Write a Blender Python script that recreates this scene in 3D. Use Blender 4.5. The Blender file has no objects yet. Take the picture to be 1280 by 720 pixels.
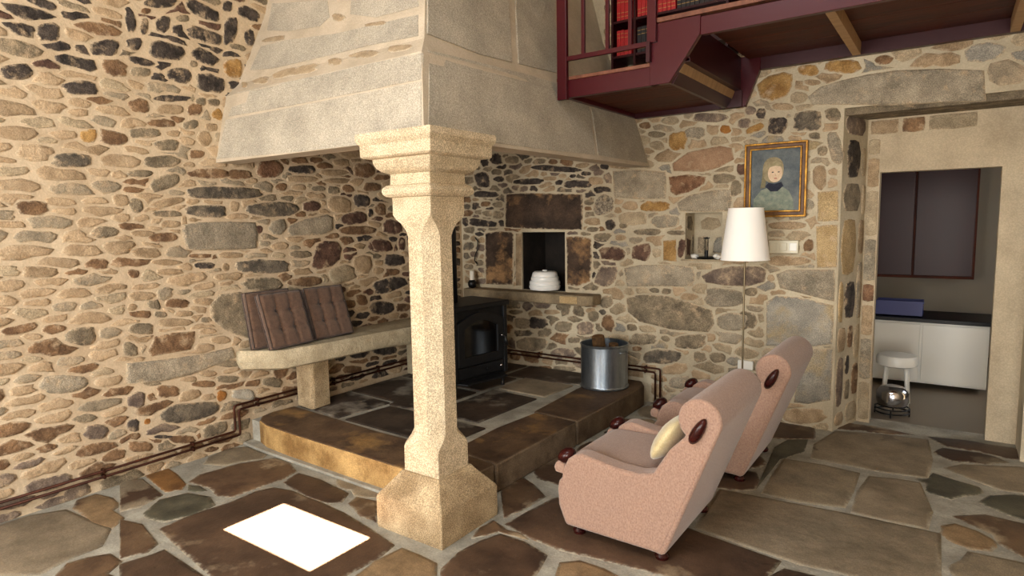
import bpy, bmesh, math, random
import numpy as np
from mathutils import Vector, Matrix

# ---------------------------------------------------------------- camera
scn = bpy.context.scene
COL = scn.collection
cam_data = bpy.data.cameras.new('camera')
cam = bpy.data.objects.new('camera', cam_data)
COL.objects.link(cam)
scn.camera = cam
cam_data.sensor_width = 36.0
cam_data.lens = 36.0 * 781.5 / 1280.0
cam_data.clip_start = 0.05
YAW, PITCH, ROLL = 0.615, -0.1068, -0.0174
fwd = Vector((-math.sin(YAW) * math.cos(PITCH), math.cos(YAW) * math.cos(PITCH), math.sin(PITCH)))
r0 = fwd.cross(Vector((0, 0, 1))).normalized()
u0 = r0.cross(fwd)
rt = r0 * math.cos(ROLL) + u0 * math.sin(ROLL)
up = u0 * math.cos(ROLL) - r0 * math.sin(ROLL)
M = Matrix((rt, up, -fwd)).transposed().to_4x4()
M.translation = (4.2023, -5.057, 1.6)
cam.matrix_world = M

# ---------------------------------------------------------------- sky, sun, window and fill light, exposure
world = bpy.data.worlds.new('sky')
scn.world = world
world.use_nodes = True
wn = world.node_tree
for n in list(wn.nodes):
    wn.nodes.remove(n)
wo = wn.nodes.new('ShaderNodeOutputWorld')
wb = wn.nodes.new('ShaderNodeBackground')
ws = wn.nodes.new('ShaderNodeTexSky')
ws.sky_type = 'NISHITA'
ws.sun_disc = False
ws.sun_elevation = math.radians(58)
ws.sun_rotation = math.radians(120)
wb.inputs['Strength'].default_value = 0.25
wn.links.new(ws.outputs[0], wb.inputs['Color'])
wn.links.new(wb.outputs[0], wo.inputs['Surface'])

SUN_DIR = Vector((0.50, -0.25, 1.0)).normalized()          # towards the sun
sun_d = bpy.data.lights.new('sun', 'SUN')
sun_d.energy = 260.0
sun_d.angle = 0.004
sun_d.color = (1.0, 0.93, 0.82)
sun = bpy.data.objects.new('sun', sun_d)
COL.objects.link(sun)
sun.rotation_euler = SUN_DIR.to_track_quat('Z', 'Y').to_euler()


def area(name, loc, target, sx, sy, energy, color):
    d = bpy.data.lights.new(name, 'AREA')
    d.shape = 'RECTANGLE'
    d.size, d.size_y = sx, sy
    d.energy = energy
    d.color = color
    o = bpy.data.objects.new(name, d)
    COL.objects.link(o)
    o.location = loc
    o.rotation_euler = (Vector(loc) - Vector(target)).to_track_quat('Z', 'Y').to_euler()
    return o


# daylight standing in the big windows of the wall behind the camera; added fill under the ceiling and in the kitchen
area('window_daylight', (1.6, -7.42, 1.65), (1.6, 0.0, 1.5), 2.3, 2.1, 205, (1.0, 0.975, 0.935))
area('glazed_door_daylight', (4.9, -7.42, 1.3), (4.4, 0.0, 1.2), 1.3, 2.2, 150, (1.0, 0.95, 0.88))
area('roof_fill', (3.1, -4.9, 4.5), (3.1, -4.7, 0.0), 2.2, 1.6, 70, (0.84, 0.92, 1.0))  # added fill lamp below the ceiling, wider than the roof opening
area('kitchen_fill', (6.2, 1.9, 1.7), (3.9, 1.2, 0.8), 1.0, 1.0, 14, (0.9, 0.95, 1.0))  # added lamp to brighten the kitchen, which has no window

scn.view_settings.view_transform = 'Standard'
scn.view_settings.look = 'None'
scn.view_settings.gamma = 1.0
scn.view_settings.use_curve_mapping = False
scn.view_settings.exposure = 0.15

rnd = random.Random(11)


# ---------------------------------------------------------------- helpers
def tag(o, label=None, cat=None, group=None, kind=None):
    if label: o['label'] = label
    if cat: o['category'] = cat
    if group: o['group'] = group
    if kind: o['kind'] = kind
    return o


def thing(name, label, cat, loc=(0, 0, 0), rz=0.0, group=None):
    o = bpy.data.objects.new(name, None)
    COL.objects.link(o)
    o.location = loc
    o.rotation_euler = (0, 0, rz)
    o.empty_display_size = 0.1
    return tag(o, label, cat, group)


def mesh_obj(name, verts, faces, mat, parent=None, smooth=False, rim=None):
    me = bpy.data.meshes.new(name)
    me.from_pydata([tuple(v) for v in verts], [], faces)
    me.update()
    me.materials.append(mat)
    if smooth:
        me.polygons.foreach_set('use_smooth', [True] * len(me.polygons))
    if rim:
        at = me.attributes.new('rim', 'FLOAT', 'POINT')
        at.data.foreach_set('value', rim)
    o = bpy.data.objects.new(name, me)
    COL.objects.link(o)
    if parent: o.parent = parent
    return o


def bm_obj(name, bm, mat, parent=None, smooth=False, bevel=0.0, seg=2):
    bmesh.ops.recalc_face_normals(bm, faces=bm.faces)
    me = bpy.data.meshes.new(name)
    bm.to_mesh(me)
    bm.free()
    me.materials.append(mat)
    if smooth:
        me.polygons.foreach_set('use_smooth', [True] * len(me.polygons))
    o = bpy.data.objects.new(name, me)
    COL.objects.link(o)
    if parent: o.parent = parent
    if bevel > 0:
        b = o.modifiers.new('bevel', 'BEVEL')
        b.width = bevel
        b.segments = seg
        b.limit_method = 'ANGLE'
        b.angle_limit = math.radians(35)
        b.harden_normals = False
    return o


def add_box(bm, x0, x1, y0, y1, z0, z1, mat4=None):
    vs = [bm.verts.new(p) for p in ((x0, y0, z0), (x1, y0, z0), (x1, y1, z0), (x0, y1, z0), (x0, y0, z1), (x1, y0, z1), (x1, y1, z1), (x0, y1, z1))]
    for f in ((0, 3, 2, 1), (4, 5, 6, 7), (0, 1, 5, 4), (1, 2, 6, 5), (2, 3, 7, 6), (3, 0, 4, 7)):
        bm.faces.new([vs[i] for i in f])
    if mat4 is not None:
        bmesh.ops.transform(bm, matrix=mat4, verts=vs)
    return vs


def box(name, x0, x1, y0, y1, z0, z1, mat, parent=None, bevel=0.0, mat4=None):
    bm = bmesh.new()
    add_box(bm, x0, x1, y0, y1, z0, z1, mat4)
    return bm_obj(name, bm, mat, parent, bevel=bevel)


def add_tube(bm, pts, r, n=10, closed_ends=True):
    """sweep a circle of radius r (number or list) along pts"""
    pts = [Vector(p) for p in pts]
    rings = []
    ref = None
    for i, p in enumerate(pts):
        if i == 0: t = pts[1] - p
        elif i == len(pts) - 1: t = p - pts[i - 1]
        else: t = (pts[i + 1] - p).normalized() + (p - pts[i - 1]).normalized()
        t.normalize()
        if ref is None:
            ref = t.orthogonal().normalized()
        a = (ref - t * ref.dot(t)).normalized()
        ref = a
        b = t.cross(a)
        rr = r[i] if isinstance(r, (list, tuple)) else r
        rings.append([bm.verts.new(p + (a * math.cos(2 * math.pi * k / n) + b * math.sin(2 * math.pi * k / n)) * rr) for k in range(n)])
    for A, B in zip(rings, rings[1:]):
        for k in range(n):
            bm.faces.new((A[k], A[(k + 1) % n], B[(k + 1) % n], B[k]))
    if closed_ends:
        bm.faces.new(rings[0][::-1])
        bm.faces.new(rings[-1])


def add_lathe(bm, prof, n=24, cx=0.0, cy=0.0, caps=True):
    """prof: list of (r, z)"""
    rings = []
    for r, z in prof:
        rings.append([bm.verts.new((cx + r * math.cos(2 * math.pi * k / n), cy + r * math.sin(2 * math.pi * k / n), z)) for k in range(n)])
    for A, B in zip(rings, rings[1:]):
        for k in range(n):
            bm.faces.new((A[k], A[(k + 1) % n], B[(k + 1) % n], B[k]))
    if caps:
        bm.faces.new(rings[0][::-1])
        bm.faces.new(rings[-1])


def lathe(name, prof, mat, parent=None, n=24, cx=0.0, cy=0.0, smooth=True, bevel=0.0):
    bm = bmesh.new()
    add_lathe(bm, prof, n, cx, cy)
    o = bm_obj(name, bm, mat, parent, smooth=False, bevel=bevel)
    if smooth: auto_smooth(o)
    return o


def auto_smooth(o, deg=40):
    me = o.data
    me.polygons.foreach_set('use_smooth', [True] * len(me.polygons))
    try:
        me.set_sharp_from_angle(angle=math.radians(deg))
    except Exception:
        pass


def prism(name, prof, axis, a0, a1, mat, parent=None, bevel=0.0, seg=2, smooth=False):
    """extrude a 2-D outline along an axis: axis 'y' takes (x, z), axis 'x' takes (y, z), axis 'z' takes (x, y)"""
    bm = bmesh.new()
    def P(q, a):
        return {'y': (q[0], a, q[1]), 'x': (a, q[0], q[1]), 'z': (q[0], q[1], a)}[axis]
    A = [bm.verts.new(P(q, a0)) for q in prof]
    B = [bm.verts.new(P(q, a1)) for q in prof]
    n = len(prof)
    for i in range(n):
        bm.faces.new((A[i], A[(i + 1) % n], B[(i + 1) % n], B[i]))
    bm.faces.new(A[::-1])
    bm.faces.new(B)
    o = bm_obj(name, bm, mat, parent, bevel=bevel, seg=seg)
    if smooth or bevel: auto_smooth(o, 50)
    return o


def copy_tree(o, parent=None):
    c = o.copy()
    COL.objects.link(c)
    if parent: c.parent = parent
    for ch in list(o.children):
        copy_tree(ch, c)
    return c


# ---------------------------------------------------------------- materials
def srgb(r, g, b):
    def f(c):
        c /= 255.0
        return c / 12.92 if c <= 0.04045 else ((c + 0.055) / 1.055) ** 2.4
    return (f(r), f(g), f(b), 1.0)


def new_mat(name):
    m = bpy.data.materials.new(name)
    m.use_nodes = True
    nt = m.node_tree
    bs = nt.nodes['Principled BSDF']
    return m, nt, bs


def plain(name, rgb, rough=0.5, metal=0.0, spec=0.5, coat=0.0):
    m, nt, bs = new_mat(name)
    bs.inputs['Base Color'].default_value = srgb(*rgb)
    bs.inputs['Roughness'].default_value = rough
    bs.inputs['Metallic'].default_value = metal
    bs.inputs['Specular IOR Level'].default_value = spec
    bs.inputs['Coat Weight'].default_value = coat
    return m


def grain(name, c1, c2, scale=6.0, speck=0.25, speck_scale=160.0, speck_rgb=None, rough=0.9, bump=0.5, bump_scale=45.0, vary=0.12, spec=0.3,
          stretch=(1, 1, 1), stain=None, stain_scale=2.0, stain_lo=0.5, stain_hi=0.62, detail=6.0, rim=None, rim_bias=0.0):
    """two-tone noise + fine granite specks + relief; object-random brightness; optional third stain colour in large patches"""
    m, nt, bs = new_mat(name)
    N, Lk = nt.nodes.new, nt.links.new
    tc = N('ShaderNodeTexCoord')
    oi = N('ShaderNodeObjectInfo')
    mp = N('ShaderNodeMapping')
    mp.inputs['Scale'].default_value = stretch
    Lk(tc.outputs['Object'], mp.inputs['Vector'])
    off = N('ShaderNodeVectorMath'); off.operation = 'ADD'
    sc = N('ShaderNodeMath'); sc.operation = 'MULTIPLY'; sc.inputs[1].default_value = 13.0
    Lk(oi.outputs['Random'], sc.inputs[0])
    Lk(mp.outputs[0], off.inputs[0]); Lk(sc.outputs[0], off.inputs[1])
    n1 = N('ShaderNodeTexNoise'); n1.inputs['Scale'].default_value = scale; n1.inputs['Detail'].default_value = detail; n1.inputs['Roughness'].default_value = 0.62
    Lk(off.outputs[0], n1.inputs['Vector'])
    r1 = N('ShaderNodeValToRGB')
    r1.color_ramp.elements[0].position = 0.36; r1.color_ramp.elements[1].position = 0.66
    r1.color_ramp.elements[0].color = srgb(*c1); r1.color_ramp.elements[1].color = srgb(*c2)
    Lk(n1.outputs['Fac'], r1.inputs['Fac'])
    col = r1.outputs['Color']
    if stain:
        ns = N('ShaderNodeTexNoise'); ns.inputs['Scale'].default_value = stain_scale; ns.inputs['Detail'].default_value = 7.0; ns.inputs['Roughness'].default_value = 0.6
        Lk(off.outputs[0], ns.inputs['Vector'])
        rs = N('ShaderNodeMapRange'); rs.inputs['From Min'].default_value = stain_lo; rs.inputs['From Max'].default_value = stain_hi
        Lk(ns.outputs['Fac'], rs.inputs['Value'])
        mx = N('ShaderNodeMix'); mx.data_type = 'RGBA'
        Lk(rs.outputs[0], mx.inputs['Factor']); Lk(col, mx.inputs['A']); mx.inputs['B'].default_value = srgb(*stain)
        col = mx.outputs['Result']
    if rim:
        at = N('ShaderNodeAttribute'); at.attribute_name = 'rim'
        nr = N('ShaderNodeTexNoise'); nr.inputs['Scale'].default_value = 34.0; nr.inputs['Detail'].default_value = 4.0
        Lk(off.outputs[0], nr.inputs['Vector'])
        a1 = N('ShaderNodeMath'); a1.operation = 'MULTIPLY_ADD'; a1.inputs[1].default_value = 1.5
        Lk(nr.outputs['Fac'], a1.inputs[0]); Lk(at.outputs['Fac'], a1.inputs[2])
        rr = N('ShaderNodeMapRange'); rr.interpolation_type = 'SMOOTHSTEP'
        rr.inputs['From Min'].default_value = 1.15 - rim_bias; rr.inputs['From Max'].default_value = 1.75 - rim_bias
        Lk(a1.outputs[0], rr.inputs['Value'])
        mr = N('ShaderNodeMix'); mr.data_type = 'RGBA'
        Lk(rr.outputs[0], mr.inputs['Factor']); Lk(col, mr.inputs['A']); mr.inputs['B'].default_value = srgb(*rim)
        col = mr.outputs['Result']
    n2 = N('ShaderNodeTexNoise'); n2.inputs['Scale'].default_value = speck_scale; n2.inputs['Detail'].default_value = 2.0
    Lk(off.outputs[0], n2.inputs['Vector'])
    r2 = N('ShaderNodeMapRange'); r2.inputs['From Min'].default_value = 0.40; r2.inputs['From Max'].default_value = 0.66
    r2.inputs['To Min'].default_value = 1.0 - speck; r2.inputs['To Max'].default_value = 1.0 + speck * 0.8
    Lk(n2.outputs['Fac'], r2.inputs['Value'])
    rv = N('ShaderNodeMapRange'); rv.inputs['To Min'].default_value = 1.0 - vary; rv.inputs['To Max'].default_value = 1.0 + vary
    Lk(oi.outputs['Random'], rv.inputs['Value'])
    ml = N('ShaderNodeMath'); ml.operation = 'MULTIPLY'
    Lk(r2.outputs[0], ml.inputs[0]); Lk(rv.outputs[0], ml.inputs[1])
    vm = N('ShaderNodeVectorMath'); vm.operation = 'SCALE'
    Lk(col, vm.inputs[0]); Lk(ml.outputs[0], vm.inputs['Scale'])
    Lk(vm.outputs[0], bs.inputs['Base Color'])
    nb = N('ShaderNodeTexNoise'); nb.inputs['Scale'].default_value = bump_scale; nb.inputs['Detail'].default_value = 5.0; nb.inputs['Roughness'].default_value = 0.65
    Lk(off.outputs[0], nb.inputs['Vector'])
    bp = N('ShaderNodeBump'); bp.inputs['Strength'].default_value = bump; bp.inputs['Distance'].default_value = 0.012
    Lk(nb.outputs['Fac'], bp.inputs['Height'])
    Lk(bp.outputs[0], bs.inputs['Normal'])
    bs.inputs['Roughness'].default_value = rough
    bs.inputs['Specular IOR Level'].default_value = spec
    return m


MORTAR = grain('lime_mortar', (184, 163, 134), (208, 189, 160), scale=3.0, speck=0.07, speck_scale=90, bump=0.55, bump_scale=22, vary=0.0)
MORTAR_BACK = grain('lime_mortar_back', (172, 159, 134), (198, 186, 160), scale=3.0, speck=0.07, speck_scale=90, bump=0.5, bump_scale=22, vary=0.0)
PLASTER = grain('rough_plaster', (176, 160, 134), (196, 180, 152), scale=4.0, speck=0.1, speck_scale=120, bump=0.4, vary=0.0)
ROOM = grain('far_plaster', (190, 172, 146), (205, 190, 165), scale=2.0, speck=0.05, bump=0.3, vary=0.0)
ST = {
    'D': grain('dark_slate_stone', (44, 39, 36), (92, 82, 74), scale=14, speck=0.35, bump=1.0, stain=(192, 168, 136), stain_scale=11, stain_lo=.56, stain_hi=.74, rim=(192, 172, 143), rim_bias=-.14),
    'DG': grain('dark_grey_stone', (74, 68, 60), (132, 120, 102), scale=12, speck=0.3, bump=0.9, stain=(192, 168, 136), stain_scale=11, stain_lo=.56, stain_hi=.74, rim=(192, 172, 143), rim_bias=-.14),
    'G': grain('grey_stone', (104, 93, 76), (154, 139, 114), scale=10, speck=0.28, bump=0.8, stain=(192, 168, 136), stain_scale=11, stain_lo=.56, stain_hi=.74, rim=(192, 172, 143), rim_bias=-.14),
    'LG': grain('light_grey_granite', (134, 124, 106), (178, 165, 142), scale=7, speck=0.3, bump=0.8, stain=(192, 168, 136), stain_scale=11, stain_lo=.56, stain_hi=.74, rim=(192, 172, 143), rim_bias=-.14),
    'LT': grain('light_tan_stone', (150, 134, 108), (190, 172, 142), scale=8, speck=0.25, bump=0.7, stain=(192, 168, 136), stain_scale=11, stain_lo=.56, stain_hi=.74, rim=(192, 172, 143), rim_bias=-.14),
    'B': grain('brown_stone', (96, 72, 52), (150, 118, 86), scale=12, speck=0.25, bump=0.9, stain=(192, 168, 136), stain_scale=11, stain_lo=.56, stain_hi=.74, rim=(192, 172, 143), rim_bias=-.14),
    'T': grain('tan_stone', (142, 120, 92), (182, 158, 126), scale=10, speck=0.2, bump=0.7, stain=(192, 168, 136), stain_scale=11, stain_lo=.56, stain_hi=.74, rim=(192, 172, 143), rim_bias=-.14),
    'R': grain('dark_red_stone', (72, 52, 44), (116, 88, 72), scale=14, speck=0.25, bump=0.9, stain=(192, 168, 136), stain_scale=11, stain_lo=.56, stain_hi=.74, rim=(192, 172, 143), rim_bias=-.14),
    'RB': grain('reddish_brown_stone', (104, 74, 54), (150, 114, 86), scale=10, speck=0.25, bump=0.8, stain=(192, 168, 136), stain_scale=11, stain_lo=.56, stain_hi=.74, rim=(192, 172, 143), rim_bias=-.14),
    'Y': grain('ochre_stone', (140, 104, 58), (186, 148, 92), scale=10, speck=0.22, bump=0.7, stain=(192, 168, 136), stain_scale=11, stain_lo=.56, stain_hi=.74, rim=(192, 172, 143), rim_bias=-.14),
    'Y2': grain('sandy_granite', (168, 142, 100), (196, 170, 126), scale=9, speck=0.32, bump=0.7, stain=(192, 168, 136), stain_scale=11, stain_lo=.56, stain_hi=.74, rim=(192, 172, 143), rim_bias=-.14),
    'O': grain('rust_stone', (130, 84, 38), (172, 118, 60), scale=12, speck=0.2, bump=0.7, stain=(192, 168, 136), stain_scale=11, stain_lo=.56, stain_hi=.74, rim=(192, 172, 143), rim_bias=-.14),
    'P': grain('purple_grey_stone', (98, 84, 75), (146, 128, 110), scale=11, speck=0.25, bump=0.8, stain=(192, 168, 136), stain_scale=11, stain_lo=.56, stain_hi=.74, rim=(192, 172, 143), rim_bias=-.14),
    'PK': grain('pinkish_stone', (150, 118, 92), (178, 146, 116), scale=6, speck=0.15, bump=0.6, stain=(192, 168, 136), stain_scale=11, stain_lo=.56, stain_hi=.74, rim=(192, 172, 143), rim_bias=-.14),
    'BG': grain('bluish_grey_stone', (132, 128, 118), (168, 160, 144), scale=7, speck=0.28, bump=0.7, stain=(168, 148, 112), stain_scale=3, rim=(192, 172, 143), rim_bias=-.14),
    'W': grain('whitish_stone', (160, 154, 140), (198, 190, 172), scale=8, speck=0.25, bump=0.8, stain=(192, 168, 136), stain_scale=11, stain_lo=.56, stain_hi=.74, rim=(192, 172, 143), rim_bias=-.14),
    'TM': grain('mortar_washed_stone', (158, 134, 104), (188, 164, 132), scale=10, speck=0.16, bump=0.8, stain=(196, 172, 140), stain_scale=9, stain_lo=.5, stain_hi=.7, rim=(192, 172, 143), rim_bias=-.14),
    'GM': grain('grey_washed_stone', (138, 126, 106), (172, 156, 130), scale=10, speck=0.2, bump=0.8, stain=(196, 172, 140), stain_scale=9, stain_lo=.52, stain_hi=.7, rim=(192, 172, 143), rim_bias=-.14),
    'S': grain('sooty_stone', (40, 32, 27), (84, 66, 52), scale=5, speck=0.25, bump=0.7, stain=(150, 116, 80), stain_scale=4.0, stain_lo=0.54, stain_hi=0.66, rim=(192, 172, 143), rim_bias=-.14),
    'SP': grain('speckled_stone', (104, 94, 82), (186, 172, 148), scale=38, speck=0.45, bump=0.8, detail=3, stain=(192, 168, 136), stain_scale=11, stain_lo=.56, stain_hi=.74, rim=(192, 172, 143), rim_bias=-.14),
}
FL = {
    'K': grain('dark_floor_slab', (56, 40, 30), (92, 70, 53), scale=3, speck=0.12, rough=0.5, bump=0.4, bump_scale=14, vary=0.12, spec=0.4, stain=(128, 110, 88), stain_scale=1.7, stain_lo=0.58, stain_hi=0.64, rim=(146, 138, 120), rim_bias=-.16),
    'KB': grain('stained_floor_slab', (70, 50, 36), (112, 88, 64), scale=4, speck=0.12, rough=0.55, bump=0.4, bump_scale=14, spec=0.4, stain=(146, 128, 102), stain_scale=2.4, stain_lo=0.52, stain_hi=0.58, rim=(146, 138, 120), rim_bias=-.16),
    'B': grain('tan_floor_slab', (112, 90, 64), (158, 132, 98), scale=5, speck=0.15, rough=0.65, bump=0.4, bump_scale=14, stain=(78, 56, 40), stain_scale=2, stain_lo=0.56, stain_hi=0.66, rim=(146, 138, 120), rim_bias=-.16),
    'G': grain('grey_floor_slab', (112, 100, 82), (148, 134, 112), scale=4, speck=0.16, rough=0.6, bump=0.4, bump_scale=14, stain=(66, 48, 36), stain_scale=1.5, stain_lo=0.57, stain_hi=0.63, rim=(146, 138, 120), rim_bias=-.16),
    'LG': grain('pale_floor_slab', (116, 104, 86), (150, 136, 112), scale=5, speck=0.18, rough=0.6, bump=0.4, bump_scale=14, rim=(146, 138, 120), rim_bias=-.16),
    'DG': grain('greenish_floor_slab', (58, 56, 46), (92, 88, 72), scale=5, speck=0.15, rough=0.55, bump=0.4, bump_scale=14, rim=(146, 138, 120), rim_bias=-.16),
    'Y': grain('ochre_floor_slab', (92, 62, 34), (142, 102, 58), scale=5, speck=0.15, rough=0.6, bump=0.4, bump_scale=14, rim=(146, 138, 120), rim_bias=-.16),
}
GROUT = grain('grey_floor_mortar', (134, 130, 118), (172, 168, 154), scale=5.0, speck=0.1, speck_scale=90, bump=0.6, bump_scale=18, vary=0.0, rough=0.8)
GRANITE = grain('cream_granite', (192, 173, 142), (212, 195, 164), scale=9, speck=0.38, speck_scale=170, bump=0.45, bump_scale=70, vary=0.03)
GRANITE_DARK = grain('stained_granite', (146, 124, 92), (196, 174, 138), scale=5, speck=0.38, speck_scale=170, bump=0.5, bump_scale=60, vary=0.03)
HOODSTONE = grain('pale_hood_granite', (162, 154, 138), (188, 179, 161), scale=3, speck=0.26, speck_scale=150, bump=0.5, bump_scale=60, vary=0.04)
HOODSMALL = grain('hood_infill_stone', (158, 138, 110), (184, 164, 134), scale=12, speck=0.2, bump=0.8, rim=(188, 174, 152))
HOODMORTAR = grain('hood_mortar', (178, 164, 142), (198, 184, 162), scale=4, speck=0.08, bump=0.5, vary=0.0)
BENCHSTONE = grain('bench_granite', (164, 150, 122), (196, 182, 152), scale=6, speck=0.2, bump=1.0, bump_scale=26, vary=0.02)
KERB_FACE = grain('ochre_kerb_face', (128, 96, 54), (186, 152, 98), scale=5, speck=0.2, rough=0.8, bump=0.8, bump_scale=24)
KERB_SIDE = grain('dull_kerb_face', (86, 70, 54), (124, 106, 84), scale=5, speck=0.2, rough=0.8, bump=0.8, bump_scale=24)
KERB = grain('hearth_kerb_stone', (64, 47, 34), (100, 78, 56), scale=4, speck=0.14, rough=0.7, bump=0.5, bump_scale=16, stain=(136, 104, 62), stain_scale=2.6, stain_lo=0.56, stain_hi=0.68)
HEARTH = grain('hearth_slab', (46, 38, 32), (78, 64, 52), scale=4, speck=0.12, rough=0.6, bump=0.4, bump_scale=16, stain=(140, 132, 118), stain_scale=2.6, stain_lo=0.54, stain_hi=0.66)
IRON = grain('black_cast_iron', (18, 19, 22), (28, 29, 32), scale=20, speck=0.1, rough=0.5, bump=0.15, bump_scale=200, vary=0.0, spec=0.5)
IRON.node_tree.nodes['Principled BSDF'].inputs['Metallic'].default_value = 0.4
RED = plain('oxblood_paint', (66, 12, 20), rough=0.28, spec=0.4)
REDDARK = plain('dark_red_paint', (50, 9, 14), rough=0.35, spec=0.35)
UNDER = grain('varnished_board', (60, 22, 10), (88, 38, 18), scale=3, speck=0.1, rough=0.5, bump=0.1, stretch=(1, 8, 1), vary=0.18, spec=0.15)
EDGEWOOD = grain('worn_edge_board', (98, 58, 42), (128, 82, 60), scale=4, speck=0.08, rough=0.45, bump=0.1, stretch=(6, 1, 1))
TANWOOD = grain('tan_wood', (150, 116, 78), (176, 140, 98), scale=4, speck=0.08, rough=0.5, bump=0.1, stretch=(1, 6, 1))
COPPER = grain('aged_copper', (50, 27, 19), (80, 44, 30), scale=12, speck=0.1, rough=0.45, bump=0.1, vary=0.0)
COPPER.node_tree.nodes['Principled BSDF'].inputs['Metallic'].default_value = 0.6
ZINC = grain('galvanised_steel', (124, 136, 146), (168, 178, 188), scale=10, speck=0.05, rough=0.3, bump=0.05, vary=0.0, stretch=(1, 1, .2))
ZINC.node_tree.nodes['Principled BSDF'].inputs['Metallic'].default_value = 0.95
CHROME = plain('chrome', (200, 200, 205), rough=0.15, metal=1.0)
GLASSDARK = plain('dark_stove_glass', (14, 12, 11), rough=0.08, spec=0.6)
GOLD = grain('gilt_frame', (120, 80, 26), (186, 138, 58), scale=14, speck=0.15, rough=0.35, bump=0.3, vary=0.0)
GOLD.node_tree.nodes['Principled BSDF'].inputs['Metallic'].default_value = 0.6
MAHOG = grain('mahogany', (34, 10, 9), (60, 18, 15), scale=8, speck=0.1, rough=0.25, bump=0.05, vary=0.0, stretch=(1, 1, 4))
CERAMIC = plain('white_ceramic', (226, 226, 222), rough=0.3)
BLACK = plain('black_metal', (16, 15, 15), rough=0.45, metal=0.3)
BRASS = plain('dull_brass', (120, 108, 84), rough=0.4, metal=0.7)
WAX = plain('candle_wax', (236, 230, 214), rough=0.5)
WHITE = plain('white_plastic', (225, 223, 214), rough=0.35)
BLUE = plain('blue_plastic', (34, 42, 112), rough=0.4)
SHADE = plain('cream_lampshade', (252, 249, 242), rough=0.8)
BARK = grain('log_bark', (58, 40, 24), (102, 74, 42), scale=14, speck=0.2, bump=1.0)
LOGEND = grain('cut_wood', (78, 54, 30), (112, 80, 46), scale=14, speck=0.12, bump=0.4)


def fabric(name, c1, c2, scale=60, bump=0.6, rough=0.95, sheen=0.3, wave=190):
    m, nt, bs = new_mat(name)
    N, Lk = nt.nodes.new, nt.links.new
    tc = N('ShaderNodeTexCoord')
    n1 = N('ShaderNodeTexNoise'); n1.inputs['Scale'].default_value = scale; n1.inputs['Detail'].default_value = 4
    Lk(tc.outputs['Object'], n1.inputs['Vector'])
    vo = N('ShaderNodeTexVoronoi'); vo.inputs['Scale'].default_value = wave
    mp = N('ShaderNodeMapping'); mp.inputs['Scale'].default_value = (1, 1, 0.45)
    Lk(tc.outputs['Object'], mp.inputs['Vector']); Lk(mp.outputs[0], vo.inputs['Vector'])
    ad = N('ShaderNodeMath'); ad.operation = 'MULTIPLY_ADD'; ad.inputs[1].default_value = 0.5
    Lk(vo.outputs['Distance'], ad.inputs[0]); Lk(n1.outputs['Fac'], ad.inputs[2])
    r = N('ShaderNodeValToRGB')
    r.color_ramp.elements[0].position = 0.4; r.color_ramp.elements[1].position = 0.95
    r.color_ramp.elements[0].color = srgb(*c1); r.color_ramp.elements[1].color = srgb(*c2)
    Lk(ad.outputs[0], r.inputs['Fac']); Lk(r.outputs['Color'], bs.inputs['Base Color'])
    bp = N('ShaderNodeBump'); bp.inputs['Strength'].default_value = bump; bp.inputs['Distance'].default_value = 0.003
    Lk(ad.outputs[0], bp.inputs['Height']); Lk(bp.outputs[0], bs.inputs['Normal'])
    bs.inputs['Roughness'].default_value = rough
    bs.inputs['Sheen Weight'].default_value = sheen
    bs.inputs['Specular IOR Level'].default_value = 0.2
    return m


PINK = fabric('rose_brown_upholstery', (134, 104, 90), (160, 131, 113), scale=110)
TAUPE = fabric('taupe_cushion_fabric', (76, 56, 44), (106, 82, 66), scale=30, wave=260)
TAUPEDARK = fabric('taupe_piping', (52, 40, 34), (74, 58, 48), scale=30, wave=260)
SATIN = fabric('gold_satin', (178, 158, 112), (206, 190, 146), scale=20, bump=0.2, rough=0.45, sheen=0.5)

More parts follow.
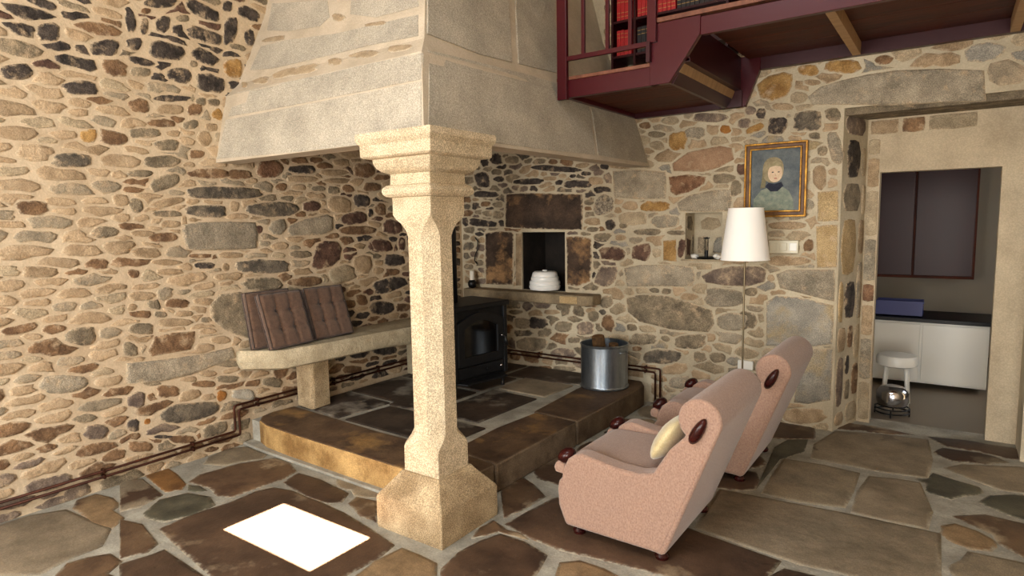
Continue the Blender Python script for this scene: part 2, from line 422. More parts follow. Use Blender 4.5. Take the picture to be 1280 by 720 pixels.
LEFT_STONES = [
 ('D', [(-2.841,3.045),(-2.846,3.031),(-2.872,3.011),(-2.921,2.994),(-2.968,2.982),(-3.004,2.98),(-3.035,2.98),(-3.036,2.993),(-3.028,3.007),(-3.007,3.024),(-2.972,3.041),(-2.929,3.058),(-2.882,3.068),(-2.842,3.07),(-2.824,3.062)]),
 ('D', [(-2.541,3.014),(-2.557,2.992),(-2.609,2.991),(-2.656,2.99),(-2.705,3.001),(-2.75,3.017),(-2.77,3.039),(-2.778,3.058),(-2.762,3.073),(-2.754,3.095),(-2.703,3.098),(-2.65,3.088),(-2.603,3.077),(-2.548,3.062),(-2.542,3.037)]),
 ('D', [(-2.445,3.106),(-2.464,3.087),(-2.484,3.083),(-2.505,3.079),(-2.516,3.093),(-2.509,3.115),(-2.501,3.136),(-2.481,3.15),(-2.462,3.152),(-2.442,3.149),(-2.443,3.128)]),
 ('D', [(-2.243,3.087),(-2.25,3.068),(-2.288,3.063),(-2.326,3.067),(-2.364,3.069),(-2.395,3.082),(-2.407,3.102),(-2.401,3.125),(-2.377,3.14),(-2.355,3.157),(-2.319,3.156),(-2.284,3.151),(-2.25,3.139),(-2.229,3.12),(-2.231,3.101)]),
 ('D', [(-3.095,2.872),(-3.096,2.845),(-3.104,2.819),(-3.116,2.8),(-3.128,2.804),(-3.14,2.798),(-3.152,2.81),(-3.153,2.85),(-3.152,2.886),(-3.152,2.927),(-3.139,2.94),(-3.127,2.942),(-3.116,2.931),(-3.105,2.917),(-3.099,2.895)]),
 ('D', [(-3.026,2.85),(-3.033,2.82),(-3.047,2.804),(-3.06,2.8),(-3.07,2.814),(-3.07,2.836),(-3.066,2.858),(-3.058,2.886),(-3.041,2.896),(-3.028,2.9),(-3.022,2.881)]),
 ('D', [(-2.887,2.901),(-2.891,2.877),(-2.908,2.856),(-2.927,2.837),(-2.944,2.843),(-2.963,2.84),(-2.975,2.851),(-2.972,2.873),(-2.972,2.893),(-2.957,2.915),(-2.937,2.932),(-2.918,2.943),(-2.902,2.944),(-2.884,2.944),(-2.881,2.924)]),
 ('B', [(-3.008,2.943),(-3.021,2.934),(-3.036,2.93),(-3.051,2.928),(-3.059,2.932),(-3.053,2.942),(-3.046,2.952),(-3.031,2.96),(-3.016,2.963),(-3,2.963),(-3.004,2.952)]),
 ('G', [(-2.761,2.955),(-2.78,2.944),(-2.802,2.939),(-2.828,2.934),(-2.841,2.941),(-2.842,2.952),(-2.831,2.964),(-2.809,2.975),(-2.785,2.983),(-2.764,2.982),(-2.758,2.969)]),
 ('D', [(-2.536,2.86),(-2.559,2.836),(-2.622,2.837),(-2.673,2.833),(-2.726,2.84),(-2.771,2.855),(-2.77,2.876),(-2.783,2.894),(-2.755,2.908),(-2.737,2.93),(-2.675,2.93),(-2.627,2.922),(-2.576,2.919),(-2.529,2.906),(-2.534,2.882)]),
 ('D', [(-2.415,2.951),(-2.434,2.914),(-2.455,2.875),(-2.477,2.874),(-2.503,2.848),(-2.523,2.856),(-2.523,2.902),(-2.513,2.95),(-2.508,3.001),(-2.485,3.033),(-2.462,3.051),(-2.443,3.049),(-2.416,3.058),(-2.407,3.027),(-2.414,2.986)]),
 ('D', [(-2.281,2.936),(-2.292,2.905),(-2.315,2.884),(-2.337,2.883),(-2.354,2.898),(-2.362,2.934),(-2.354,2.974),(-2.334,2.992),(-2.312,3.004),(-2.289,2.991),(-2.284,2.962)]),
 ('D', [(-3.078,2.725),(-3.092,2.701),(-3.118,2.689),(-3.141,2.694),(-3.157,2.704),(-3.161,2.72),(-3.156,2.74),(-3.13,2.758),(-3.104,2.766),(-3.076,2.771),(-3.069,2.75)]),
 ('D', [(-2.798,2.732),(-2.816,2.71),(-2.842,2.683),(-2.904,2.678),(-2.954,2.664),(-2.997,2.669),(-3.027,2.683),(-3.032,2.707),(-3.021,2.733),(-3.008,2.763),(-2.964,2.784),(-2.911,2.783),(-2.869,2.776),(-2.817,2.773),(-2.799,2.753)]),
 ('D', [(-2.595,2.709),(-2.607,2.688),(-2.65,2.691),(-2.688,2.698),(-2.726,2.708),(-2.754,2.727),(-2.758,2.748),(-2.744,2.766),(-2.726,2.78),(-2.702,2.797),(-2.66,2.787),(-2.622,2.779),(-2.593,2.763),(-2.561,2.743),(-2.572,2.723)]),
 ('G', [(-2.722,2.677),(-2.728,2.667),(-2.743,2.663),(-2.756,2.66),(-2.766,2.665),(-2.771,2.675),(-2.767,2.687),(-2.757,2.696),(-2.742,2.696),(-2.727,2.694),(-2.723,2.686)]),
 ('D', [(-3.014,2.62),(-3.034,2.609),(-3.079,2.608),(-3.12,2.611),(-3.145,2.621),(-3.15,2.633),(-3.151,2.647),(-3.11,2.653),(-3.064,2.652),(-3.02,2.645),(-2.999,2.632)]),
 ('G', [(-3.031,2.573),(-3.04,2.555),(-3.072,2.54),(-3.105,2.539),(-3.14,2.535),(-3.149,2.549),(-3.149,2.565),(-3.129,2.582),(-3.094,2.592),(-3.062,2.594),(-3.032,2.59)]),
 ('Y', [(-2.396,2.704),(-2.4,2.672),(-2.421,2.648),(-2.452,2.639),(-2.484,2.634),(-2.518,2.642),(-2.531,2.667),(-2.533,2.689),(-2.539,2.712),(-2.521,2.737),(-2.493,2.756),(-2.463,2.762),(-2.434,2.772),(-2.403,2.768),(-2.392,2.737)]),
 ('D', [(-2.77,2.578),(-2.784,2.559),(-2.809,2.539),(-2.85,2.54),(-2.888,2.545),(-2.92,2.556),(-2.929,2.572),(-2.924,2.587),(-2.922,2.601),(-2.899,2.616),(-2.866,2.631),(-2.826,2.637),(-2.787,2.637),(-2.77,2.619),(-2.765,2.599)]),
 ('D', [(-2.535,2.564),(-2.544,2.539),(-2.574,2.513),(-2.63,2.514),(-2.673,2.508),(-2.715,2.514),(-2.737,2.537),(-2.734,2.566),(-2.737,2.593),(-2.719,2.621),(-2.676,2.628),(-2.634,2.637),(-2.592,2.625),(-2.537,2.615),(-2.533,2.587)]),
 ('B', [(-3.053,2.35),(-3.06,2.328),(-3.085,2.316),(-3.113,2.315),(-3.14,2.317),(-3.166,2.324),(-3.171,2.339),(-3.181,2.351),(-3.176,2.366),(-3.158,2.381),(-3.134,2.39),(-3.109,2.403),(-3.084,2.401),(-3.064,2.391),(-3.055,2.371)]),
 ('D', [(-2.805,2.44),(-2.81,2.429),(-2.869,2.42),(-2.914,2.409),(-2.958,2.406),(-2.995,2.405),(-3.024,2.408),(-3.023,2.418),(-3,2.429),(-2.971,2.44),(-2.922,2.449),(-2.873,2.456),(-2.83,2.458),(-2.787,2.459),(-2.778,2.451)]),
 ('G', [(-2.681,2.432),(-2.695,2.417),(-2.716,2.417),(-2.734,2.419),(-2.748,2.425),(-2.749,2.435),(-2.74,2.447),(-2.722,2.457),(-2.701,2.463),(-2.682,2.462),(-2.684,2.446)]),
 ('G', [(-2.584,2.443),(-2.594,2.428),(-2.62,2.424),(-2.644,2.425),(-2.665,2.43),(-2.669,2.441),(-2.663,2.453),(-2.64,2.464),(-2.614,2.469),(-2.59,2.469),(-2.581,2.457)]),
 ('B', [(-2.712,2.375),(-2.732,2.352),(-2.766,2.343),(-2.797,2.338),(-2.814,2.351),(-2.809,2.373),(-2.8,2.396),(-2.774,2.416),(-2.742,2.42),(-2.711,2.417),(-2.713,2.394)]),
 ('T', [(-2.84,2.355),(-2.865,2.339),(-2.907,2.33),(-2.943,2.329),(-2.985,2.32),(-3.003,2.329),(-3.012,2.34),(-3.002,2.353),(-2.997,2.367),(-2.968,2.382),(-2.927,2.388),(-2.888,2.394),(-2.854,2.392),(-2.839,2.382),(-2.838,2.369)]),
 ('Y', [(-2.566,2.371),(-2.572,2.348),(-2.587,2.332),(-2.61,2.332),(-2.633,2.339),(-2.641,2.356),(-2.64,2.371),(-2.631,2.387),(-2.613,2.402),(-2.59,2.409),(-2.575,2.393)]),
 ('B', [(-2.898,2.266),(-2.906,2.253),(-2.945,2.246),(-2.982,2.24),(-3.016,2.24),(-3.051,2.24),(-3.065,2.248),(-3.078,2.256),(-3.06,2.267),(-3.045,2.279),(-3.003,2.284),(-2.966,2.294),(-2.932,2.292),(-2.908,2.286),(-2.9,2.277)]),
 ('G', [(-2.748,2.274),(-2.769,2.257),(-2.799,2.25),(-2.835,2.243),(-2.844,2.256),(-2.846,2.267),(-2.843,2.282),(-2.808,2.295),(-2.776,2.311),(-2.751,2.307),(-2.743,2.292)]),
 ('T', [(-2.613,2.272),(-2.62,2.257),(-2.648,2.253),(-2.674,2.244),(-2.689,2.257),(-2.692,2.274),(-2.689,2.291),(-2.67,2.3),(-2.646,2.3),(-2.615,2.299),(-2.61,2.284)]),
 ('G', [(-2.994,2.199),(-3,2.185),(-3.039,2.172),(-3.083,2.163),(-3.119,2.163),(-3.169,2.153),(-3.186,2.166),(-3.183,2.182),(-3.182,2.197),(-3.155,2.211),(-3.118,2.218),(-3.082,2.22),(-3.042,2.225),(-3.004,2.221),(-2.999,2.209)]),
 ('T', [(-2.878,2.206),(-2.883,2.194),(-2.907,2.19),(-2.931,2.189),(-2.956,2.191),(-2.957,2.201),(-2.96,2.209),(-2.94,2.218),(-2.916,2.223),(-2.888,2.227),(-2.871,2.219)]),
 ('G', [(-2.892,2.133),(-2.897,2.117),(-2.914,2.099),(-2.952,2.096),(-2.987,2.094),(-3.018,2.1),(-3.032,2.11),(-3.039,2.12),(-3.043,2.131),(-3.024,2.143),(-2.991,2.153),(-2.959,2.161),(-2.924,2.167),(-2.895,2.164),(-2.883,2.15)]),
 ('T', [(-2.661,2.179),(-2.674,2.161),(-2.69,2.147),(-2.711,2.143),(-2.733,2.148),(-2.749,2.165),(-2.764,2.182),(-2.761,2.201),(-2.751,2.217),(-2.741,2.234),(-2.72,2.242),(-2.697,2.243),(-2.674,2.239),(-2.665,2.22),(-2.656,2.201)]),
 ('B', [(-2.721,2.077),(-2.743,2.065),(-2.774,2.058),(-2.806,2.055),(-2.817,2.068),(-2.817,2.085),(-2.805,2.103),(-2.774,2.11),(-2.742,2.111),(-2.715,2.103),(-2.715,2.09)]),
 ('G', [(-2.882,2.022),(-2.906,2.005),(-2.938,1.989),(-2.989,1.987),(-3.037,1.978),(-3.084,1.982),(-3.119,1.992),(-3.102,2.011),(-3.111,2.026),(-3.089,2.043),(-3.037,2.05),(-2.992,2.06),(-2.94,2.064),(-2.909,2.052),(-2.878,2.04)]),
 ('G', [(-3.073,1.932),(-3.099,1.92),(-3.146,1.916),(-3.188,1.918),(-3.215,1.925),(-3.211,1.936),(-3.204,1.948),(-3.159,1.956),(-3.11,1.959),(-3.072,1.954),(-3.064,1.943)]),
 ('B', [(-2.544,1.967),(-2.534,1.951),(-2.575,1.938),(-2.634,1.93),(-2.7,1.925),(-2.763,1.93),(-2.829,1.934),(-2.847,1.946),(-2.844,1.957),(-2.815,1.97),(-2.779,1.984),(-2.707,1.992),(-2.636,1.999),(-2.583,1.992),(-2.551,1.981)]),
 ('G', [(-2.896,1.918),(-2.9,1.896),(-2.931,1.868),(-2.977,1.849),(-3.017,1.834),(-3.062,1.821),(-3.078,1.836),(-3.09,1.85),(-3.084,1.871),(-3.07,1.894),(-3.04,1.92),(-2.997,1.932),(-2.956,1.945),(-2.919,1.948),(-2.899,1.937)]),
 ('B', [(-2.376,1.968),(-2.364,1.956),(-2.389,1.943),(-2.431,1.936),(-2.469,1.933),(-2.508,1.93),(-2.545,1.936),(-2.549,1.955),(-2.552,1.971),(-2.541,1.987),(-2.513,1.998),(-2.471,1.996),(-2.433,1.997),(-2.389,1.993),(-2.372,1.98)]),
 ('DG', [(-2.288,1.829),(-2.314,1.81),(-2.426,1.792),(-2.57,1.79),(-2.686,1.787),(-2.798,1.79),(-2.848,1.807),(-2.854,1.826),(-2.852,1.846),(-2.791,1.863),(-2.684,1.873),(-2.567,1.873),(-2.438,1.873),(-2.317,1.864),(-2.314,1.846)]),
 ('G', [(-3.14,1.718),(-3.156,1.701),(-3.178,1.691),(-3.202,1.7),(-3.214,1.722),(-3.224,1.746),(-3.213,1.768),(-3.192,1.779),(-3.167,1.777),(-3.145,1.762),(-3.14,1.74)]),
 ('T', [(-2.872,1.774),(-2.903,1.758),(-2.947,1.745),(-2.988,1.731),(-3.029,1.726),(-3.062,1.725),(-3.072,1.733),(-3.093,1.74),(-3.073,1.756),(-3.044,1.771),(-2.996,1.782),(-2.949,1.793),(-2.908,1.795),(-2.883,1.791),(-2.872,1.784)]),
 ('G', [(-2.901,1.687),(-2.901,1.672),(-2.956,1.666),(-3.012,1.666),(-3.063,1.672),(-3.081,1.682),(-3.086,1.692),(-3.06,1.701),(-3.008,1.704),(-2.956,1.706),(-2.915,1.699)]),
 ('DG', [(-2.591,1.695),(-2.587,1.673),(-2.635,1.658),(-2.706,1.663),(-2.767,1.662),(-2.818,1.674),(-2.868,1.686),(-2.871,1.702),(-2.874,1.718),(-2.846,1.735),(-2.781,1.742),(-2.721,1.742),(-2.655,1.746),(-2.592,1.737),(-2.586,1.714)]),
 ('T', [(-2.489,1.728),(-2.498,1.707),(-2.522,1.704),(-2.545,1.702),(-2.555,1.719),(-2.552,1.739),(-2.549,1.762),(-2.528,1.774),(-2.507,1.769),(-2.486,1.763),(-2.484,1.744)]),
 ('DG', [(-2.008,1.694),(-2.064,1.67),(-2.165,1.663),(-2.26,1.662),(-2.343,1.673),(-2.406,1.687),(-2.441,1.704),(-2.434,1.721),(-2.424,1.741),(-2.348,1.757),(-2.254,1.768),(-2.15,1.776),(-2.055,1.769),(-1.994,1.749),(-1.976,1.722)]),
 ('T', [(-2.871,1.622),(-2.88,1.608),(-2.89,1.605),(-2.9,1.608),(-2.902,1.628),(-2.9,1.647),(-2.896,1.667),(-2.886,1.668),(-2.877,1.67),(-2.871,1.657),(-2.872,1.64)]),
 ('T', [(-2.918,1.605),(-2.952,1.596),(-2.989,1.598),(-3.03,1.596),(-3.042,1.611),(-3.034,1.626),(-3.015,1.64),(-2.979,1.64),(-2.947,1.639),(-2.915,1.632),(-2.913,1.619)]),
 ('LG', [(-2.898,1.613),(-2.778,1.627),(-2.545,1.63),(-2.364,1.622),(-2.35,1.54),(-2.364,1.434),(-2.498,1.429),(-2.791,1.437),(-2.878,1.447),(-2.9,1.522)]),
 ('B', [(-2.941,1.519),(-2.966,1.508),(-3.002,1.504),(-3.038,1.504),(-3.079,1.504),(-3.106,1.515),(-3.116,1.526),(-3.124,1.536),(-3.113,1.547),(-3.09,1.557),(-3.05,1.562),(-3.008,1.563),(-2.964,1.562),(-2.946,1.548),(-2.935,1.534)]),
 ('T', [(-3.086,1.558),(-3.089,1.549),(-3.125,1.543),(-3.167,1.544),(-3.203,1.548),(-3.219,1.559),(-3.222,1.57),(-3.2,1.578),(-3.161,1.577),(-3.118,1.576),(-3.087,1.567)]),
 ('T', [(-3.052,1.421),(-3.07,1.408),(-3.106,1.404),(-3.147,1.407),(-3.182,1.415),(-3.215,1.424),(-3.223,1.436),(-3.229,1.447),(-3.233,1.461),(-3.2,1.468),(-3.162,1.471),(-3.124,1.467),(-3.081,1.465),(-3.064,1.45),(-3.054,1.436)]),
 ('T', [(-2.918,1.36),(-2.951,1.354),(-2.993,1.349),(-3.051,1.353),(-3.089,1.363),(-3.117,1.373),(-3.113,1.384),(-3.075,1.39),(-3.018,1.388),(-2.967,1.381),(-2.93,1.371)]),
 ('T', [(-2.915,1.292),(-2.949,1.285),(-2.998,1.285),(-3.045,1.29),(-3.086,1.3),(-3.083,1.313),(-3.084,1.327),(-3.036,1.328),(-2.985,1.325),(-2.929,1.315),(-2.922,1.303)]),
 ('B', [(-3.199,1.3),(-3.207,1.289),(-3.224,1.287),(-3.241,1.291),(-3.253,1.304),(-3.258,1.32),(-3.252,1.334),(-3.237,1.339),(-3.219,1.334),(-3.199,1.328),(-3.194,1.312)]),
 ('T', [(-2.482,1.386),(-2.485,1.374),(-2.547,1.372),(-2.603,1.374),(-2.653,1.382),(-2.664,1.394),(-2.663,1.405),(-2.632,1.414),(-2.572,1.413),(-2.514,1.407),(-2.479,1.396)]),
 ('B', [(-2.72,1.387),(-2.757,1.384),(-2.8,1.387),(-2.848,1.391),(-2.871,1.399),(-2.875,1.406),(-2.86,1.413),(-2.81,1.413),(-2.765,1.411),(-2.717,1.406),(-2.724,1.396)]),
 ('D', [(-2.702,1.322),(-2.711,1.309),(-2.756,1.311),(-2.798,1.313),(-2.832,1.323),(-2.841,1.335),(-2.842,1.347),(-2.808,1.354),(-2.766,1.351),(-2.721,1.348),(-2.695,1.335)]),
 ('T', [(-2.595,1.305),(-2.596,1.29),(-2.61,1.287),(-2.623,1.284),(-2.634,1.295),(-2.64,1.308),(-2.636,1.322),(-2.629,1.334),(-2.616,1.333),(-2.602,1.332),(-2.592,1.319)]),
 ('R', [(-2.311,1.566),(-2.318,1.552),(-2.334,1.544),(-2.352,1.544),(-2.367,1.552),(-2.371,1.565),(-2.371,1.578),(-2.361,1.591),(-2.341,1.596),(-2.323,1.594),(-2.309,1.584)]),
 ('LG', [(-2.105,1.57),(-2.128,1.547),(-2.153,1.526),(-2.187,1.527),(-2.219,1.529),(-2.239,1.546),(-2.259,1.562),(-2.258,1.584),(-2.239,1.603),(-2.225,1.626),(-2.189,1.634),(-2.156,1.643),(-2.119,1.645),(-2.11,1.62),(-2.103,1.597)]),
 ('LG', [(-1.657,1.59),(-1.663,1.552),(-1.744,1.52),(-1.854,1.515),(-1.949,1.515),(-2.063,1.514),(-2.097,1.538),(-2.098,1.562),(-2.081,1.586),(-2.023,1.615),(-1.93,1.641),(-1.83,1.658),(-1.714,1.678),(-1.656,1.655),(-1.657,1.62)]),
 ('R', [(-1.776,1.736),(-1.805,1.712),(-1.858,1.703),(-1.905,1.704),(-1.951,1.712),(-1.946,1.739),(-1.946,1.766),(-1.897,1.782),(-1.844,1.79),(-1.801,1.778),(-1.774,1.76)]),
 ('T', [(-1.466,1.739),(-1.463,1.704),(-1.52,1.693),(-1.574,1.694),(-1.625,1.694),(-1.673,1.709),(-1.702,1.736),(-1.704,1.765),(-1.705,1.796),(-1.676,1.822),(-1.623,1.831),(-1.569,1.829),(-1.516,1.818),(-1.469,1.797),(-1.457,1.767)]),
 ('D', [(-1.246,1.777),(-1.262,1.755),(-1.298,1.742),(-1.34,1.744),(-1.385,1.741),(-1.416,1.76),(-1.427,1.782),(-1.437,1.803),(-1.432,1.827),(-1.407,1.848),(-1.361,1.853),(-1.319,1.849),(-1.277,1.843),(-1.247,1.824),(-1.243,1.8)]),
 ('R', [(-1.285,1.654),(-1.291,1.624),(-1.339,1.601),(-1.413,1.599),(-1.477,1.587),(-1.533,1.596),(-1.564,1.61),(-1.586,1.625),(-1.58,1.644),(-1.558,1.666),(-1.51,1.686),(-1.45,1.695),(-1.388,1.708),(-1.334,1.7),(-1.293,1.681)]),
 ('B', [(-1.193,1.536),(-1.203,1.521),(-1.258,1.508),(-1.348,1.504),(-1.438,1.506),(-1.526,1.511),(-1.588,1.524),(-1.605,1.54),(-1.596,1.555),(-1.558,1.569),(-1.497,1.58),(-1.404,1.578),(-1.308,1.579),(-1.237,1.567),(-1.183,1.552)]),
 ('R', [(-1.865,1.36),(-1.837,1.436),(-1.749,1.465),(-1.619,1.454),(-1.58,1.399),(-1.603,1.306),(-1.689,1.251),(-1.826,1.235),(-1.895,1.253)]),
 ('DG', [(-2.112,1.273),(-2.105,1.243),(-2.207,1.239),(-2.299,1.237),(-2.397,1.254),(-2.5,1.267),(-2.539,1.29),(-2.541,1.307),(-2.545,1.324),(-2.531,1.343),(-2.434,1.346),(-2.343,1.349),(-2.251,1.338),(-2.14,1.327),(-2.097,1.299)]),
 ('LT', [(-1.458,1.182),(-1.433,1.143),(-1.489,1.121),(-1.548,1.111),(-1.609,1.1),(-1.681,1.103),(-1.703,1.133),(-1.717,1.156),(-1.727,1.181),(-1.726,1.214),(-1.669,1.238),(-1.61,1.244),(-1.553,1.258),(-1.499,1.244),(-1.451,1.219)]),
 ('R', [(-1.1,1.396),(-1.124,1.36),(-1.174,1.342),(-1.227,1.351),(-1.272,1.369),(-1.296,1.395),(-1.281,1.422),(-1.254,1.452),(-1.19,1.458),(-1.128,1.464),(-1.094,1.436)]),
 ('B', [(-1.795,1.143),(-1.805,1.121),(-1.859,1.111),(-1.916,1.105),(-1.986,1.11),(-2.043,1.123),(-2.101,1.135),(-2.136,1.149),(-2.125,1.162),(-2.108,1.175),(-2.044,1.181),(-1.987,1.189),(-1.92,1.19),(-1.857,1.182),(-1.807,1.166)]),
 ('G', [(-2.162,1.138),(-2.182,1.119),(-2.245,1.113),(-2.315,1.112),(-2.386,1.125),(-2.465,1.136),(-2.487,1.159),(-2.513,1.181),(-2.486,1.197),(-2.46,1.214),(-2.39,1.214),(-2.319,1.213),(-2.24,1.203),(-2.189,1.181),(-2.175,1.159)]),
 ('G', [(-2.75,1.063),(-2.671,1.122),(-2.519,1.123),(-2.395,1.069),(-2.393,0.901),(-2.429,0.762),(-2.541,0.804),(-2.659,0.869),(-2.752,0.962)]),
 ('RB', [(-2.108,2.005),(-2.135,1.976),(-2.186,1.954),(-2.237,1.955),(-2.286,1.945),(-2.319,1.961),(-2.336,1.987),(-2.32,2.02),(-2.306,2.053),(-2.273,2.083),(-2.223,2.084),(-2.174,2.092),(-2.136,2.077),(-2.108,2.057),(-2.098,2.032)]),
 ('D', [(-1.804,2.032),(-1.813,2.013),(-1.851,1.998),(-1.915,1.999),(-1.964,1.996),(-2.015,1.998),(-2.045,2.008),(-2.066,2.018),(-2.052,2.031),(-2.043,2.046),(-1.983,2.054),(-1.936,2.061),(-1.881,2.066),(-1.828,2.064),(-1.814,2.047)]),
 ('T', [(-1.502,2.014),(-1.561,2),(-1.646,1.992),(-1.721,1.994),(-1.766,2.004),(-1.763,2.019),(-1.74,2.037),(-1.649,2.044),(-1.562,2.049),(-1.501,2.041),(-1.468,2.03)]),
 ('B', [(-1.173,2.064),(-1.178,2.034),(-1.215,2.011),(-1.261,1.994),(-1.314,1.996),(-1.367,1.998),(-1.409,2.014),(-1.414,2.04),(-1.424,2.064),(-1.407,2.091),(-1.366,2.115),(-1.307,2.114),(-1.256,2.122),(-1.213,2.111),(-1.186,2.09)]),
 ('T', [(-1.791,1.955),(-1.82,1.939),(-1.916,1.931),(-1.994,1.928),(-2.072,1.93),(-2.077,1.948),(-2.066,1.964),(-2.012,1.978),(-1.927,1.978),(-1.832,1.979),(-1.792,1.968)]),
 ('T', [(-1.481,1.956),(-1.5,1.94),(-1.586,1.935),(-1.659,1.934),(-1.722,1.939),(-1.746,1.949),(-1.718,1.96),(-1.665,1.972),(-1.59,1.977),(-1.516,1.979),(-1.462,1.971)]),
 ('B', [(-2.088,1.876),(-2.106,1.859),(-2.138,1.86),(-2.17,1.86),(-2.182,1.873),(-2.187,1.886),(-2.175,1.9),(-2.143,1.911),(-2.11,1.916),(-2.083,1.911),(-2.081,1.894)]),
 ('T', [(-1.906,1.887),(-1.921,1.872),(-1.962,1.869),(-1.999,1.872),(-2.038,1.876),(-2.039,1.888),(-2.034,1.899),(-2.004,1.908),(-1.968,1.913),(-1.931,1.912),(-1.913,1.901)]),
 ('G', [(-1.723,1.881),(-1.742,1.868),(-1.786,1.864),(-1.823,1.863),(-1.847,1.871),(-1.855,1.883),(-1.845,1.898),(-1.806,1.904),(-1.767,1.908),(-1.737,1.901),(-1.722,1.891)]),
 ('G', [(-1.579,1.877),(-1.58,1.861),(-1.612,1.85),(-1.645,1.841),(-1.68,1.845),(-1.699,1.865),(-1.698,1.888),(-1.681,1.908),(-1.643,1.908),(-1.607,1.906),(-1.577,1.893)]),
 ('B', [(-1.416,1.88),(-1.444,1.865),(-1.483,1.861),(-1.518,1.867),(-1.542,1.882),(-1.556,1.902),(-1.536,1.92),(-1.503,1.927),(-1.463,1.924),(-1.432,1.912),(-1.423,1.896)]),
 ('B', [(-1.112,1.919),(-1.116,1.897),(-1.178,1.885),(-1.234,1.879),(-1.299,1.878),(-1.316,1.902),(-1.311,1.927),(-1.286,1.951),(-1.224,1.956),(-1.16,1.955),(-1.116,1.939)]),
 ('R', [(-0.865,1.557),(-0.865,1.525),(-0.907,1.506),(-0.954,1.495),(-1.006,1.498),(-1.062,1.504),(-1.109,1.525),(-1.109,1.555),(-1.106,1.579),(-1.096,1.604),(-1.062,1.627),(-1.006,1.636),(-0.955,1.622),(-0.904,1.613),(-0.872,1.588)]),
 ('R', [(-0.995,1.373),(-1.009,1.349),(-1.066,1.343),(-1.122,1.342),(-1.178,1.349),(-1.231,1.365),(-1.244,1.391),(-1.255,1.414),(-1.26,1.441),(-1.222,1.458),(-1.163,1.458),(-1.108,1.453),(-1.052,1.442),(-1.017,1.42),(-1.008,1.397)]),
 ('R', [(-0.836,1.368),(-0.853,1.344),(-0.88,1.349),(-0.911,1.355),(-0.924,1.39),(-0.923,1.419),(-0.916,1.45),(-0.891,1.466),(-0.863,1.464),(-0.837,1.446),(-0.834,1.404)]),
 ('D', [(-0.844,1.244),(-0.846,1.22),(-0.9,1.208),(-0.957,1.206),(-1.012,1.202),(-1.071,1.212),(-1.103,1.238),(-1.098,1.267),(-1.089,1.29),(-1.086,1.321),(-1.021,1.314),(-0.972,1.316),(-0.919,1.305),(-0.859,1.29),(-0.851,1.265)]),
 ('D', [(-0.838,1.054),(-0.818,1.023),(-0.91,0.998),(-0.989,0.983),(-1.064,0.969),(-1.151,0.964),(-1.23,0.977),(-1.225,1.013),(-1.257,1.041),(-1.247,1.076),(-1.153,1.091),(-1.073,1.101),(-0.988,1.108),(-0.912,1.098),(-0.856,1.08)]),
 ('D', [(-1.006,0.803),(-1.04,0.784),(-1.091,0.775),(-1.15,0.771),(-1.213,0.784),(-1.274,0.803),(-1.293,0.832),(-1.303,0.857),(-1.289,0.879),(-1.26,0.9),(-1.201,0.907),(-1.136,0.895),(-1.074,0.883),(-1.02,0.86),(-1.01,0.831)]),
 ('T', [(-1.248,1.227),(-1.274,1.194),(-1.301,1.163),(-1.348,1.161),(-1.391,1.179),(-1.436,1.192),(-1.449,1.225),(-1.468,1.253),(-1.464,1.283),(-1.439,1.31),(-1.395,1.322),(-1.352,1.328),(-1.312,1.321),(-1.266,1.309),(-1.254,1.268)]),
 ('B', [(-1.317,0.906),(-1.34,0.888),(-1.379,0.889),(-1.418,0.895),(-1.441,0.924),(-1.448,0.95),(-1.45,0.98),(-1.416,0.985),(-1.378,0.981),(-1.34,0.964),(-1.329,0.935)]),
 ('B', [(-1.068,1.718),(-1.067,1.674),(-1.11,1.667),(-1.145,1.671),(-1.186,1.681),(-1.195,1.711),(-1.198,1.739),(-1.17,1.762),(-1.134,1.78),(-1.096,1.777),(-1.066,1.756)]),
 ('T', [(-1.004,1.851),(-1.007,1.834),(-1.033,1.818),(-1.08,1.816),(-1.125,1.823),(-1.148,1.84),(-1.158,1.858),(-1.135,1.875),(-1.093,1.88),(-1.049,1.88),(-1.013,1.869)]),
 ('D', [(-1.217,1.688),(-1.223,1.67),(-1.241,1.663),(-1.256,1.659),(-1.272,1.662),(-1.275,1.687),(-1.269,1.71),(-1.257,1.725),(-1.242,1.729),(-1.228,1.719),(-1.217,1.705)]),
 ('T', [(-3.121,1.15),(-3.132,1.14),(-3.163,1.137),(-3.196,1.14),(-3.231,1.143),(-3.257,1.154),(-3.265,1.168),(-3.269,1.181),(-3.251,1.19),(-3.228,1.195),(-3.198,1.194),(-3.168,1.189),(-3.129,1.183),(-3.109,1.17),(-3.105,1.158)]),
 ('G', [(-3.082,1.089),(-3.088,1.07),(-3.113,1.075),(-3.133,1.079),(-3.152,1.091),(-3.157,1.105),(-3.157,1.119),(-3.142,1.131),(-3.12,1.129),(-3.095,1.131),(-3.088,1.109)]),
 ('B', [(-2.9,1.076),(-2.906,1.062),(-2.939,1.059),(-2.975,1.065),(-3.007,1.072),(-3.042,1.081),(-3.048,1.095),(-3.048,1.107),(-3.043,1.119),(-3.024,1.129),(-2.989,1.127),(-2.955,1.123),(-2.923,1.115),(-2.9,1.102),(-2.889,1.088)]),
 ('T', [(-2.723,1.071),(-2.734,1.055),(-2.781,1.058),(-2.821,1.067),(-2.857,1.079),(-2.863,1.092),(-2.865,1.105),(-2.831,1.111),(-2.787,1.107),(-2.748,1.101),(-2.719,1.086)]),
 ('T', [(-3.23,1.095),(-3.238,1.086),(-3.252,1.084),(-3.266,1.087),(-3.275,1.095),(-3.272,1.105),(-3.269,1.115),(-3.257,1.12),(-3.244,1.119),(-3.232,1.114),(-3.225,1.105)]),
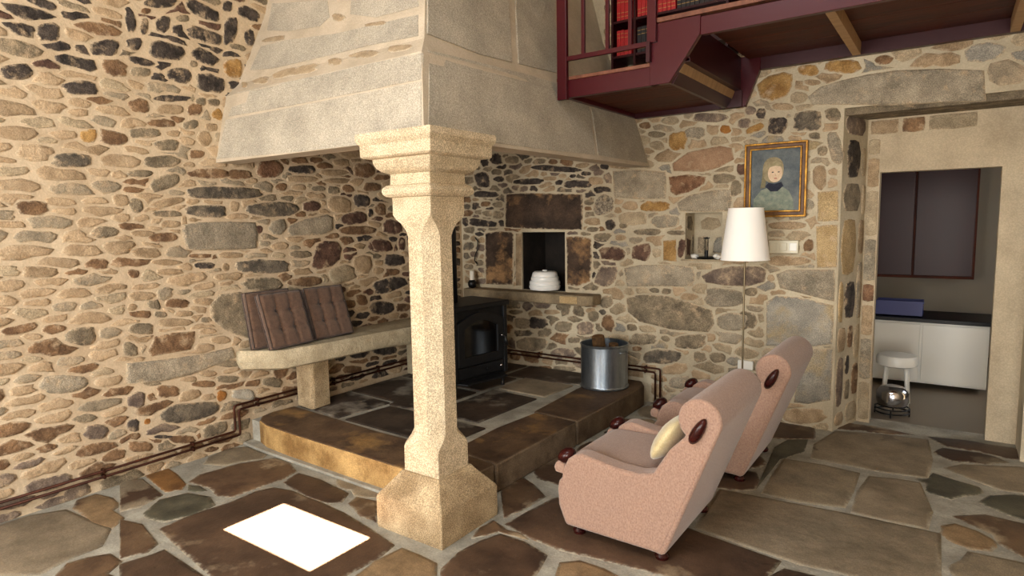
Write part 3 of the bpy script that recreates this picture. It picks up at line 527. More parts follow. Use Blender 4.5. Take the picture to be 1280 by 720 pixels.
 ('B', [(-3.147,1.033),(-3.16,1.021),(-3.204,1.03),(-3.244,1.039),(-3.263,1.051),(-3.266,1.06),(-3.27,1.072),(-3.23,1.072),(-3.192,1.072),(-3.149,1.064),(-3.142,1.046)]),
 ('G', [(-3.045,1.022),(-3.06,1.015),(-3.081,1.016),(-3.103,1.02),(-3.117,1.03),(-3.12,1.04),(-3.118,1.05),(-3.102,1.055),(-3.081,1.051),(-3.057,1.046),(-3.046,1.034)]),
 ('T', [(-2.874,1.008),(-2.885,1),(-2.921,1.001),(-2.959,1.003),(-2.993,1.014),(-2.989,1.026),(-2.984,1.037),(-2.957,1.04),(-2.923,1.036),(-2.883,1.029),(-2.874,1.017)]),
 ('T', [(-2.873,0.95),(-2.895,0.944),(-2.913,0.935),(-2.972,0.943),(-3.019,0.944),(-3.066,0.953),(-3.097,0.967),(-3.096,0.979),(-3.106,0.993),(-3.084,1.001),(-3.041,1.002),(-2.992,0.994),(-2.947,0.986),(-2.899,0.974),(-2.884,0.962)]),
 ('G', [(-3.14,0.936),(-3.144,0.915),(-3.183,0.918),(-3.216,0.924),(-3.244,0.934),(-3.282,0.944),(-3.283,0.96),(-3.278,0.972),(-3.277,0.986),(-3.252,0.993),(-3.22,0.993),(-3.189,0.99),(-3.154,0.985),(-3.136,0.969),(-3.139,0.952)]),
 ('G', [(-2.752,0.944),(-2.764,0.938),(-2.782,0.939),(-2.802,0.943),(-2.815,0.953),(-2.813,0.963),(-2.807,0.972),(-2.789,0.973),(-2.769,0.97),(-2.752,0.962),(-2.747,0.952)]),
 ('T', [(-2.717,0.863),(-2.736,0.858),(-2.767,0.856),(-2.803,0.86),(-2.828,0.87),(-2.838,0.883),(-2.824,0.893),(-2.798,0.896),(-2.765,0.894),(-2.733,0.883),(-2.719,0.872)]),
 ('G', [(-3.243,0.823),(-3.241,0.798),(-3.268,0.794),(-3.291,0.797),(-3.314,0.81),(-3.32,0.84),(-3.324,0.871),(-3.308,0.89),(-3.282,0.882),(-3.258,0.865),(-3.241,0.843)]),
 ('T', [(-2.621,0.775),(-2.654,0.769),(-2.699,0.776),(-2.746,0.787),(-2.762,0.803),(-2.764,0.815),(-2.757,0.828),(-2.71,0.827),(-2.662,0.823),(-2.629,0.807),(-2.618,0.791)]),
 ('B', [(-3.183,0.803),(-3.132,0.894),(-3.019,0.903),(-2.864,0.889),(-2.875,0.819),(-2.906,0.769),(-3.029,0.77),(-3.156,0.767)]),
 ('LG', [(-3.311,0.755),(-3.108,0.737),(-2.843,0.724),(-2.608,0.733),(-2.576,0.657),(-2.735,0.63),(-2.907,0.598),(-3.093,0.594),(-3.321,0.624)]),
 ('G', [(-2.561,0.598),(-2.586,0.587),(-2.644,0.596),(-2.692,0.61),(-2.731,0.627),(-2.738,0.643),(-2.725,0.657),(-2.673,0.655),(-2.623,0.643),(-2.568,0.63),(-2.557,0.612)]),
 ('B', [(-2.396,0.543),(-2.422,0.538),(-2.469,0.545),(-2.518,0.561),(-2.553,0.584),(-2.565,0.607),(-2.549,0.62),(-2.519,0.625),(-2.466,0.603),(-2.418,0.579),(-2.386,0.555)]),
 ('B', [(-2.165,0.46),(-2.183,0.434),(-2.213,0.421),(-2.247,0.42),(-2.277,0.435),(-2.293,0.46),(-2.307,0.483),(-2.296,0.506),(-2.291,0.532),(-2.263,0.546),(-2.231,0.556),(-2.201,0.546),(-2.17,0.54),(-2.153,0.517),(-2.159,0.488)]),
 ('G', [(-2.223,0.373),(-2.237,0.353),(-2.293,0.367),(-2.346,0.383),(-2.39,0.408),(-2.388,0.428),(-2.381,0.445),(-2.342,0.45),(-2.291,0.443),(-2.238,0.424),(-2.217,0.395)]),
 ('T', [(-2.883,0.557),(-2.888,0.544),(-2.923,0.55),(-2.952,0.56),(-2.986,0.57),(-2.989,0.579),(-2.985,0.586),(-2.965,0.589),(-2.935,0.585),(-2.9,0.581),(-2.882,0.569)]),
 ('T', [(-2.735,0.56),(-2.757,0.554),(-2.787,0.555),(-2.819,0.565),(-2.85,0.577),(-2.858,0.593),(-2.854,0.607),(-2.821,0.606),(-2.787,0.601),(-2.755,0.588),(-2.736,0.573)]),
 ('G', [(-3.115,0.576),(-3.143,0.577),(-3.17,0.58),(-3.202,0.587),(-3.215,0.599),(-3.224,0.61),(-3.211,0.617),(-3.183,0.615),(-3.153,0.606),(-3.126,0.595),(-3.12,0.586)]),
 ('B', [(-3.009,0.501),(-3.002,0.482),(-3.027,0.474),(-3.062,0.482),(-3.092,0.48),(-3.124,0.49),(-3.143,0.511),(-3.136,0.531),(-3.145,0.553),(-3.133,0.571),(-3.1,0.566),(-3.071,0.555),(-3.038,0.549),(-3.014,0.531),(-2.999,0.513)]),
 ('B', [(-2.749,0.487),(-2.772,0.479),(-2.826,0.49),(-2.872,0.502),(-2.91,0.519),(-2.917,0.534),(-2.895,0.541),(-2.858,0.541),(-2.808,0.532),(-2.762,0.516),(-2.751,0.5)]),
 ('G', [(-2.585,0.49),(-2.594,0.477),(-2.64,0.479),(-2.687,0.491),(-2.73,0.506),(-2.736,0.522),(-2.737,0.537),(-2.708,0.545),(-2.655,0.533),(-2.606,0.523),(-2.572,0.504)]),
 ('O', [(-2.679,0.385),(-2.69,0.37),(-2.709,0.367),(-2.729,0.363),(-2.744,0.376),(-2.742,0.403),(-2.737,0.43),(-2.718,0.439),(-2.7,0.435),(-2.68,0.422),(-2.673,0.401)]),
 ('P', [(-3.224,0.491),(-3.229,0.466),(-3.25,0.455),(-3.274,0.456),(-3.294,0.47),(-3.318,0.48),(-3.324,0.501),(-3.328,0.519),(-3.324,0.538),(-3.306,0.55),(-3.285,0.557),(-3.26,0.561),(-3.237,0.552),(-3.217,0.537),(-3.221,0.512)]),
 ('DG', [(-2.737,0.306),(-2.778,0.284),(-2.859,0.276),(-2.944,0.279),(-3.029,0.288),(-3.092,0.313),(-3.132,0.341),(-3.141,0.37),(-3.119,0.393),(-3.08,0.414),(-3.005,0.418),(-2.923,0.401),(-2.837,0.389),(-2.753,0.365),(-2.732,0.334)]),
 ('D', [(-3.272,0.339),(-3.273,0.311),(-3.293,0.31),(-3.312,0.316),(-3.331,0.333),(-3.337,0.353),(-3.335,0.37),(-3.328,0.389),(-3.306,0.388),(-3.284,0.389),(-3.268,0.366)]),
 ('O', [(-3.202,0.347),(-3.207,0.339),(-3.215,0.337),(-3.223,0.339),(-3.232,0.344),(-3.233,0.354),(-3.23,0.362),(-3.224,0.369),(-3.215,0.369),(-3.206,0.367),(-3.202,0.357)]),
 ('G', [(-2.679,0.16),(-2.694,0.14),(-2.729,0.129),(-2.768,0.127),(-2.803,0.132),(-2.853,0.131),(-2.86,0.155),(-2.859,0.173),(-2.875,0.195),(-2.847,0.211),(-2.81,0.219),(-2.771,0.217),(-2.731,0.215),(-2.686,0.206),(-2.682,0.182)]),
 ('W', [(-2.454,0.342),(-2.455,0.323),(-2.476,0.311),(-2.525,0.327),(-2.563,0.339),(-2.607,0.353),(-2.634,0.374),(-2.635,0.39),(-2.628,0.401),(-2.632,0.422),(-2.583,0.413),(-2.547,0.41),(-2.508,0.4),(-2.474,0.382),(-2.46,0.361)]),
 ('D', [(-3.064,0.203),(-3.083,0.204),(-3.111,0.21),(-3.143,0.219),(-3.174,0.23),(-3.184,0.241),(-3.177,0.246),(-3.15,0.243),(-3.115,0.231),(-3.085,0.219),(-3.062,0.208)]),
 ('B', [(-3.196,0.177),(-3.206,0.168),(-3.219,0.157),(-3.257,0.167),(-3.289,0.174),(-3.323,0.186),(-3.348,0.205),(-3.339,0.221),(-3.34,0.236),(-3.338,0.255),(-3.301,0.245),(-3.272,0.237),(-3.238,0.226),(-3.211,0.208),(-3.199,0.191)]),
 ('B', [(-2.913,0.132),(-2.952,0.132),(-3.003,0.141),(-3.053,0.16),(-3.079,0.181),(-3.096,0.202),(-3.073,0.211),(-3.028,0.203),(-2.979,0.19),(-2.933,0.168),(-2.925,0.15)]),
 ('D', [(-1.326,0.449),(-1.361,0.437),(-1.391,0.425),(-1.438,0.43),(-1.484,0.435),(-1.526,0.45),(-1.552,0.472),(-1.554,0.494),(-1.55,0.514),(-1.535,0.536),(-1.489,0.54),(-1.438,0.529),(-1.39,0.517),(-1.357,0.495),(-1.324,0.472)]),
 ('D', [(-0.992,0.424),(-1.006,0.402),(-1.052,0.392),(-1.111,0.396),(-1.169,0.402),(-1.222,0.421),(-1.275,0.442),(-1.297,0.468),(-1.287,0.489),(-1.286,0.516),(-1.222,0.516),(-1.16,0.507),(-1.104,0.494),(-1.038,0.479),(-1.009,0.451)]),
 ('D', [(-1.597,0.457),(-1.624,0.442),(-1.661,0.444),(-1.698,0.461),(-1.722,0.485),(-1.725,0.507),(-1.714,0.527),(-1.675,0.531),(-1.637,0.532),(-1.604,0.514),(-1.587,0.485)]),
 ('B', [(-1.431,0.303),(-1.485,0.3),(-1.547,0.317),(-1.614,0.331),(-1.627,0.356),(-1.625,0.375),(-1.596,0.387),(-1.539,0.383),(-1.479,0.368),(-1.425,0.346),(-1.425,0.324)]),
 ('T', [(-3.22,1.75),(-3.243,1.739),(-3.268,1.734),(-3.298,1.739),(-3.308,1.759),(-3.311,1.775),(-3.311,1.795),(-3.284,1.804),(-3.258,1.801),(-3.229,1.797),(-3.222,1.774)]),
 ('G', [(-3.296,1.568),(-3.309,1.555),(-3.34,1.548),(-3.37,1.542),(-3.403,1.542),(-3.427,1.55),(-3.45,1.561),(-3.446,1.577),(-3.433,1.591),(-3.42,1.605),(-3.391,1.609),(-3.362,1.607),(-3.329,1.605),(-3.307,1.594),(-3.292,1.582)]),
 ('B', [(-3.373,1.376),(-3.375,1.359),(-3.404,1.354),(-3.432,1.356),(-3.456,1.364),(-3.487,1.368),(-3.492,1.38),(-3.491,1.39),(-3.488,1.399),(-3.474,1.409),(-3.446,1.415),(-3.418,1.415),(-3.388,1.414),(-3.372,1.403),(-3.364,1.39)]),
 ('D', [(-3.213,2.677),(-3.218,2.653),(-3.249,2.631),(-3.286,2.627),(-3.316,2.622),(-3.356,2.614),(-3.36,2.635),(-3.364,2.651),(-3.363,2.67),(-3.339,2.692),(-3.304,2.705),(-3.271,2.722),(-3.235,2.729),(-3.205,2.723),(-3.202,2.7)]),
 ('D', [(-3.339,2.411),(-3.351,2.389),(-3.396,2.382),(-3.431,2.377),(-3.47,2.372),(-3.51,2.376),(-3.511,2.393),(-3.528,2.403),(-3.525,2.419),(-3.488,2.434),(-3.456,2.45),(-3.418,2.459),(-3.38,2.46),(-3.35,2.452),(-3.35,2.43)]),
 ('DG', [(-3.412,1.995),(-3.411,1.976),(-3.452,1.961),(-3.498,1.957),(-3.54,1.953),(-3.587,1.953),(-3.614,1.968),(-3.601,1.988),(-3.597,2.005),(-3.581,2.023),(-3.538,2.031),(-3.498,2.037),(-3.457,2.035),(-3.419,2.028),(-3.408,2.012)]),
 ('G', [(-3.467,0.953),(-3.473,0.927),(-3.496,0.907),(-3.532,0.905),(-3.567,0.92),(-3.597,0.934),(-3.629,0.951),(-3.624,0.971),(-3.625,0.988),(-3.609,1.003),(-3.583,1.014),(-3.549,1.015),(-3.514,1.016),(-3.475,1.008),(-3.474,0.978)]),
 ('LG', [(-3.549,0.656),(-3.584,0.646),(-3.629,0.642),(-3.679,0.648),(-3.728,0.662),(-3.757,0.687),(-3.779,0.713),(-3.771,0.739),(-3.746,0.759),(-3.7,0.761),(-3.652,0.754),(-3.608,0.739),(-3.551,0.723),(-3.53,0.696),(-3.53,0.673)]),
 ('P', [(-3.454,0.341),(-3.466,0.327),(-3.488,0.319),(-3.516,0.326),(-3.545,0.333),(-3.566,0.352),(-3.581,0.373),(-3.568,0.389),(-3.568,0.408),(-3.55,0.419),(-3.522,0.417),(-3.494,0.412),(-3.467,0.398),(-3.448,0.378),(-3.444,0.356)]),
 ('D', [(-3.516,2.684),(-3.532,2.659),(-3.558,2.653),(-3.58,2.65),(-3.606,2.643),(-3.62,2.658),(-3.629,2.674),(-3.619,2.694),(-3.614,2.714),(-3.594,2.734),(-3.569,2.743),(-3.544,2.756),(-3.525,2.749),(-3.51,2.736),(-3.516,2.71)]),
 ('D', [(-3.662,2.449),(-3.682,2.43),(-3.707,2.417),(-3.736,2.41),(-3.766,2.407),(-3.795,2.411),(-3.807,2.425),(-3.803,2.441),(-3.8,2.457),(-3.782,2.475),(-3.752,2.486),(-3.723,2.494),(-3.687,2.503),(-3.673,2.486),(-3.661,2.47)]),
 ('B', [(-3.647,1.706),(-3.669,1.692),(-3.691,1.679),(-3.724,1.68),(-3.753,1.683),(-3.788,1.687),(-3.792,1.705),(-3.798,1.72),(-3.796,1.737),(-3.776,1.753),(-3.74,1.753),(-3.71,1.758),(-3.681,1.752),(-3.652,1.743),(-3.659,1.723)]),
 ('T', [(-3.629,1.349),(-3.643,1.339),(-3.665,1.328),(-3.71,1.331),(-3.746,1.33),(-3.784,1.334),(-3.803,1.349),(-3.793,1.365),(-3.797,1.381),(-3.781,1.395),(-3.74,1.392),(-3.706,1.388),(-3.673,1.382),(-3.635,1.372),(-3.635,1.36)]),
 ('Y', [(-3.375,2.134),(-3.389,2.11),(-3.416,2.105),(-3.437,2.108),(-3.453,2.119),(-3.453,2.138),(-3.449,2.16),(-3.425,2.173),(-3.4,2.181),(-3.373,2.18),(-3.369,2.157)]),
]
BACK_STONES = [
 ('D', [(0.533,2.203),(0.544,2.165),(0.504,2.156),(0.461,2.159),(0.412,2.175),(0.383,2.204),(0.39,2.23),(0.404,2.255),(0.443,2.266),(0.49,2.267),(0.526,2.237)]),
 ('G', [(0.731,2.159),(0.683,2.149),(0.636,2.157),(0.59,2.165),(0.575,2.185),(0.568,2.206),(0.605,2.222),(0.655,2.226),(0.702,2.222),(0.74,2.208),(0.738,2.184)]),
 ('D', [(1.434,2.041),(1.395,2.035),(1.354,2.029),(1.243,2.038),(1.131,2.049),(1.009,2.066),(0.904,2.087),(0.867,2.104),(0.887,2.114),(0.933,2.12),(1.022,2.12),(1.152,2.104),(1.266,2.089),(1.362,2.072),(1.418,2.055)]),
 ('D', [(0.381,2.009),(0.389,1.975),(0.377,1.944),(0.336,1.939),(0.295,1.944),(0.248,1.943),(0.209,1.973),(0.201,2.008),(0.186,2.039),(0.18,2.075),(0.221,2.087),(0.258,2.097),(0.302,2.1),(0.349,2.081),(0.38,2.045)]),
 ('D', [(0.56,2.009),(0.554,1.994),(0.527,1.987),(0.49,1.987),(0.456,1.997),(0.428,2.01),(0.428,2.025),(0.453,2.035),(0.486,2.04),(0.526,2.039),(0.552,2.025)]),
 ('D', [(1.014,1.96),(0.975,1.944),(0.887,1.941),(0.783,1.946),(0.667,1.961),(0.666,1.977),(0.671,1.991),(0.74,2),(0.841,2.003),(0.946,1.998),(1.025,1.981)]),
 ('T', [(1.154,1.983),(1.147,1.971),(1.099,1.969),(1.051,1.973),(1.007,1.982),(1.01,1.992),(1.014,2.001),(1.045,2.007),(1.089,2.006),(1.137,2.005),(1.157,1.994)]),
 ('D', [(1.534,1.916),(1.537,1.901),(1.505,1.888),(1.432,1.885),(1.366,1.89),(1.29,1.89),(1.236,1.905),(1.235,1.924),(1.242,1.94),(1.268,1.954),(1.317,1.962),(1.382,1.963),(1.444,1.953),(1.523,1.946),(1.545,1.929)]),
 ('T', [(1.261,1.994),(1.249,1.985),(1.224,1.988),(1.203,1.99),(1.185,1.999),(1.187,2.009),(1.187,2.02),(1.21,2.021),(1.231,2.023),(1.255,2.017),(1.262,2.005)]),
 ('D', [(1.357,1.99),(1.343,1.985),(1.326,1.984),(1.311,1.988),(1.3,1.995),(1.304,2.004),(1.313,2.011),(1.329,2.012),(1.344,2.011),(1.36,2.006),(1.361,1.997)]),
 ('D', [(1.518,2.007),(1.514,1.998),(1.486,1.995),(1.455,1.995),(1.426,2.001),(1.418,2.013),(1.422,2.025),(1.442,2.033),(1.474,2.028),(1.507,2.025),(1.521,2.015)]),
 ('D', [(0.498,1.854),(0.451,1.838),(0.354,1.839),(0.266,1.84),(0.173,1.854),(0.172,1.878),(0.188,1.9),(0.259,1.912),(0.357,1.9),(0.453,1.891),(0.483,1.872)]),
 ('B', [(0.372,1.757),(0.34,1.75),(0.307,1.748),(0.27,1.753),(0.259,1.769),(0.264,1.783),(0.281,1.798),(0.32,1.802),(0.351,1.799),(0.383,1.792),(0.384,1.774)]),
 ('G', [(0.536,1.748),(0.511,1.734),(0.473,1.736),(0.437,1.741),(0.416,1.754),(0.407,1.766),(0.416,1.779),(0.451,1.789),(0.491,1.793),(0.531,1.789),(0.534,1.768)]),
 ('G', [(0.406,1.671),(0.395,1.651),(0.356,1.648),(0.322,1.651),(0.292,1.661),(0.28,1.676),(0.274,1.694),(0.306,1.704),(0.34,1.708),(0.376,1.706),(0.394,1.689)]),
 ('D', [(0.467,1.557),(0.455,1.542),(0.364,1.541),(0.28,1.547),(0.203,1.551),(0.127,1.562),(0.101,1.583),(0.114,1.601),(0.102,1.625),(0.16,1.638),(0.252,1.628),(0.327,1.613),(0.417,1.603),(0.464,1.584),(0.467,1.57)]),
 ('S', [(0.582,1.861),(0.838,1.866),(1.194,1.845),(1.43,1.829),(1.438,1.691),(1.428,1.51),(1.191,1.512),(0.832,1.522),(0.565,1.54),(0.569,1.713)]),
 ('SP', [(1.745,1.705),(1.722,1.673),(1.675,1.651),(1.628,1.638),(1.584,1.636),(1.553,1.656),(1.541,1.694),(1.554,1.738),(1.574,1.778),(1.606,1.808),(1.646,1.825),(1.684,1.81),(1.725,1.796),(1.74,1.765),(1.739,1.735)]),
 ('T', [(1.607,1.579),(1.609,1.556),(1.565,1.549),(1.519,1.55),(1.469,1.56),(1.449,1.576),(1.452,1.591),(1.466,1.607),(1.513,1.612),(1.56,1.616),(1.601,1.602)]),
 ('G', [(1.589,1.502),(1.566,1.493),(1.53,1.489),(1.497,1.491),(1.476,1.5),(1.478,1.513),(1.486,1.527),(1.521,1.532),(1.559,1.531),(1.595,1.524),(1.592,1.512)]),
 ('G', [(1.707,1.436),(1.691,1.414),(1.635,1.41),(1.588,1.413),(1.546,1.424),(1.539,1.445),(1.555,1.466),(1.602,1.477),(1.65,1.479),(1.706,1.477),(1.723,1.456)]),
 ('S', [(0.314,1.485),(0.495,1.5),(0.661,1.484),(0.656,1.256),(0.641,0.969),(0.483,0.962),(0.31,0.962),(0.305,1.167)]),
 ('T', [(0.69,1.476),(0.756,1.476),(0.746,0.966),(0.679,0.962)]),
 ('S', [(1.259,1.445),(1.378,1.452),(1.518,1.431),(1.525,1.235),(1.508,1.037),(1.375,0.987),(1.264,0.997),(1.266,1.229)]),
 ('T', [(1.642,1.93),(1.629,1.912),(1.58,1.909),(1.532,1.907),(1.499,1.926),(1.491,1.95),(1.497,1.972),(1.532,1.982),(1.579,1.976),(1.627,1.965),(1.639,1.946)]),
 ('LG', [(1.733,2.018),(1.988,2.017),(2.216,1.983),(2.224,1.884),(2.218,1.765),(1.989,1.766),(1.749,1.789),(1.741,1.907)]),
 ('RB', [(2.244,1.942),(2.407,1.953),(2.558,1.925),(2.54,1.869),(2.422,1.81),(2.308,1.782),(2.259,1.817)]),
 ('G', [(2.777,1.887),(2.751,1.876),(2.722,1.865),(2.685,1.869),(2.644,1.866),(2.618,1.88),(2.612,1.899),(2.608,1.918),(2.621,1.937),(2.66,1.943),(2.694,1.944),(2.727,1.939),(2.758,1.93),(2.788,1.918),(2.787,1.902)]),
 ('R', [(2.874,1.955),(2.87,1.926),(2.844,1.927),(2.822,1.923),(2.802,1.94),(2.796,1.964),(2.795,1.986),(2.805,2.01),(2.83,2.004),(2.856,2.008),(2.865,1.98)]),
 ('Y', [(2.249,1.697),(2.256,1.678),(2.214,1.664),(2.162,1.657),(2.107,1.658),(2.05,1.662),(1.997,1.674),(1.991,1.697),(1.999,1.717),(2.022,1.734),(2.059,1.75),(2.121,1.742),(2.179,1.745),(2.231,1.733),(2.259,1.715)]),
 ('LG', [(2.315,1.723),(2.423,1.784),(2.605,1.815),(2.755,1.821),(2.763,1.734),(2.747,1.647),(2.543,1.645),(2.343,1.656)]),
 ('LT', [(2.05,1.584),(2.047,1.552),(1.977,1.55),(1.923,1.541),(1.865,1.553),(1.798,1.564),(1.792,1.589),(1.79,1.609),(1.788,1.63),(1.825,1.648),(1.878,1.661),(1.936,1.656),(2.004,1.663),(2.046,1.641),(2.052,1.611)]),
 ('LG', [(2.34,1.568),(2.332,1.544),(2.293,1.525),(2.238,1.523),(2.185,1.513),(2.139,1.525),(2.114,1.545),(2.082,1.565),(2.094,1.59),(2.121,1.614),(2.175,1.623),(2.227,1.632),(2.271,1.619),(2.324,1.613),(2.339,1.59)]),
 ('G', [(2.166,1.472),(2.132,1.456),(2.053,1.461),(1.973,1.463),(1.938,1.477),(1.925,1.491),(1.954,1.505),(2.025,1.512),(2.098,1.515),(2.168,1.508),(2.181,1.489)]),
 ('G', [(2.387,1.473),(2.373,1.462),(2.325,1.461),(2.28,1.461),(2.244,1.468),(2.232,1.479),(2.239,1.49),(2.272,1.498),(2.319,1.496),(2.374,1.496),(2.382,1.483)]),
 ('D', [(1.762,1.543),(1.744,1.52),(1.723,1.505),(1.695,1.505),(1.67,1.519),(1.661,1.545),(1.66,1.573),(1.681,1.595),(1.711,1.602),(1.736,1.59),(1.753,1.571)]),
 ('G', [(1.869,1.532),(1.852,1.522),(1.832,1.519),(1.811,1.523),(1.801,1.534),(1.797,1.545),(1.803,1.558),(1.824,1.563),(1.846,1.569),(1.861,1.56),(1.872,1.548)]),
 ('D', [(1.695,1.425),(1.671,1.404),(1.626,1.4),(1.585,1.402),(1.552,1.417),(1.565,1.442),(1.574,1.465),(1.616,1.473),(1.655,1.472),(1.69,1.463),(1.705,1.445)]),
 ('T', [(1.608,1.569),(1.597,1.556),(1.575,1.552),(1.553,1.559),(1.529,1.568),(1.525,1.584),(1.529,1.599),(1.549,1.607),(1.57,1.607),(1.596,1.606),(1.606,1.587)]),
 ('R', [(1.852,1.279),(1.837,1.249),(1.793,1.231),(1.735,1.236),(1.685,1.242),(1.621,1.246),(1.613,1.275),(1.605,1.297),(1.591,1.324),(1.626,1.349),(1.689,1.354),(1.741,1.359),(1.792,1.353),(1.829,1.335),(1.856,1.309)]),
 ('R', [(2.083,1.29),(2.073,1.252),(2.036,1.234),(1.997,1.241),(1.963,1.249),(1.916,1.256),(1.911,1.291),(1.918,1.321),(1.921,1.354),(1.959,1.375),(1.998,1.382),(2.033,1.389),(2.076,1.392),(2.089,1.357),(2.092,1.323)]),
 ('Y', [(2.2,1.412),(2.312,1.425),(2.321,1.239),(2.202,1.243)]),
 ('R', [(2.387,1.332),(2.375,1.294),(2.356,1.272),(2.339,1.276),(2.326,1.299),(2.331,1.355),(2.339,1.407),(2.357,1.429),(2.372,1.421),(2.393,1.416),(2.394,1.371)]),
 ('T', [(1.863,1.435),(1.851,1.422),(1.823,1.414),(1.793,1.414),(1.757,1.417),(1.763,1.435),(1.757,1.451),(1.782,1.461),(1.813,1.462),(1.842,1.458),(1.858,1.447)]),
 ('P', [(1.76,1.061),(1.728,1.025),(1.682,0.998),(1.634,0.997),(1.594,1.01),(1.546,1.024),(1.555,1.069),(1.576,1.107),(1.587,1.148),(1.63,1.183),(1.68,1.174),(1.725,1.182),(1.777,1.18),(1.781,1.138),(1.77,1.099)]),
 ('LG', [(1.842,1.171),(1.992,1.203),(2.279,1.211),(2.457,1.196),(2.478,1.117),(2.459,1.037),(2.211,1.025),(1.872,1.009)]),
 ('P', [(2.531,1.125),(2.628,1.181),(2.774,1.211),(2.986,1.217),(3.034,1.187),(3.025,1.1),(2.9,1.057),(2.714,1.055),(2.565,1.074)]),
 ('G', [(1.865,0.903),(1.993,0.945),(2.247,0.945),(2.434,0.902),(2.621,0.847),(2.642,0.737),(2.591,0.666),(2.285,0.66),(1.994,0.705),(1.881,0.782)]),
 ('LG', [(2.882,0.952),(2.872,0.922),(2.819,0.897),(2.755,0.882),(2.694,0.879),(2.627,0.876),(2.575,0.898),(2.553,0.935),(2.576,0.972),(2.572,1.02),(2.645,1.036),(2.72,1.027),(2.793,1.028),(2.858,1.009),(2.859,0.976)]),
 ('LG', [(2.888,0.763),(2.89,0.729),(2.849,0.701),(2.792,0.694),(2.742,0.695),(2.696,0.704),(2.668,0.728),(2.66,0.757),(2.665,0.79),(2.701,0.817),(2.748,0.834),(2.799,0.843),(2.846,0.835),(2.901,0.828),(2.904,0.793)]),
 ('G', [(2.151,0.547),(2.124,0.523),(2.067,0.51),(2.017,0.496),(1.968,0.499),(1.898,0.493),(1.885,0.519),(1.907,0.546),(1.914,0.57),(1.941,0.598),(2.007,0.603),(2.061,0.609),(2.11,0.605),(2.151,0.593),(2.142,0.569)]),
 ('DG', [(2.362,0.419),(2.338,0.392),(2.275,0.369),(2.201,0.35),(2.132,0.351),(2.048,0.344),(2.025,0.371),(2.029,0.4),(2.041,0.428),(2.083,0.455),(2.149,0.476),(2.228,0.482),(2.304,0.481),(2.366,0.469),(2.373,0.443)]),
 ('G', [(2.575,0.569),(2.548,0.538),(2.498,0.515),(2.438,0.509),(2.379,0.506),(2.321,0.512),(2.307,0.537),(2.317,0.56),(2.311,0.583),(2.346,0.61),(2.409,0.626),(2.467,0.633),(2.529,0.643),(2.579,0.632),(2.566,0.597)]),
 ('T', [(2.511,0.949),(2.49,0.933),(2.459,0.92),(2.415,0.917),(2.37,0.921),(2.354,0.939),(2.368,0.957),(2.384,0.976),(2.431,0.977),(2.471,0.976),(2.5,0.965)]),
 ('G', [(2.269,0.984),(2.268,0.97),(2.241,0.961),(2.215,0.96),(2.196,0.966),(2.192,0.98),(2.197,0.994),(2.211,1.009),(2.237,1.007),(2.261,1.006),(2.277,0.997)]),
 ('G', [(2.167,0.983),(2.162,0.971),(2.137,0.968),(2.114,0.968),(2.094,0.975),(2.082,0.984),(2.081,0.994),(2.1,1.003),(2.124,1.008),(2.146,1.004),(2.166,0.997)]),
 ('G', [(1.738,0.852),(1.711,0.821),(1.675,0.803),(1.636,0.805),(1.606,0.824),(1.604,0.855),(1.616,0.884),(1.644,0.912),(1.683,0.918),(1.718,0.914),(1.731,0.886)]),
 ('G', [(1.969,0.647),(1.964,0.628),(1.935,0.619),(1.907,0.617),(1.877,0.623),(1.873,0.644),(1.872,0.663),(1.89,0.677),(1.917,0.681),(1.945,0.676),(1.961,0.663)]),
 ('G', [(2.587,0.439),(2.564,0.419),(2.537,0.408),(2.505,0.401),(2.479,0.422),(2.479,0.453),(2.478,0.482),(2.504,0.496),(2.534,0.493),(2.569,0.49),(2.576,0.463)]),
 ('G', [(2.74,0.461),(2.726,0.437),(2.691,0.425),(2.654,0.413),(2.625,0.428),(2.609,0.45),(2.606,0.478),(2.635,0.499),(2.672,0.503),(2.712,0.503),(2.736,0.484)]),
 ('G', [(2.265,0.581),(2.265,0.569),(2.251,0.557),(2.228,0.554),(2.208,0.559),(2.196,0.57),(2.187,0.584),(2.201,0.595),(2.22,0.6),(2.241,0.6),(2.258,0.592)]),
 ('B', [(1.752,0.641),(1.736,0.611),(1.72,0.583),(1.691,0.596),(1.664,0.595),(1.644,0.619),(1.62,0.639),(1.619,0.668),(1.625,0.696),(1.64,0.725),(1.666,0.741),(1.692,0.749),(1.717,0.74),(1.734,0.714),(1.747,0.681)]),
 ('B', [(2.011,0.462),(2,0.45),(1.973,0.442),(1.95,0.44),(1.927,0.441),(1.925,0.454),(1.924,0.467),(1.946,0.478),(1.971,0.484),(1.993,0.48),(2.013,0.474)]),
 ('G', [(1.594,0.715),(1.581,0.687),(1.555,0.67),(1.525,0.666),(1.496,0.68),(1.479,0.711),(1.484,0.748),(1.506,0.776),(1.54,0.778),(1.57,0.768),(1.593,0.746)]),
 ('G', [(0.873,0.587),(0.848,0.557),(0.788,0.54),(0.726,0.528),(0.668,0.544),(0.656,0.585),(0.656,0.628),(0.715,0.647),(0.777,0.644),(0.839,0.638),(0.866,0.613)]),
 ('D', [(1.058,0.601),(1.028,0.58),(0.993,0.558),(0.941,0.552),(0.894,0.547),(0.844,0.549),(0.817,0.573),(0.826,0.604),(0.83,0.632),(0.853,0.661),(0.908,0.664),(0.958,0.661),(1.014,0.659),(1.044,0.64),(1.043,0.619)]),
 ('G', [(1.309,0.58),(1.268,0.55),(1.207,0.541),(1.154,0.545),(1.121,0.569),(1.127,0.606),(1.161,0.639),(1.216,0.649),(1.268,0.648),(1.32,0.638),(1.312,0.607)]),
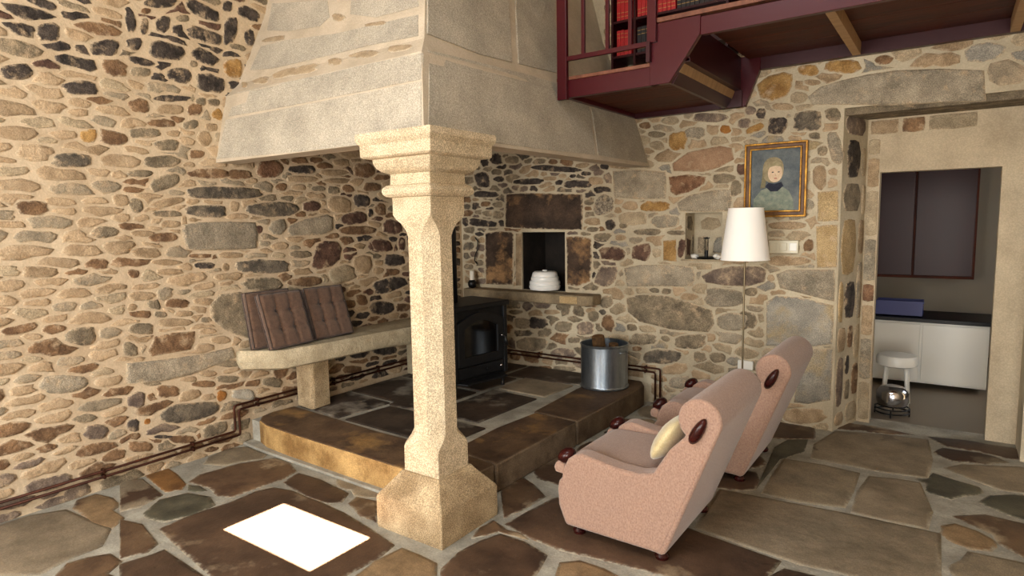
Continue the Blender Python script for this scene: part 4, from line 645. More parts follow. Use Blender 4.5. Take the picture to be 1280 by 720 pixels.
 ('P', [(1.545,0.585),(1.527,0.553),(1.483,0.543),(1.444,0.532),(1.401,0.529),(1.367,0.545),(1.372,0.579),(1.359,0.606),(1.376,0.637),(1.413,0.655),(1.449,0.664),(1.486,0.669),(1.517,0.658),(1.547,0.643),(1.54,0.613)]),
 ('G', [(1.035,0.399),(1.004,0.368),(0.953,0.339),(0.88,0.321),(0.802,0.32),(0.724,0.322),(0.673,0.341),(0.677,0.37),(0.672,0.397),(0.71,0.428),(0.78,0.452),(0.86,0.462),(0.934,0.465),(1.007,0.46),(1.044,0.434)]),
 ('P', [(1.36,0.344),(1.337,0.319),(1.294,0.296),(1.227,0.288),(1.165,0.275),(1.119,0.286),(1.069,0.293),(1.072,0.316),(1.072,0.337),(1.106,0.358),(1.148,0.38),(1.213,0.393),(1.269,0.389),(1.323,0.384),(1.333,0.362)]),
 ('G', [(1.396,0.479),(1.391,0.46),(1.344,0.452),(1.306,0.447),(1.273,0.451),(1.271,0.47),(1.274,0.49),(1.311,0.504),(1.348,0.507),(1.391,0.51),(1.404,0.495)]),
 ('T', [(1.184,0.723),(1.143,0.712),(1.096,0.703),(1.039,0.7),(1.005,0.71),(1.009,0.725),(1.013,0.74),(1.067,0.748),(1.116,0.75),(1.165,0.748),(1.174,0.736)]),
 ('G', [(0.758,0.703),(0.741,0.691),(0.708,0.678),(0.658,0.671),(0.616,0.676),(0.589,0.685),(0.584,0.7),(0.621,0.713),(0.665,0.72),(0.709,0.719),(0.749,0.715)]),
 ('G', [(1.36,0.191),(1.295,0.172),(1.215,0.163),(1.132,0.151),(1.097,0.163),(1.102,0.18),(1.1,0.2),(1.188,0.214),(1.267,0.22),(1.35,0.223),(1.338,0.204)]),
 ('B', [(1.081,0.171),(1.055,0.154),(1.003,0.145),(0.947,0.14),(0.907,0.146),(0.907,0.158),(0.911,0.171),(0.96,0.186),(1.013,0.192),(1.06,0.196),(1.081,0.186)]),
 ('T', [(1.553,0.759),(1.529,0.745),(1.498,0.743),(1.473,0.749),(1.458,0.759),(1.46,0.773),(1.476,0.785),(1.501,0.794),(1.527,0.796),(1.551,0.792),(1.555,0.776)]),
 ('Y', [(2.93,2.592),(3.01,2.646),(3.121,2.658),(3.183,2.632),(3.18,2.547),(3.148,2.482),(3.043,2.461),(2.956,2.495)]),
 ('Y', [(3.356,2.632),(3.352,2.613),(3.335,2.603),(3.31,2.602),(3.282,2.61),(3.252,2.617),(3.228,2.634),(3.22,2.65),(3.212,2.666),(3.22,2.68),(3.244,2.688),(3.273,2.684),(3.3,2.683),(3.331,2.675),(3.346,2.654)]),
 ('Y', [(3.629,2.609),(3.607,2.593),(3.574,2.583),(3.527,2.587),(3.479,2.601),(3.429,2.616),(3.387,2.638),(3.396,2.658),(3.398,2.676),(3.422,2.689),(3.464,2.692),(3.51,2.682),(3.562,2.679),(3.605,2.658),(3.618,2.633)]),
 ('T', [(3.369,2.544),(3.356,2.536),(3.323,2.536),(3.294,2.541),(3.274,2.552),(3.262,2.566),(3.268,2.58),(3.301,2.577),(3.329,2.572),(3.358,2.564),(3.366,2.553)]),
 ('LG', [(3.29,2.459),(3.367,2.516),(3.495,2.543),(3.667,2.562),(3.832,2.565),(4.078,2.538),(4.31,2.494),(4.327,2.305),(4.088,2.324),(3.841,2.337),(3.526,2.374),(3.319,2.399)]),
 ('LT', [(3.288,2.448),(3.273,2.43),(3.239,2.42),(3.204,2.423),(3.176,2.437),(3.172,2.463),(3.177,2.491),(3.206,2.504),(3.241,2.5),(3.272,2.486),(3.288,2.466)]),
 ('T', [(3.193,2.398),(3.189,2.383),(3.146,2.381),(3.1,2.387),(3.057,2.4),(3.044,2.416),(3.046,2.43),(3.071,2.438),(3.111,2.435),(3.155,2.429),(3.183,2.414)]),
 ('DG', [(3.382,2.277),(3.388,2.243),(3.364,2.213),(3.318,2.212),(3.279,2.223),(3.229,2.22),(3.195,2.249),(3.205,2.285),(3.196,2.316),(3.207,2.35),(3.253,2.358),(3.293,2.362),(3.335,2.358),(3.377,2.343),(3.384,2.307)]),
 ('D', [(3.153,2.255),(3.141,2.229),(3.117,2.211),(3.087,2.209),(3.059,2.214),(3.028,2.224),(3.015,2.252),(3.022,2.281),(3.019,2.311),(3.037,2.339),(3.074,2.332),(3.1,2.334),(3.13,2.331),(3.153,2.311),(3.159,2.282)]),
 ('D', [(2.995,2.363),(2.991,2.335),(2.969,2.34),(2.95,2.344),(2.934,2.36),(2.932,2.378),(2.935,2.394),(2.947,2.412),(2.969,2.412),(2.988,2.409),(3.001,2.389)]),
 ('P', [(2.927,2.389),(2.91,2.378),(2.887,2.374),(2.865,2.381),(2.851,2.399),(2.848,2.42),(2.857,2.437),(2.877,2.442),(2.9,2.436),(2.921,2.422),(2.93,2.405)]),
 ('Y', [(2.992,2.282),(2.975,2.261),(2.938,2.244),(2.899,2.236),(2.863,2.232),(2.858,2.246),(2.856,2.26),(2.883,2.282),(2.922,2.295),(2.964,2.309),(2.981,2.296)]),
 ('P', [(2.884,2.304),(2.88,2.28),(2.848,2.281),(2.818,2.286),(2.797,2.303),(2.8,2.321),(2.803,2.336),(2.822,2.349),(2.851,2.351),(2.881,2.346),(2.891,2.324)]),
 ('G', [(3.508,2.296),(3.501,2.269),(3.475,2.265),(3.443,2.275),(3.414,2.297),(3.411,2.321),(3.403,2.345),(3.426,2.359),(3.454,2.361),(3.482,2.355),(3.502,2.327)]),
 ('LG', [(3.537,2.036),(3.533,1.997),(3.524,1.971),(3.509,1.959),(3.488,1.968),(3.463,1.989),(3.447,2.046),(3.433,2.092),(3.425,2.141),(3.428,2.18),(3.443,2.195),(3.462,2.191),(3.484,2.19),(3.507,2.144),(3.522,2.09)]),
 ('G', [(3.428,2.052),(3.419,2.036),(3.404,2.031),(3.387,2.032),(3.371,2.045),(3.366,2.063),(3.366,2.083),(3.382,2.093),(3.4,2.098),(3.419,2.094),(3.43,2.073)]),
 ('G', [(3.375,2.172),(3.382,2.155),(3.363,2.15),(3.341,2.153),(3.317,2.16),(3.306,2.173),(3.303,2.184),(3.309,2.196),(3.331,2.198),(3.353,2.199),(3.374,2.189)]),
 ('B', [(3.807,2.631),(3.792,2.617),(3.765,2.615),(3.737,2.618),(3.716,2.632),(3.704,2.65),(3.713,2.666),(3.737,2.675),(3.766,2.675),(3.792,2.664),(3.813,2.648)]),
 ('Y', [(2.386,2.192),(2.374,2.156),(2.339,2.155),(2.307,2.15),(2.268,2.161),(2.243,2.192),(2.237,2.221),(2.241,2.246),(2.243,2.275),(2.27,2.299),(2.31,2.296),(2.343,2.305),(2.378,2.3),(2.4,2.268),(2.399,2.226)]),
 ('O', [(2.745,2.27),(2.733,2.255),(2.713,2.251),(2.692,2.254),(2.671,2.265),(2.661,2.285),(2.668,2.302),(2.679,2.319),(2.704,2.312),(2.727,2.308),(2.739,2.289)]),
 ('P', [(2.713,2.36),(2.679,2.351),(2.627,2.345),(2.566,2.353),(2.51,2.36),(2.452,2.372),(2.44,2.393),(2.454,2.409),(2.46,2.427),(2.51,2.432),(2.572,2.422),(2.627,2.415),(2.688,2.403),(2.717,2.386),(2.728,2.371)]),
 ('G', [(2.209,2.282),(2.186,2.272),(2.145,2.269),(2.101,2.276),(2.067,2.29),(2.056,2.308),(2.069,2.323),(2.109,2.324),(2.149,2.318),(2.192,2.309),(2.214,2.294)]),
 ('LT', [(2.201,2.193),(2.204,2.169),(2.167,2.165),(2.13,2.174),(2.096,2.187),(2.077,2.208),(2.074,2.23),(2.106,2.24),(2.141,2.244),(2.177,2.234),(2.196,2.213)]),
 ('B', [(2.082,2.367),(2.069,2.353),(2.043,2.35),(2.011,2.356),(1.989,2.37),(1.982,2.383),(1.981,2.396),(2.005,2.403),(2.032,2.406),(2.063,2.404),(2.08,2.386)]),
 ('LG', [(2.544,2.258),(2.523,2.243),(2.497,2.227),(2.459,2.238),(2.427,2.243),(2.387,2.251),(2.382,2.272),(2.372,2.291),(2.382,2.31),(2.412,2.322),(2.448,2.327),(2.482,2.322),(2.516,2.316),(2.54,2.3),(2.54,2.279)]),
 ('LT', [(2.328,2.385),(2.316,2.369),(2.282,2.362),(2.236,2.366),(2.195,2.382),(2.173,2.399),(2.182,2.413),(2.204,2.425),(2.246,2.431),(2.296,2.425),(2.32,2.405)]),
 ('PK', [(2.271,2.045),(2.405,2.132),(2.662,2.162),(2.755,2.136),(2.775,2.049),(2.665,1.994),(2.538,1.964),(2.285,1.986)]),
 ('G', [(2.832,1.82),(2.832,1.785),(2.804,1.772),(2.779,1.76),(2.752,1.769),(2.75,1.814),(2.755,1.851),(2.766,1.89),(2.793,1.891),(2.816,1.876),(2.832,1.851)]),
 ('T', [(3.428,1.869),(3.432,1.822),(3.415,1.801),(3.401,1.78),(3.38,1.79),(3.361,1.813),(3.345,1.838),(3.341,1.866),(3.339,1.893),(3.338,1.926),(3.354,1.954),(3.375,1.963),(3.395,1.963),(3.416,1.954),(3.428,1.914)]),
 ('T', [(3.3,1.519),(3.279,1.509),(3.233,1.502),(3.176,1.501),(3.121,1.504),(3.062,1.509),(3.045,1.522),(3.04,1.535),(3.048,1.549),(3.101,1.556),(3.154,1.561),(3.216,1.56),(3.27,1.552),(3.306,1.542),(3.308,1.53)]),
 ('B', [(3.358,1.361),(3.342,1.34),(3.321,1.341),(3.301,1.341),(3.294,1.363),(3.294,1.39),(3.306,1.414),(3.326,1.428),(3.347,1.424),(3.359,1.406),(3.361,1.384)]),
 ('T', [(3.344,1.258),(3.308,1.245),(3.26,1.232),(3.191,1.228),(3.122,1.223),(3.065,1.231),(3.049,1.249),(3.042,1.265),(3.046,1.283),(3.089,1.297),(3.15,1.304),(3.213,1.296),(3.285,1.296),(3.321,1.284),(3.347,1.272)]),
 ('LG', [(3.105,1.159),(3.19,1.198),(3.328,1.202),(3.505,1.208),(3.513,1.103),(3.512,0.973),(3.334,1.011),(3.136,1.055)]),
 ('BG', [(3.041,0.939),(3.109,0.992),(3.28,0.99),(3.508,0.944),(3.513,0.808),(3.507,0.658),(3.346,0.617),(3.049,0.599)]),
 ('Y2', [(3.373,1.522),(3.452,1.533),(3.514,1.532),(3.52,1.365),(3.52,1.226),(3.457,1.218),(3.388,1.216)]),
 ('Y2', [(3.375,1.772),(3.511,1.777),(3.518,1.56),(3.382,1.557)]),
 ('G', [(2.967,1.002),(2.95,0.986),(2.92,0.981),(2.891,0.988),(2.87,1),(2.871,1.014),(2.88,1.029),(2.902,1.042),(2.934,1.048),(2.965,1.043),(2.97,1.021)]),
 ('G', [(2.978,0.776),(2.967,0.752),(2.947,0.725),(2.913,0.728),(2.881,0.71),(2.855,0.731),(2.836,0.76),(2.827,0.797),(2.833,0.831),(2.852,0.855),(2.883,0.86),(2.914,0.854),(2.948,0.847),(2.966,0.822),(2.975,0.8)]),
 ('BG', [(3.302,0.595),(3.401,0.611),(3.514,0.617),(3.515,0.418),(3.511,0.235),(3.359,0.181),(3.258,0.178)]),
 ('T', [(3.498,0.104),(3.474,0.076),(3.437,0.05),(3.376,0.031),(3.31,0.012),(3.245,0.013),(3.196,0.026),(3.182,0.051),(3.163,0.078),(3.207,0.107),(3.258,0.132),(3.325,0.139),(3.394,0.154),(3.464,0.152),(3.467,0.122)]),
 ('G', [(3.034,0.282),(3.032,0.248),(3.013,0.211),(2.972,0.195),(2.935,0.17),(2.899,0.184),(2.86,0.201),(2.865,0.259),(2.855,0.305),(2.87,0.349),(2.906,0.364),(2.942,0.365),(2.983,0.372),(3.018,0.348),(3.04,0.317)]),
 ('LT', [(3.164,0.078),(3.147,0.054),(3.123,0.033),(3.09,0.02),(3.052,0.005),(3.01,0.009),(2.989,0.036),(2.984,0.066),(2.991,0.094),(3.001,0.124),(3.04,0.134),(3.076,0.145),(3.114,0.14),(3.151,0.128),(3.162,0.103)]),
 ('G', [(2.949,0.134),(2.94,0.11),(2.911,0.088),(2.872,0.078),(2.834,0.061),(2.798,0.07),(2.77,0.093),(2.764,0.127),(2.765,0.16),(2.779,0.192),(2.826,0.192),(2.863,0.193),(2.904,0.192),(2.928,0.173),(2.955,0.157)]),
 ('LG', [(2.462,0.205),(2.443,0.177),(2.403,0.162),(2.359,0.157),(2.313,0.155),(2.273,0.164),(2.26,0.184),(2.266,0.204),(2.266,0.224),(2.297,0.246),(2.34,0.262),(2.382,0.268),(2.43,0.276),(2.458,0.259),(2.461,0.232)]),
 ('G', [(2.658,0.191),(2.647,0.167),(2.615,0.148),(2.581,0.133),(2.546,0.131),(2.508,0.132),(2.495,0.16),(2.474,0.184),(2.484,0.212),(2.502,0.236),(2.535,0.245),(2.569,0.25),(2.606,0.246),(2.641,0.234),(2.648,0.212)]),
]
FLOOR_SLABS = [
 ('K', [(0.82,-3.56),(0.804,-3.376),(0.842,-3.161),(0.831,-3),(0.871,-2.907),(1.003,-2.876),(1.277,-2.878),(1.506,-2.895),(1.744,-2.935),(1.991,-2.988),(2.018,-3.13),(2.002,-3.287),(2.033,-3.466),(1.854,-3.619),(1.681,-3.699),(1.464,-3.643),(1.163,-3.606)]),
 ('DG', [(0.554,-3.516),(0.449,-3.378),(0.502,-3.24),(0.667,-3.198),(0.795,-3.241),(0.813,-3.381),(0.758,-3.505),(0.626,-3.536)]),
 ('Y', [(-0.005,-3.256),(0.001,-3.112),(0.164,-3.132),(0.348,-3.175),(0.415,-3.229),(0.374,-3.31)]),
 ('KB', [(0.341,-3.151),(0.289,-3.051),(0.334,-2.8),(0.453,-2.606),(0.621,-2.616),(0.775,-2.678),(0.807,-2.807),(0.789,-2.919),(0.781,-3.125),(0.687,-3.16),(0.535,-3.124)]),
 ('K', [(0.859,-2.831),(0.826,-2.75),(0.811,-2.685),(1.014,-2.674),(1.321,-2.71),(1.383,-2.809),(1.329,-2.869),(1.125,-2.876)]),
 ('KB', [(1.434,-2.8),(1.408,-2.718),(1.543,-2.693),(1.645,-2.781),(1.733,-2.868),(1.603,-2.865)]),
 ('G', [(-0.046,-3.387),(0.036,-3.29),(0.393,-3.338),(0.449,-3.49),(0.416,-3.582)]),
 ('KB', [(0.522,-3.627),(0.686,-3.585),(0.97,-3.64),(1.011,-3.705),(0.974,-3.818)]),
 ('K', [(1.021,-3.838),(1.06,-3.709),(1.063,-3.653),(1.274,-3.663),(1.471,-3.669),(1.72,-3.775),(1.508,-4.043)]),
 ('B', [(2.053,-3.33),(2.028,-3.14),(2.046,-2.988),(2.169,-2.987),(2.282,-2.998),(2.453,-3.188),(2.114,-3.447)]),
 ('K', [(2.336,-3.019),(2.307,-2.853),(2.328,-2.72),(2.369,-2.607),(2.517,-2.605),(2.678,-2.652),(2.717,-2.791),(2.736,-2.929),(2.611,-3.083),(2.428,-3.133)]),
 ('K', [(2.333,-2.508),(2.352,-2.321),(2.387,-2.108),(2.522,-1.893),(2.847,-1.941),(3.195,-2.036),(3.612,-2.096),(3.588,-2.364),(3.28,-2.496),(2.946,-2.535),(2.706,-2.572),(2.507,-2.555)]),
 ('KB', [(2.041,-2.151),(2.044,-2.038),(2.079,-1.958),(2.192,-2.012),(2.328,-2.109),(2.317,-2.309),(2.284,-2.454)]),
 ('B', [(2.838,-2.862),(2.765,-2.671),(2.836,-2.607),(2.961,-2.606),(3.096,-2.64),(3.164,-2.749),(2.898,-2.96)]),
 ('K', [(2.012,-1.773),(1.985,-1.574),(2,-1.386),(2.16,-1.497),(2.324,-1.712),(2.304,-1.926),(2.151,-1.912)]),
 ('G', [(3.144,-1.464),(3.366,-1.448),(3.79,-1.407),(4.217,-1.395),(4.226,-1.942),(4.011,-2.034),(3.694,-2.074),(3.435,-2.04),(3.174,-1.999)]),
 ('LG', [(3.361,-1.388),(3.352,-1.094),(3.353,-0.767),(3.59,-0.745),(3.792,-0.767),(3.794,-1.082),(3.784,-1.331),(3.567,-1.39)]),
 ('G', [(3.846,-0.79),(3.986,-0.743),(4.108,-0.734),(4.177,-1.132),(4.166,-1.37),(3.992,-1.382),(3.82,-1.376),(3.817,-1.067)]),
 ('G', [(3.472,-0.375),(3.554,0.014),(3.83,0.106),(4.122,0.152),(4.156,-0.27),(4.145,-0.627),(3.896,-0.671),(3.5,-0.657)]),
 ('DG', [(3.32,-1.35),(3.296,-1.057),(3.254,-0.588),(3.298,-0.371),(3.417,-0.295),(3.438,-0.56),(3.335,-0.796),(3.325,-1.183)]),
 ('K', [(3.157,-2.65),(3.291,-2.525),(3.536,-2.42),(3.642,-2.156),(3.897,-2.124),(4.213,-2.019),(4.219,-2.294),(3.277,-2.923)]),
]
HOOD_LEFT = [
 ('H', [(0.01,2.06),(0.043,2.329),(0.748,2.329),(1.414,2.332),(1.894,2.336),(1.942,2.067),(1.508,2.034),(0.819,2.042)]),
 ('H', [(0.068,2.349),(0.116,2.511),(0.525,2.509),(1.024,2.496),(1.447,2.497),(1.867,2.489),(1.892,2.345),(1.412,2.342),(0.746,2.34)]),
 ('HB', [(0.173,2.561),(0.198,2.542),(0.182,2.538),(0.153,2.542),(0.108,2.556),(0.074,2.58),(0.038,2.602),(0.049,2.61),(0.076,2.605),(0.104,2.601),(0.15,2.579)]),
 ('HB', [(0.408,2.565),(0.439,2.539),(0.395,2.533),(0.321,2.546),(0.247,2.558),(0.214,2.576),(0.177,2.595),(0.213,2.606),(0.264,2.613),(0.328,2.613),(0.381,2.591)]),
 ('HB', [(0.908,2.574),(0.945,2.55),(0.896,2.534),(0.774,2.54),(0.674,2.544),(0.547,2.549),(0.445,2.568),(0.416,2.59),(0.399,2.608),(0.45,2.621),(0.546,2.628),(0.654,2.628),(0.754,2.621),(0.865,2.614),(0.914,2.594)]),
 ('HB', [(1.152,2.567),(1.165,2.545),(1.12,2.545),(1.072,2.554),(1.014,2.57),(0.988,2.594),(0.976,2.613),(1.009,2.62),(1.05,2.621),(1.092,2.609),(1.131,2.59)]),
 ('HB', [(1.484,2.567),(1.478,2.552),(1.445,2.546),(1.389,2.55),(1.328,2.554),(1.257,2.569),(1.215,2.586),(1.176,2.599),(1.163,2.61),(1.206,2.614),(1.245,2.617),(1.295,2.62),(1.354,2.614),(1.398,2.602),(1.441,2.586)]),
 ('HB', [(1.75,2.544),(1.719,2.534),(1.663,2.534),(1.591,2.54),(1.539,2.563),(1.523,2.583),(1.515,2.603),(1.578,2.601),(1.645,2.592),(1.708,2.577),(1.744,2.56)]),
 ('H', [(0.081,2.689),(0.109,2.865),(0.432,2.852),(0.96,2.793),(1.687,2.763),(1.743,2.622),(1.39,2.641),(0.879,2.646),(0.366,2.655)]),
 ('HB', [(0.385,2.879),(0.392,2.862),(0.308,2.866),(0.224,2.875),(0.145,2.888),(0.096,2.903),(0.102,2.914),(0.142,2.921),(0.222,2.92),(0.306,2.91),(0.382,2.895)]),
 ('H', [(0.113,2.987),(0.067,3.205),(0.459,3.13),(0.74,3.076),(0.828,2.931),(0.755,2.884),(0.392,2.924)]),
 ('HB', [(1.016,2.888),(1.006,2.874),(0.983,2.865),(0.939,2.875),(0.894,2.89),(0.869,2.915),(0.847,2.94),(0.864,2.954),(0.909,2.945),(0.953,2.93),(0.993,2.909)]),
 ('H', [(1.042,2.906),(0.951,3.138),(1.56,3.087),(1.665,2.817),(1.309,2.826)]),
 ('HB', [(1.436,2.767),(1.421,2.758),(1.368,2.761),(1.312,2.769),(1.245,2.778),(1.228,2.789),(1.222,2.798),(1.267,2.799),(1.318,2.797),(1.379,2.791),(1.414,2.779)]),
]
HOOD_RIGHT = [
 ('H', [(-2.474,2.521),(-2.01,2.543),(-1.492,2.564),(-0.782,2.563),(-0.788,2.401),(-0.889,2.069),(-1.553,2.057),(-2.047,2.056),(-2.606,2.069)]),
 ('H', [(-0.756,2.554),(-0.345,2.532),(-0.044,2.471),(-0.014,2.33),(-0.026,2.064),(-0.442,2.063),(-0.852,2.071),(-0.765,2.374)]),
 ('H', [(-2.398,2.632),(-2.205,3.072),(-1.632,3.309),(-1.236,3.41),(-1.623,2.622),(-1.956,2.606)]),
 ('H', [(-1.549,2.626),(-1.159,3.406),(-0.557,3.598),(-0.894,2.877),(-1.041,2.654)]),
]


# ---------------------------------------------------------------- stone laying
def in_poly(P, poly):
    """P: (n,2) array, poly: list of (u,v)"""
    x, y = P[:, 0], P[:, 1]
    c = np.zeros(len(P), bool)
    j = len(poly) - 1
    for i in range(len(poly)):
        xi, yi = poly[i]; xj, yj = poly[j]
        if yi != yj:
            c ^= ((yi > y) != (yj > y)) & (x < (xj - xi) * (y - yi) / (yj - yi) + xi)
        j = i
    return c


def poly_area(p):
    return 0.5 * abs(sum(p[i - 1][0] * p[i][1] - p[i][0] * p[i - 1][1] for i in range(len(p))))


def grow(poly, d):
    cx = sum(p[0] for p in poly) / len(poly); cy = sum(p[1] for p in poly) / len(poly)
    out = []
    for u, v in poly:
        r = math.hypot(u - cx, v - cy) or 1e-6
        k = max(0.3, (r + d) / r)
        out.append((cx + (u - cx) * k, cy + (v - cy) * k))
    return out


def stone_mesh(poly, to3, h, dig=0.012, edge=None):
    """a stone face: wall-side ring, raised rim, flatter crown; to3(u, v, out) -> point"""
    n = len(poly)
    cx = sum(p[0] for p in poly) / n; cy = sum(p[1] for p in poly) / n
    size = math.sqrt(poly_area(poly))
    e = edge or min(0.030, size * 0.20)
    vs, fs = [], []
    for (d, o) in ((0.0, -dig), (-e * 0.25, h * 0.55), (-e * 1.2, h)):
        for (u, v) in grow(poly, d):
            jit = rnd.uniform(-.15, .15) * h if o > 0 else 0
            vs.append(to3(u, v, o + jit))
    vs.append(to3(cx, cy, h * (1 + rnd.uniform(-.1, .35))))
    for k in (0, 1):
        for i in range(n):
            j = (i + 1) % n
            fs.append((k * n + i, k * n + j, (k + 1) * n + j, (k + 1) * n + i))
    for i in range(n):
        fs.append((2 * n + i, 2 * n + (i + 1) % n, 3 * n))
    return vs, fs


def rim_of(vs):
    n = (len(vs) - 1) // 3
    return [1.0] * n + [.9] * n + [.25] * n + [0.0]


def fix_winding(vs, fs, out_dir):
    a, b, c = (Vector(vs[i]) for i in fs[-1][:3])
    if (b - a).cross(c - a).dot(Vector(out_dir)) < 0:
        fs = [tuple(reversed(f)) for f in fs]
    return vs, fs


def fill_cells(u0, u1, v0, v1, res, blocked, seeds_fn, aspect, gap, n=10, min_size=0.0):
    """anisotropic Voronoi cells of a rectangle, leaving out 'blocked' points; returns star polygons"""
    nu, nv = int((u1 - u0) / res), int((v1 - v0) / res)
    U, V = np.meshgrid(u0 + (np.arange(nu) + .5) * res, v0 + (np.arange(nv) + .5) * res, indexing='ij')
    P = np.stack([U.ravel(), V.ravel()], 1)
    B = blocked(P)
    seeds = np.array(seeds_fn(P[~B]))
    for _ in range(2):
        best = np.full(len(P), 1e9); lab = np.full(len(P), -1)
        for i, (su, sv, sr) in enumerate(seeds):
            w = np.abs(P[:, 0] - su) < 6 * sr * aspect
            w &= np.abs(P[:, 1] - sv) < 6 * sr
            idx = np.nonzero(w)[0]
            d = (np.sqrt(((P[idx, 0] - su) / aspect) ** 2 + (P[idx, 1] - sv) ** 2)) / sr
            m = d < best[idx]
            best[idx[m]] = d[m]; lab[idx[m]] = i
        lab[B] = -1
        for i in range(len(seeds)):
            m = lab == i
            if m.any():
                seeds[i, 0] = P[m, 0].mean(); seeds[i, 1] = P[m, 1].mean()
    G = lab.reshape(nu, nv)
    polys = []
    for i, (su, sv, sr) in enumerate(seeds):
        iu, iv = int((su - u0) / res), int((sv - v0) / res)
        if not (0 <= iu < nu and 0 <= iv < nv) or G[iu, iv] != i:
            continue
        rad = []
        for k in range(n):
            t = 2 * math.pi * (k + 0.3) / n
            du, dv = math.cos(t) * aspect, math.sin(t)
            l = math.hypot(du, dv); du /= l; dv /= l
            r = 0.0
            while True:
                r += res * 0.6
                a, b = int((su + du * r - u0) / res), int((sv + dv * r - v0) / res)
                if not (0 <= a < nu and 0 <= b < nv) or G[a, b] != i or r > 6 * sr * aspect:
                    break
            rad.append((r, du, dv))
        rr = [q[0] for q in rad]
        sm = [0.1 * rr[k - 1] + 0.8 * rr[k] + 0.1 * rr[(k + 1) % n] for k in range(n)]
        poly = []
        for k in range(n):
            r = max(0.0, min(sm[k], rr[k] * 1.05) - gap * rnd.uniform(.5, 1.6)) * rnd.uniform(.88, 1.05)
            poly.append((su + rad[k][1] * r, sv + rad[k][2] * r))
        if poly_area(poly) > min_size ** 2:
            polys.append(poly)
    return polys


def dart(points, size_fn, rs, aspect, tries=6000):
    out = []
    arr = np.zeros((0, 3))
    for _ in range(tries):
        p = points[rs.randrange(len(points))]
        r = size_fn(p, rs)
        if len(out):
            d = np.sqrt(((arr[:, 0] - p[0]) / aspect) ** 2 + (arr[:, 1] - p[1]) ** 2)
            if (d < (arr[:, 2] + r) * 0.82).any():
                continue
        out.append((p[0], p[1], r))
        arr = np.array(out)
    return out


def lay(parent, traced, polys, mats, choose, to3, out_dir, h_fn, limit=300, piece='stone', rest='rubble_stone'):
    items = [(poly_area(p), m, p) for m, p in traced]
    items += [(poly_area(p), choose(p), p) for p in polys]
    items.sort(key=lambda q: (q[2][0][0] < -4.15, -q[0]))          # stones beyond the view come last
    by = {}
    for k, (a, m, p) in enumerate(items):
        vs, fs = fix_winding(*stone_mesh(p, to3, h_fn(a)), out_dir)
        if k < limit:
            mesh_obj(piece, vs, fs, mats[m], parent, smooth=True, rim=rim_of(vs))
        else:
            V, F, MI, RM = by.setdefault('all', ([], [], [], []))
            o = len(V)
            RM += rim_of(vs); V += vs; F += [tuple(i + o for i in f) for f in fs]; MI += [m] * len(fs)
    if 'all' in by:
        V, F, MI, RM = by['all']
        keys = sorted(set(MI))
        ob = mesh_obj(rest, V, F, mats[keys[0]], parent, smooth=True, rim=RM)
        for k in keys[1:]:
            ob.data.materials.append(mats[k])
        ob.data.polygons.foreach_set('material_index', [keys.index(m) for m in MI])
        ob['kind'] = 'stuff'
    return items


def holed_wall(name, axis, at, u0, u1, v0, v1, holes, mat, thick=0.0, sign=1):
    """plane wall with rectangular openings; axis 'x' wall lies at x=at (u=y), axis 'y' at y=at (u=x)"""
    us = sorted({u0, u1} | {h[0] for h in holes} | {h[1] for h in holes})
    vs_ = sorted({v0, v1} | {h[2] for h in holes} | {h[3] for h in holes})
    bm = bmesh.new()
    for a, b in zip(us, us[1:]):
        for c, d in zip(vs_, vs_[1:]):
            mu, mv = (a + b) / 2, (c + d) / 2
            if any(h[0] < mu < h[1] and h[2] < mv < h[3] for h in holes):
                continue
            t0, t1 = sorted((at, at + thick * sign))
            if axis == 'x': add_box(bm, t0, t1, a, b, c, d)
            else: add_box(bm, a, b, t0, t1, c, d)
    bmesh.ops.remove_doubles(bm, verts=bm.verts, dist=1e-5)
    o = bm_obj(name, bm, mat)
    return tag(o, kind='structure')


# ---------------------------------------------------------------- setting
CEIL = 4.6
X1, Y0 = 6.4, -7.6
NICHE_OVEN = (0.756, 1.243, 0.93, 1.49)
NICHE_SMALL = (2.39, 2.69, 1.26, 1.64)
DOOR = (3.53, 4.62, 0.0, 2.35)

wall_left = holed_wall('wall_left', 'x', 0.0, Y0, 0.5, -0.05, CEIL, [], MORTAR, 0.4, -1)
wall_back = holed_wall('wall_back', 'y', 0.0, 0.0, X1, 0.0, CEIL, [NICHE_OVEN, NICHE_SMALL, DOOR], MORTAR_BACK, 0.5, 1)
wall_front = holed_wall('wall_front', 'y', Y0, -0.4, X1 + 0.3, -0.05, CEIL, [(0.45, 2.75, 0.6, 2.7), (4.25, 5.55, 0.0, 2.4)], ROOM, 0.3, -1)
wall_right = holed_wall('wall_right', 'x', X1, Y0, 0.5, -0.05, CEIL, [], ROOM, 0.3, 1)
SK = SUN_DIR * (CEIL / SUN_DIR.z)
skx0, skx1 = 1.12 + SK.x, 1.845 + SK.x
sky0, sky1 = -3.375 + SK.y, -3.01 + SK.y
bm = bmesh.new()
for a, b, c, d in ((-0.4, skx0, Y0 - .3, 0.5), (skx1, X1 + .3, Y0 - .3, 0.5), (skx0, skx1, Y0 - .3, sky0), (skx0, skx1, sky1, 0.5)):
    add_box(bm, a, b, c, d, CEIL, CEIL + 0.02)
tag(bm_obj('ceiling', bm, ROOM), kind='structure')
floor = box('floor', -0.05, X1, Y0, 0.5, -0.2, 0.0, GROUT)
tag(floor, kind='structure')

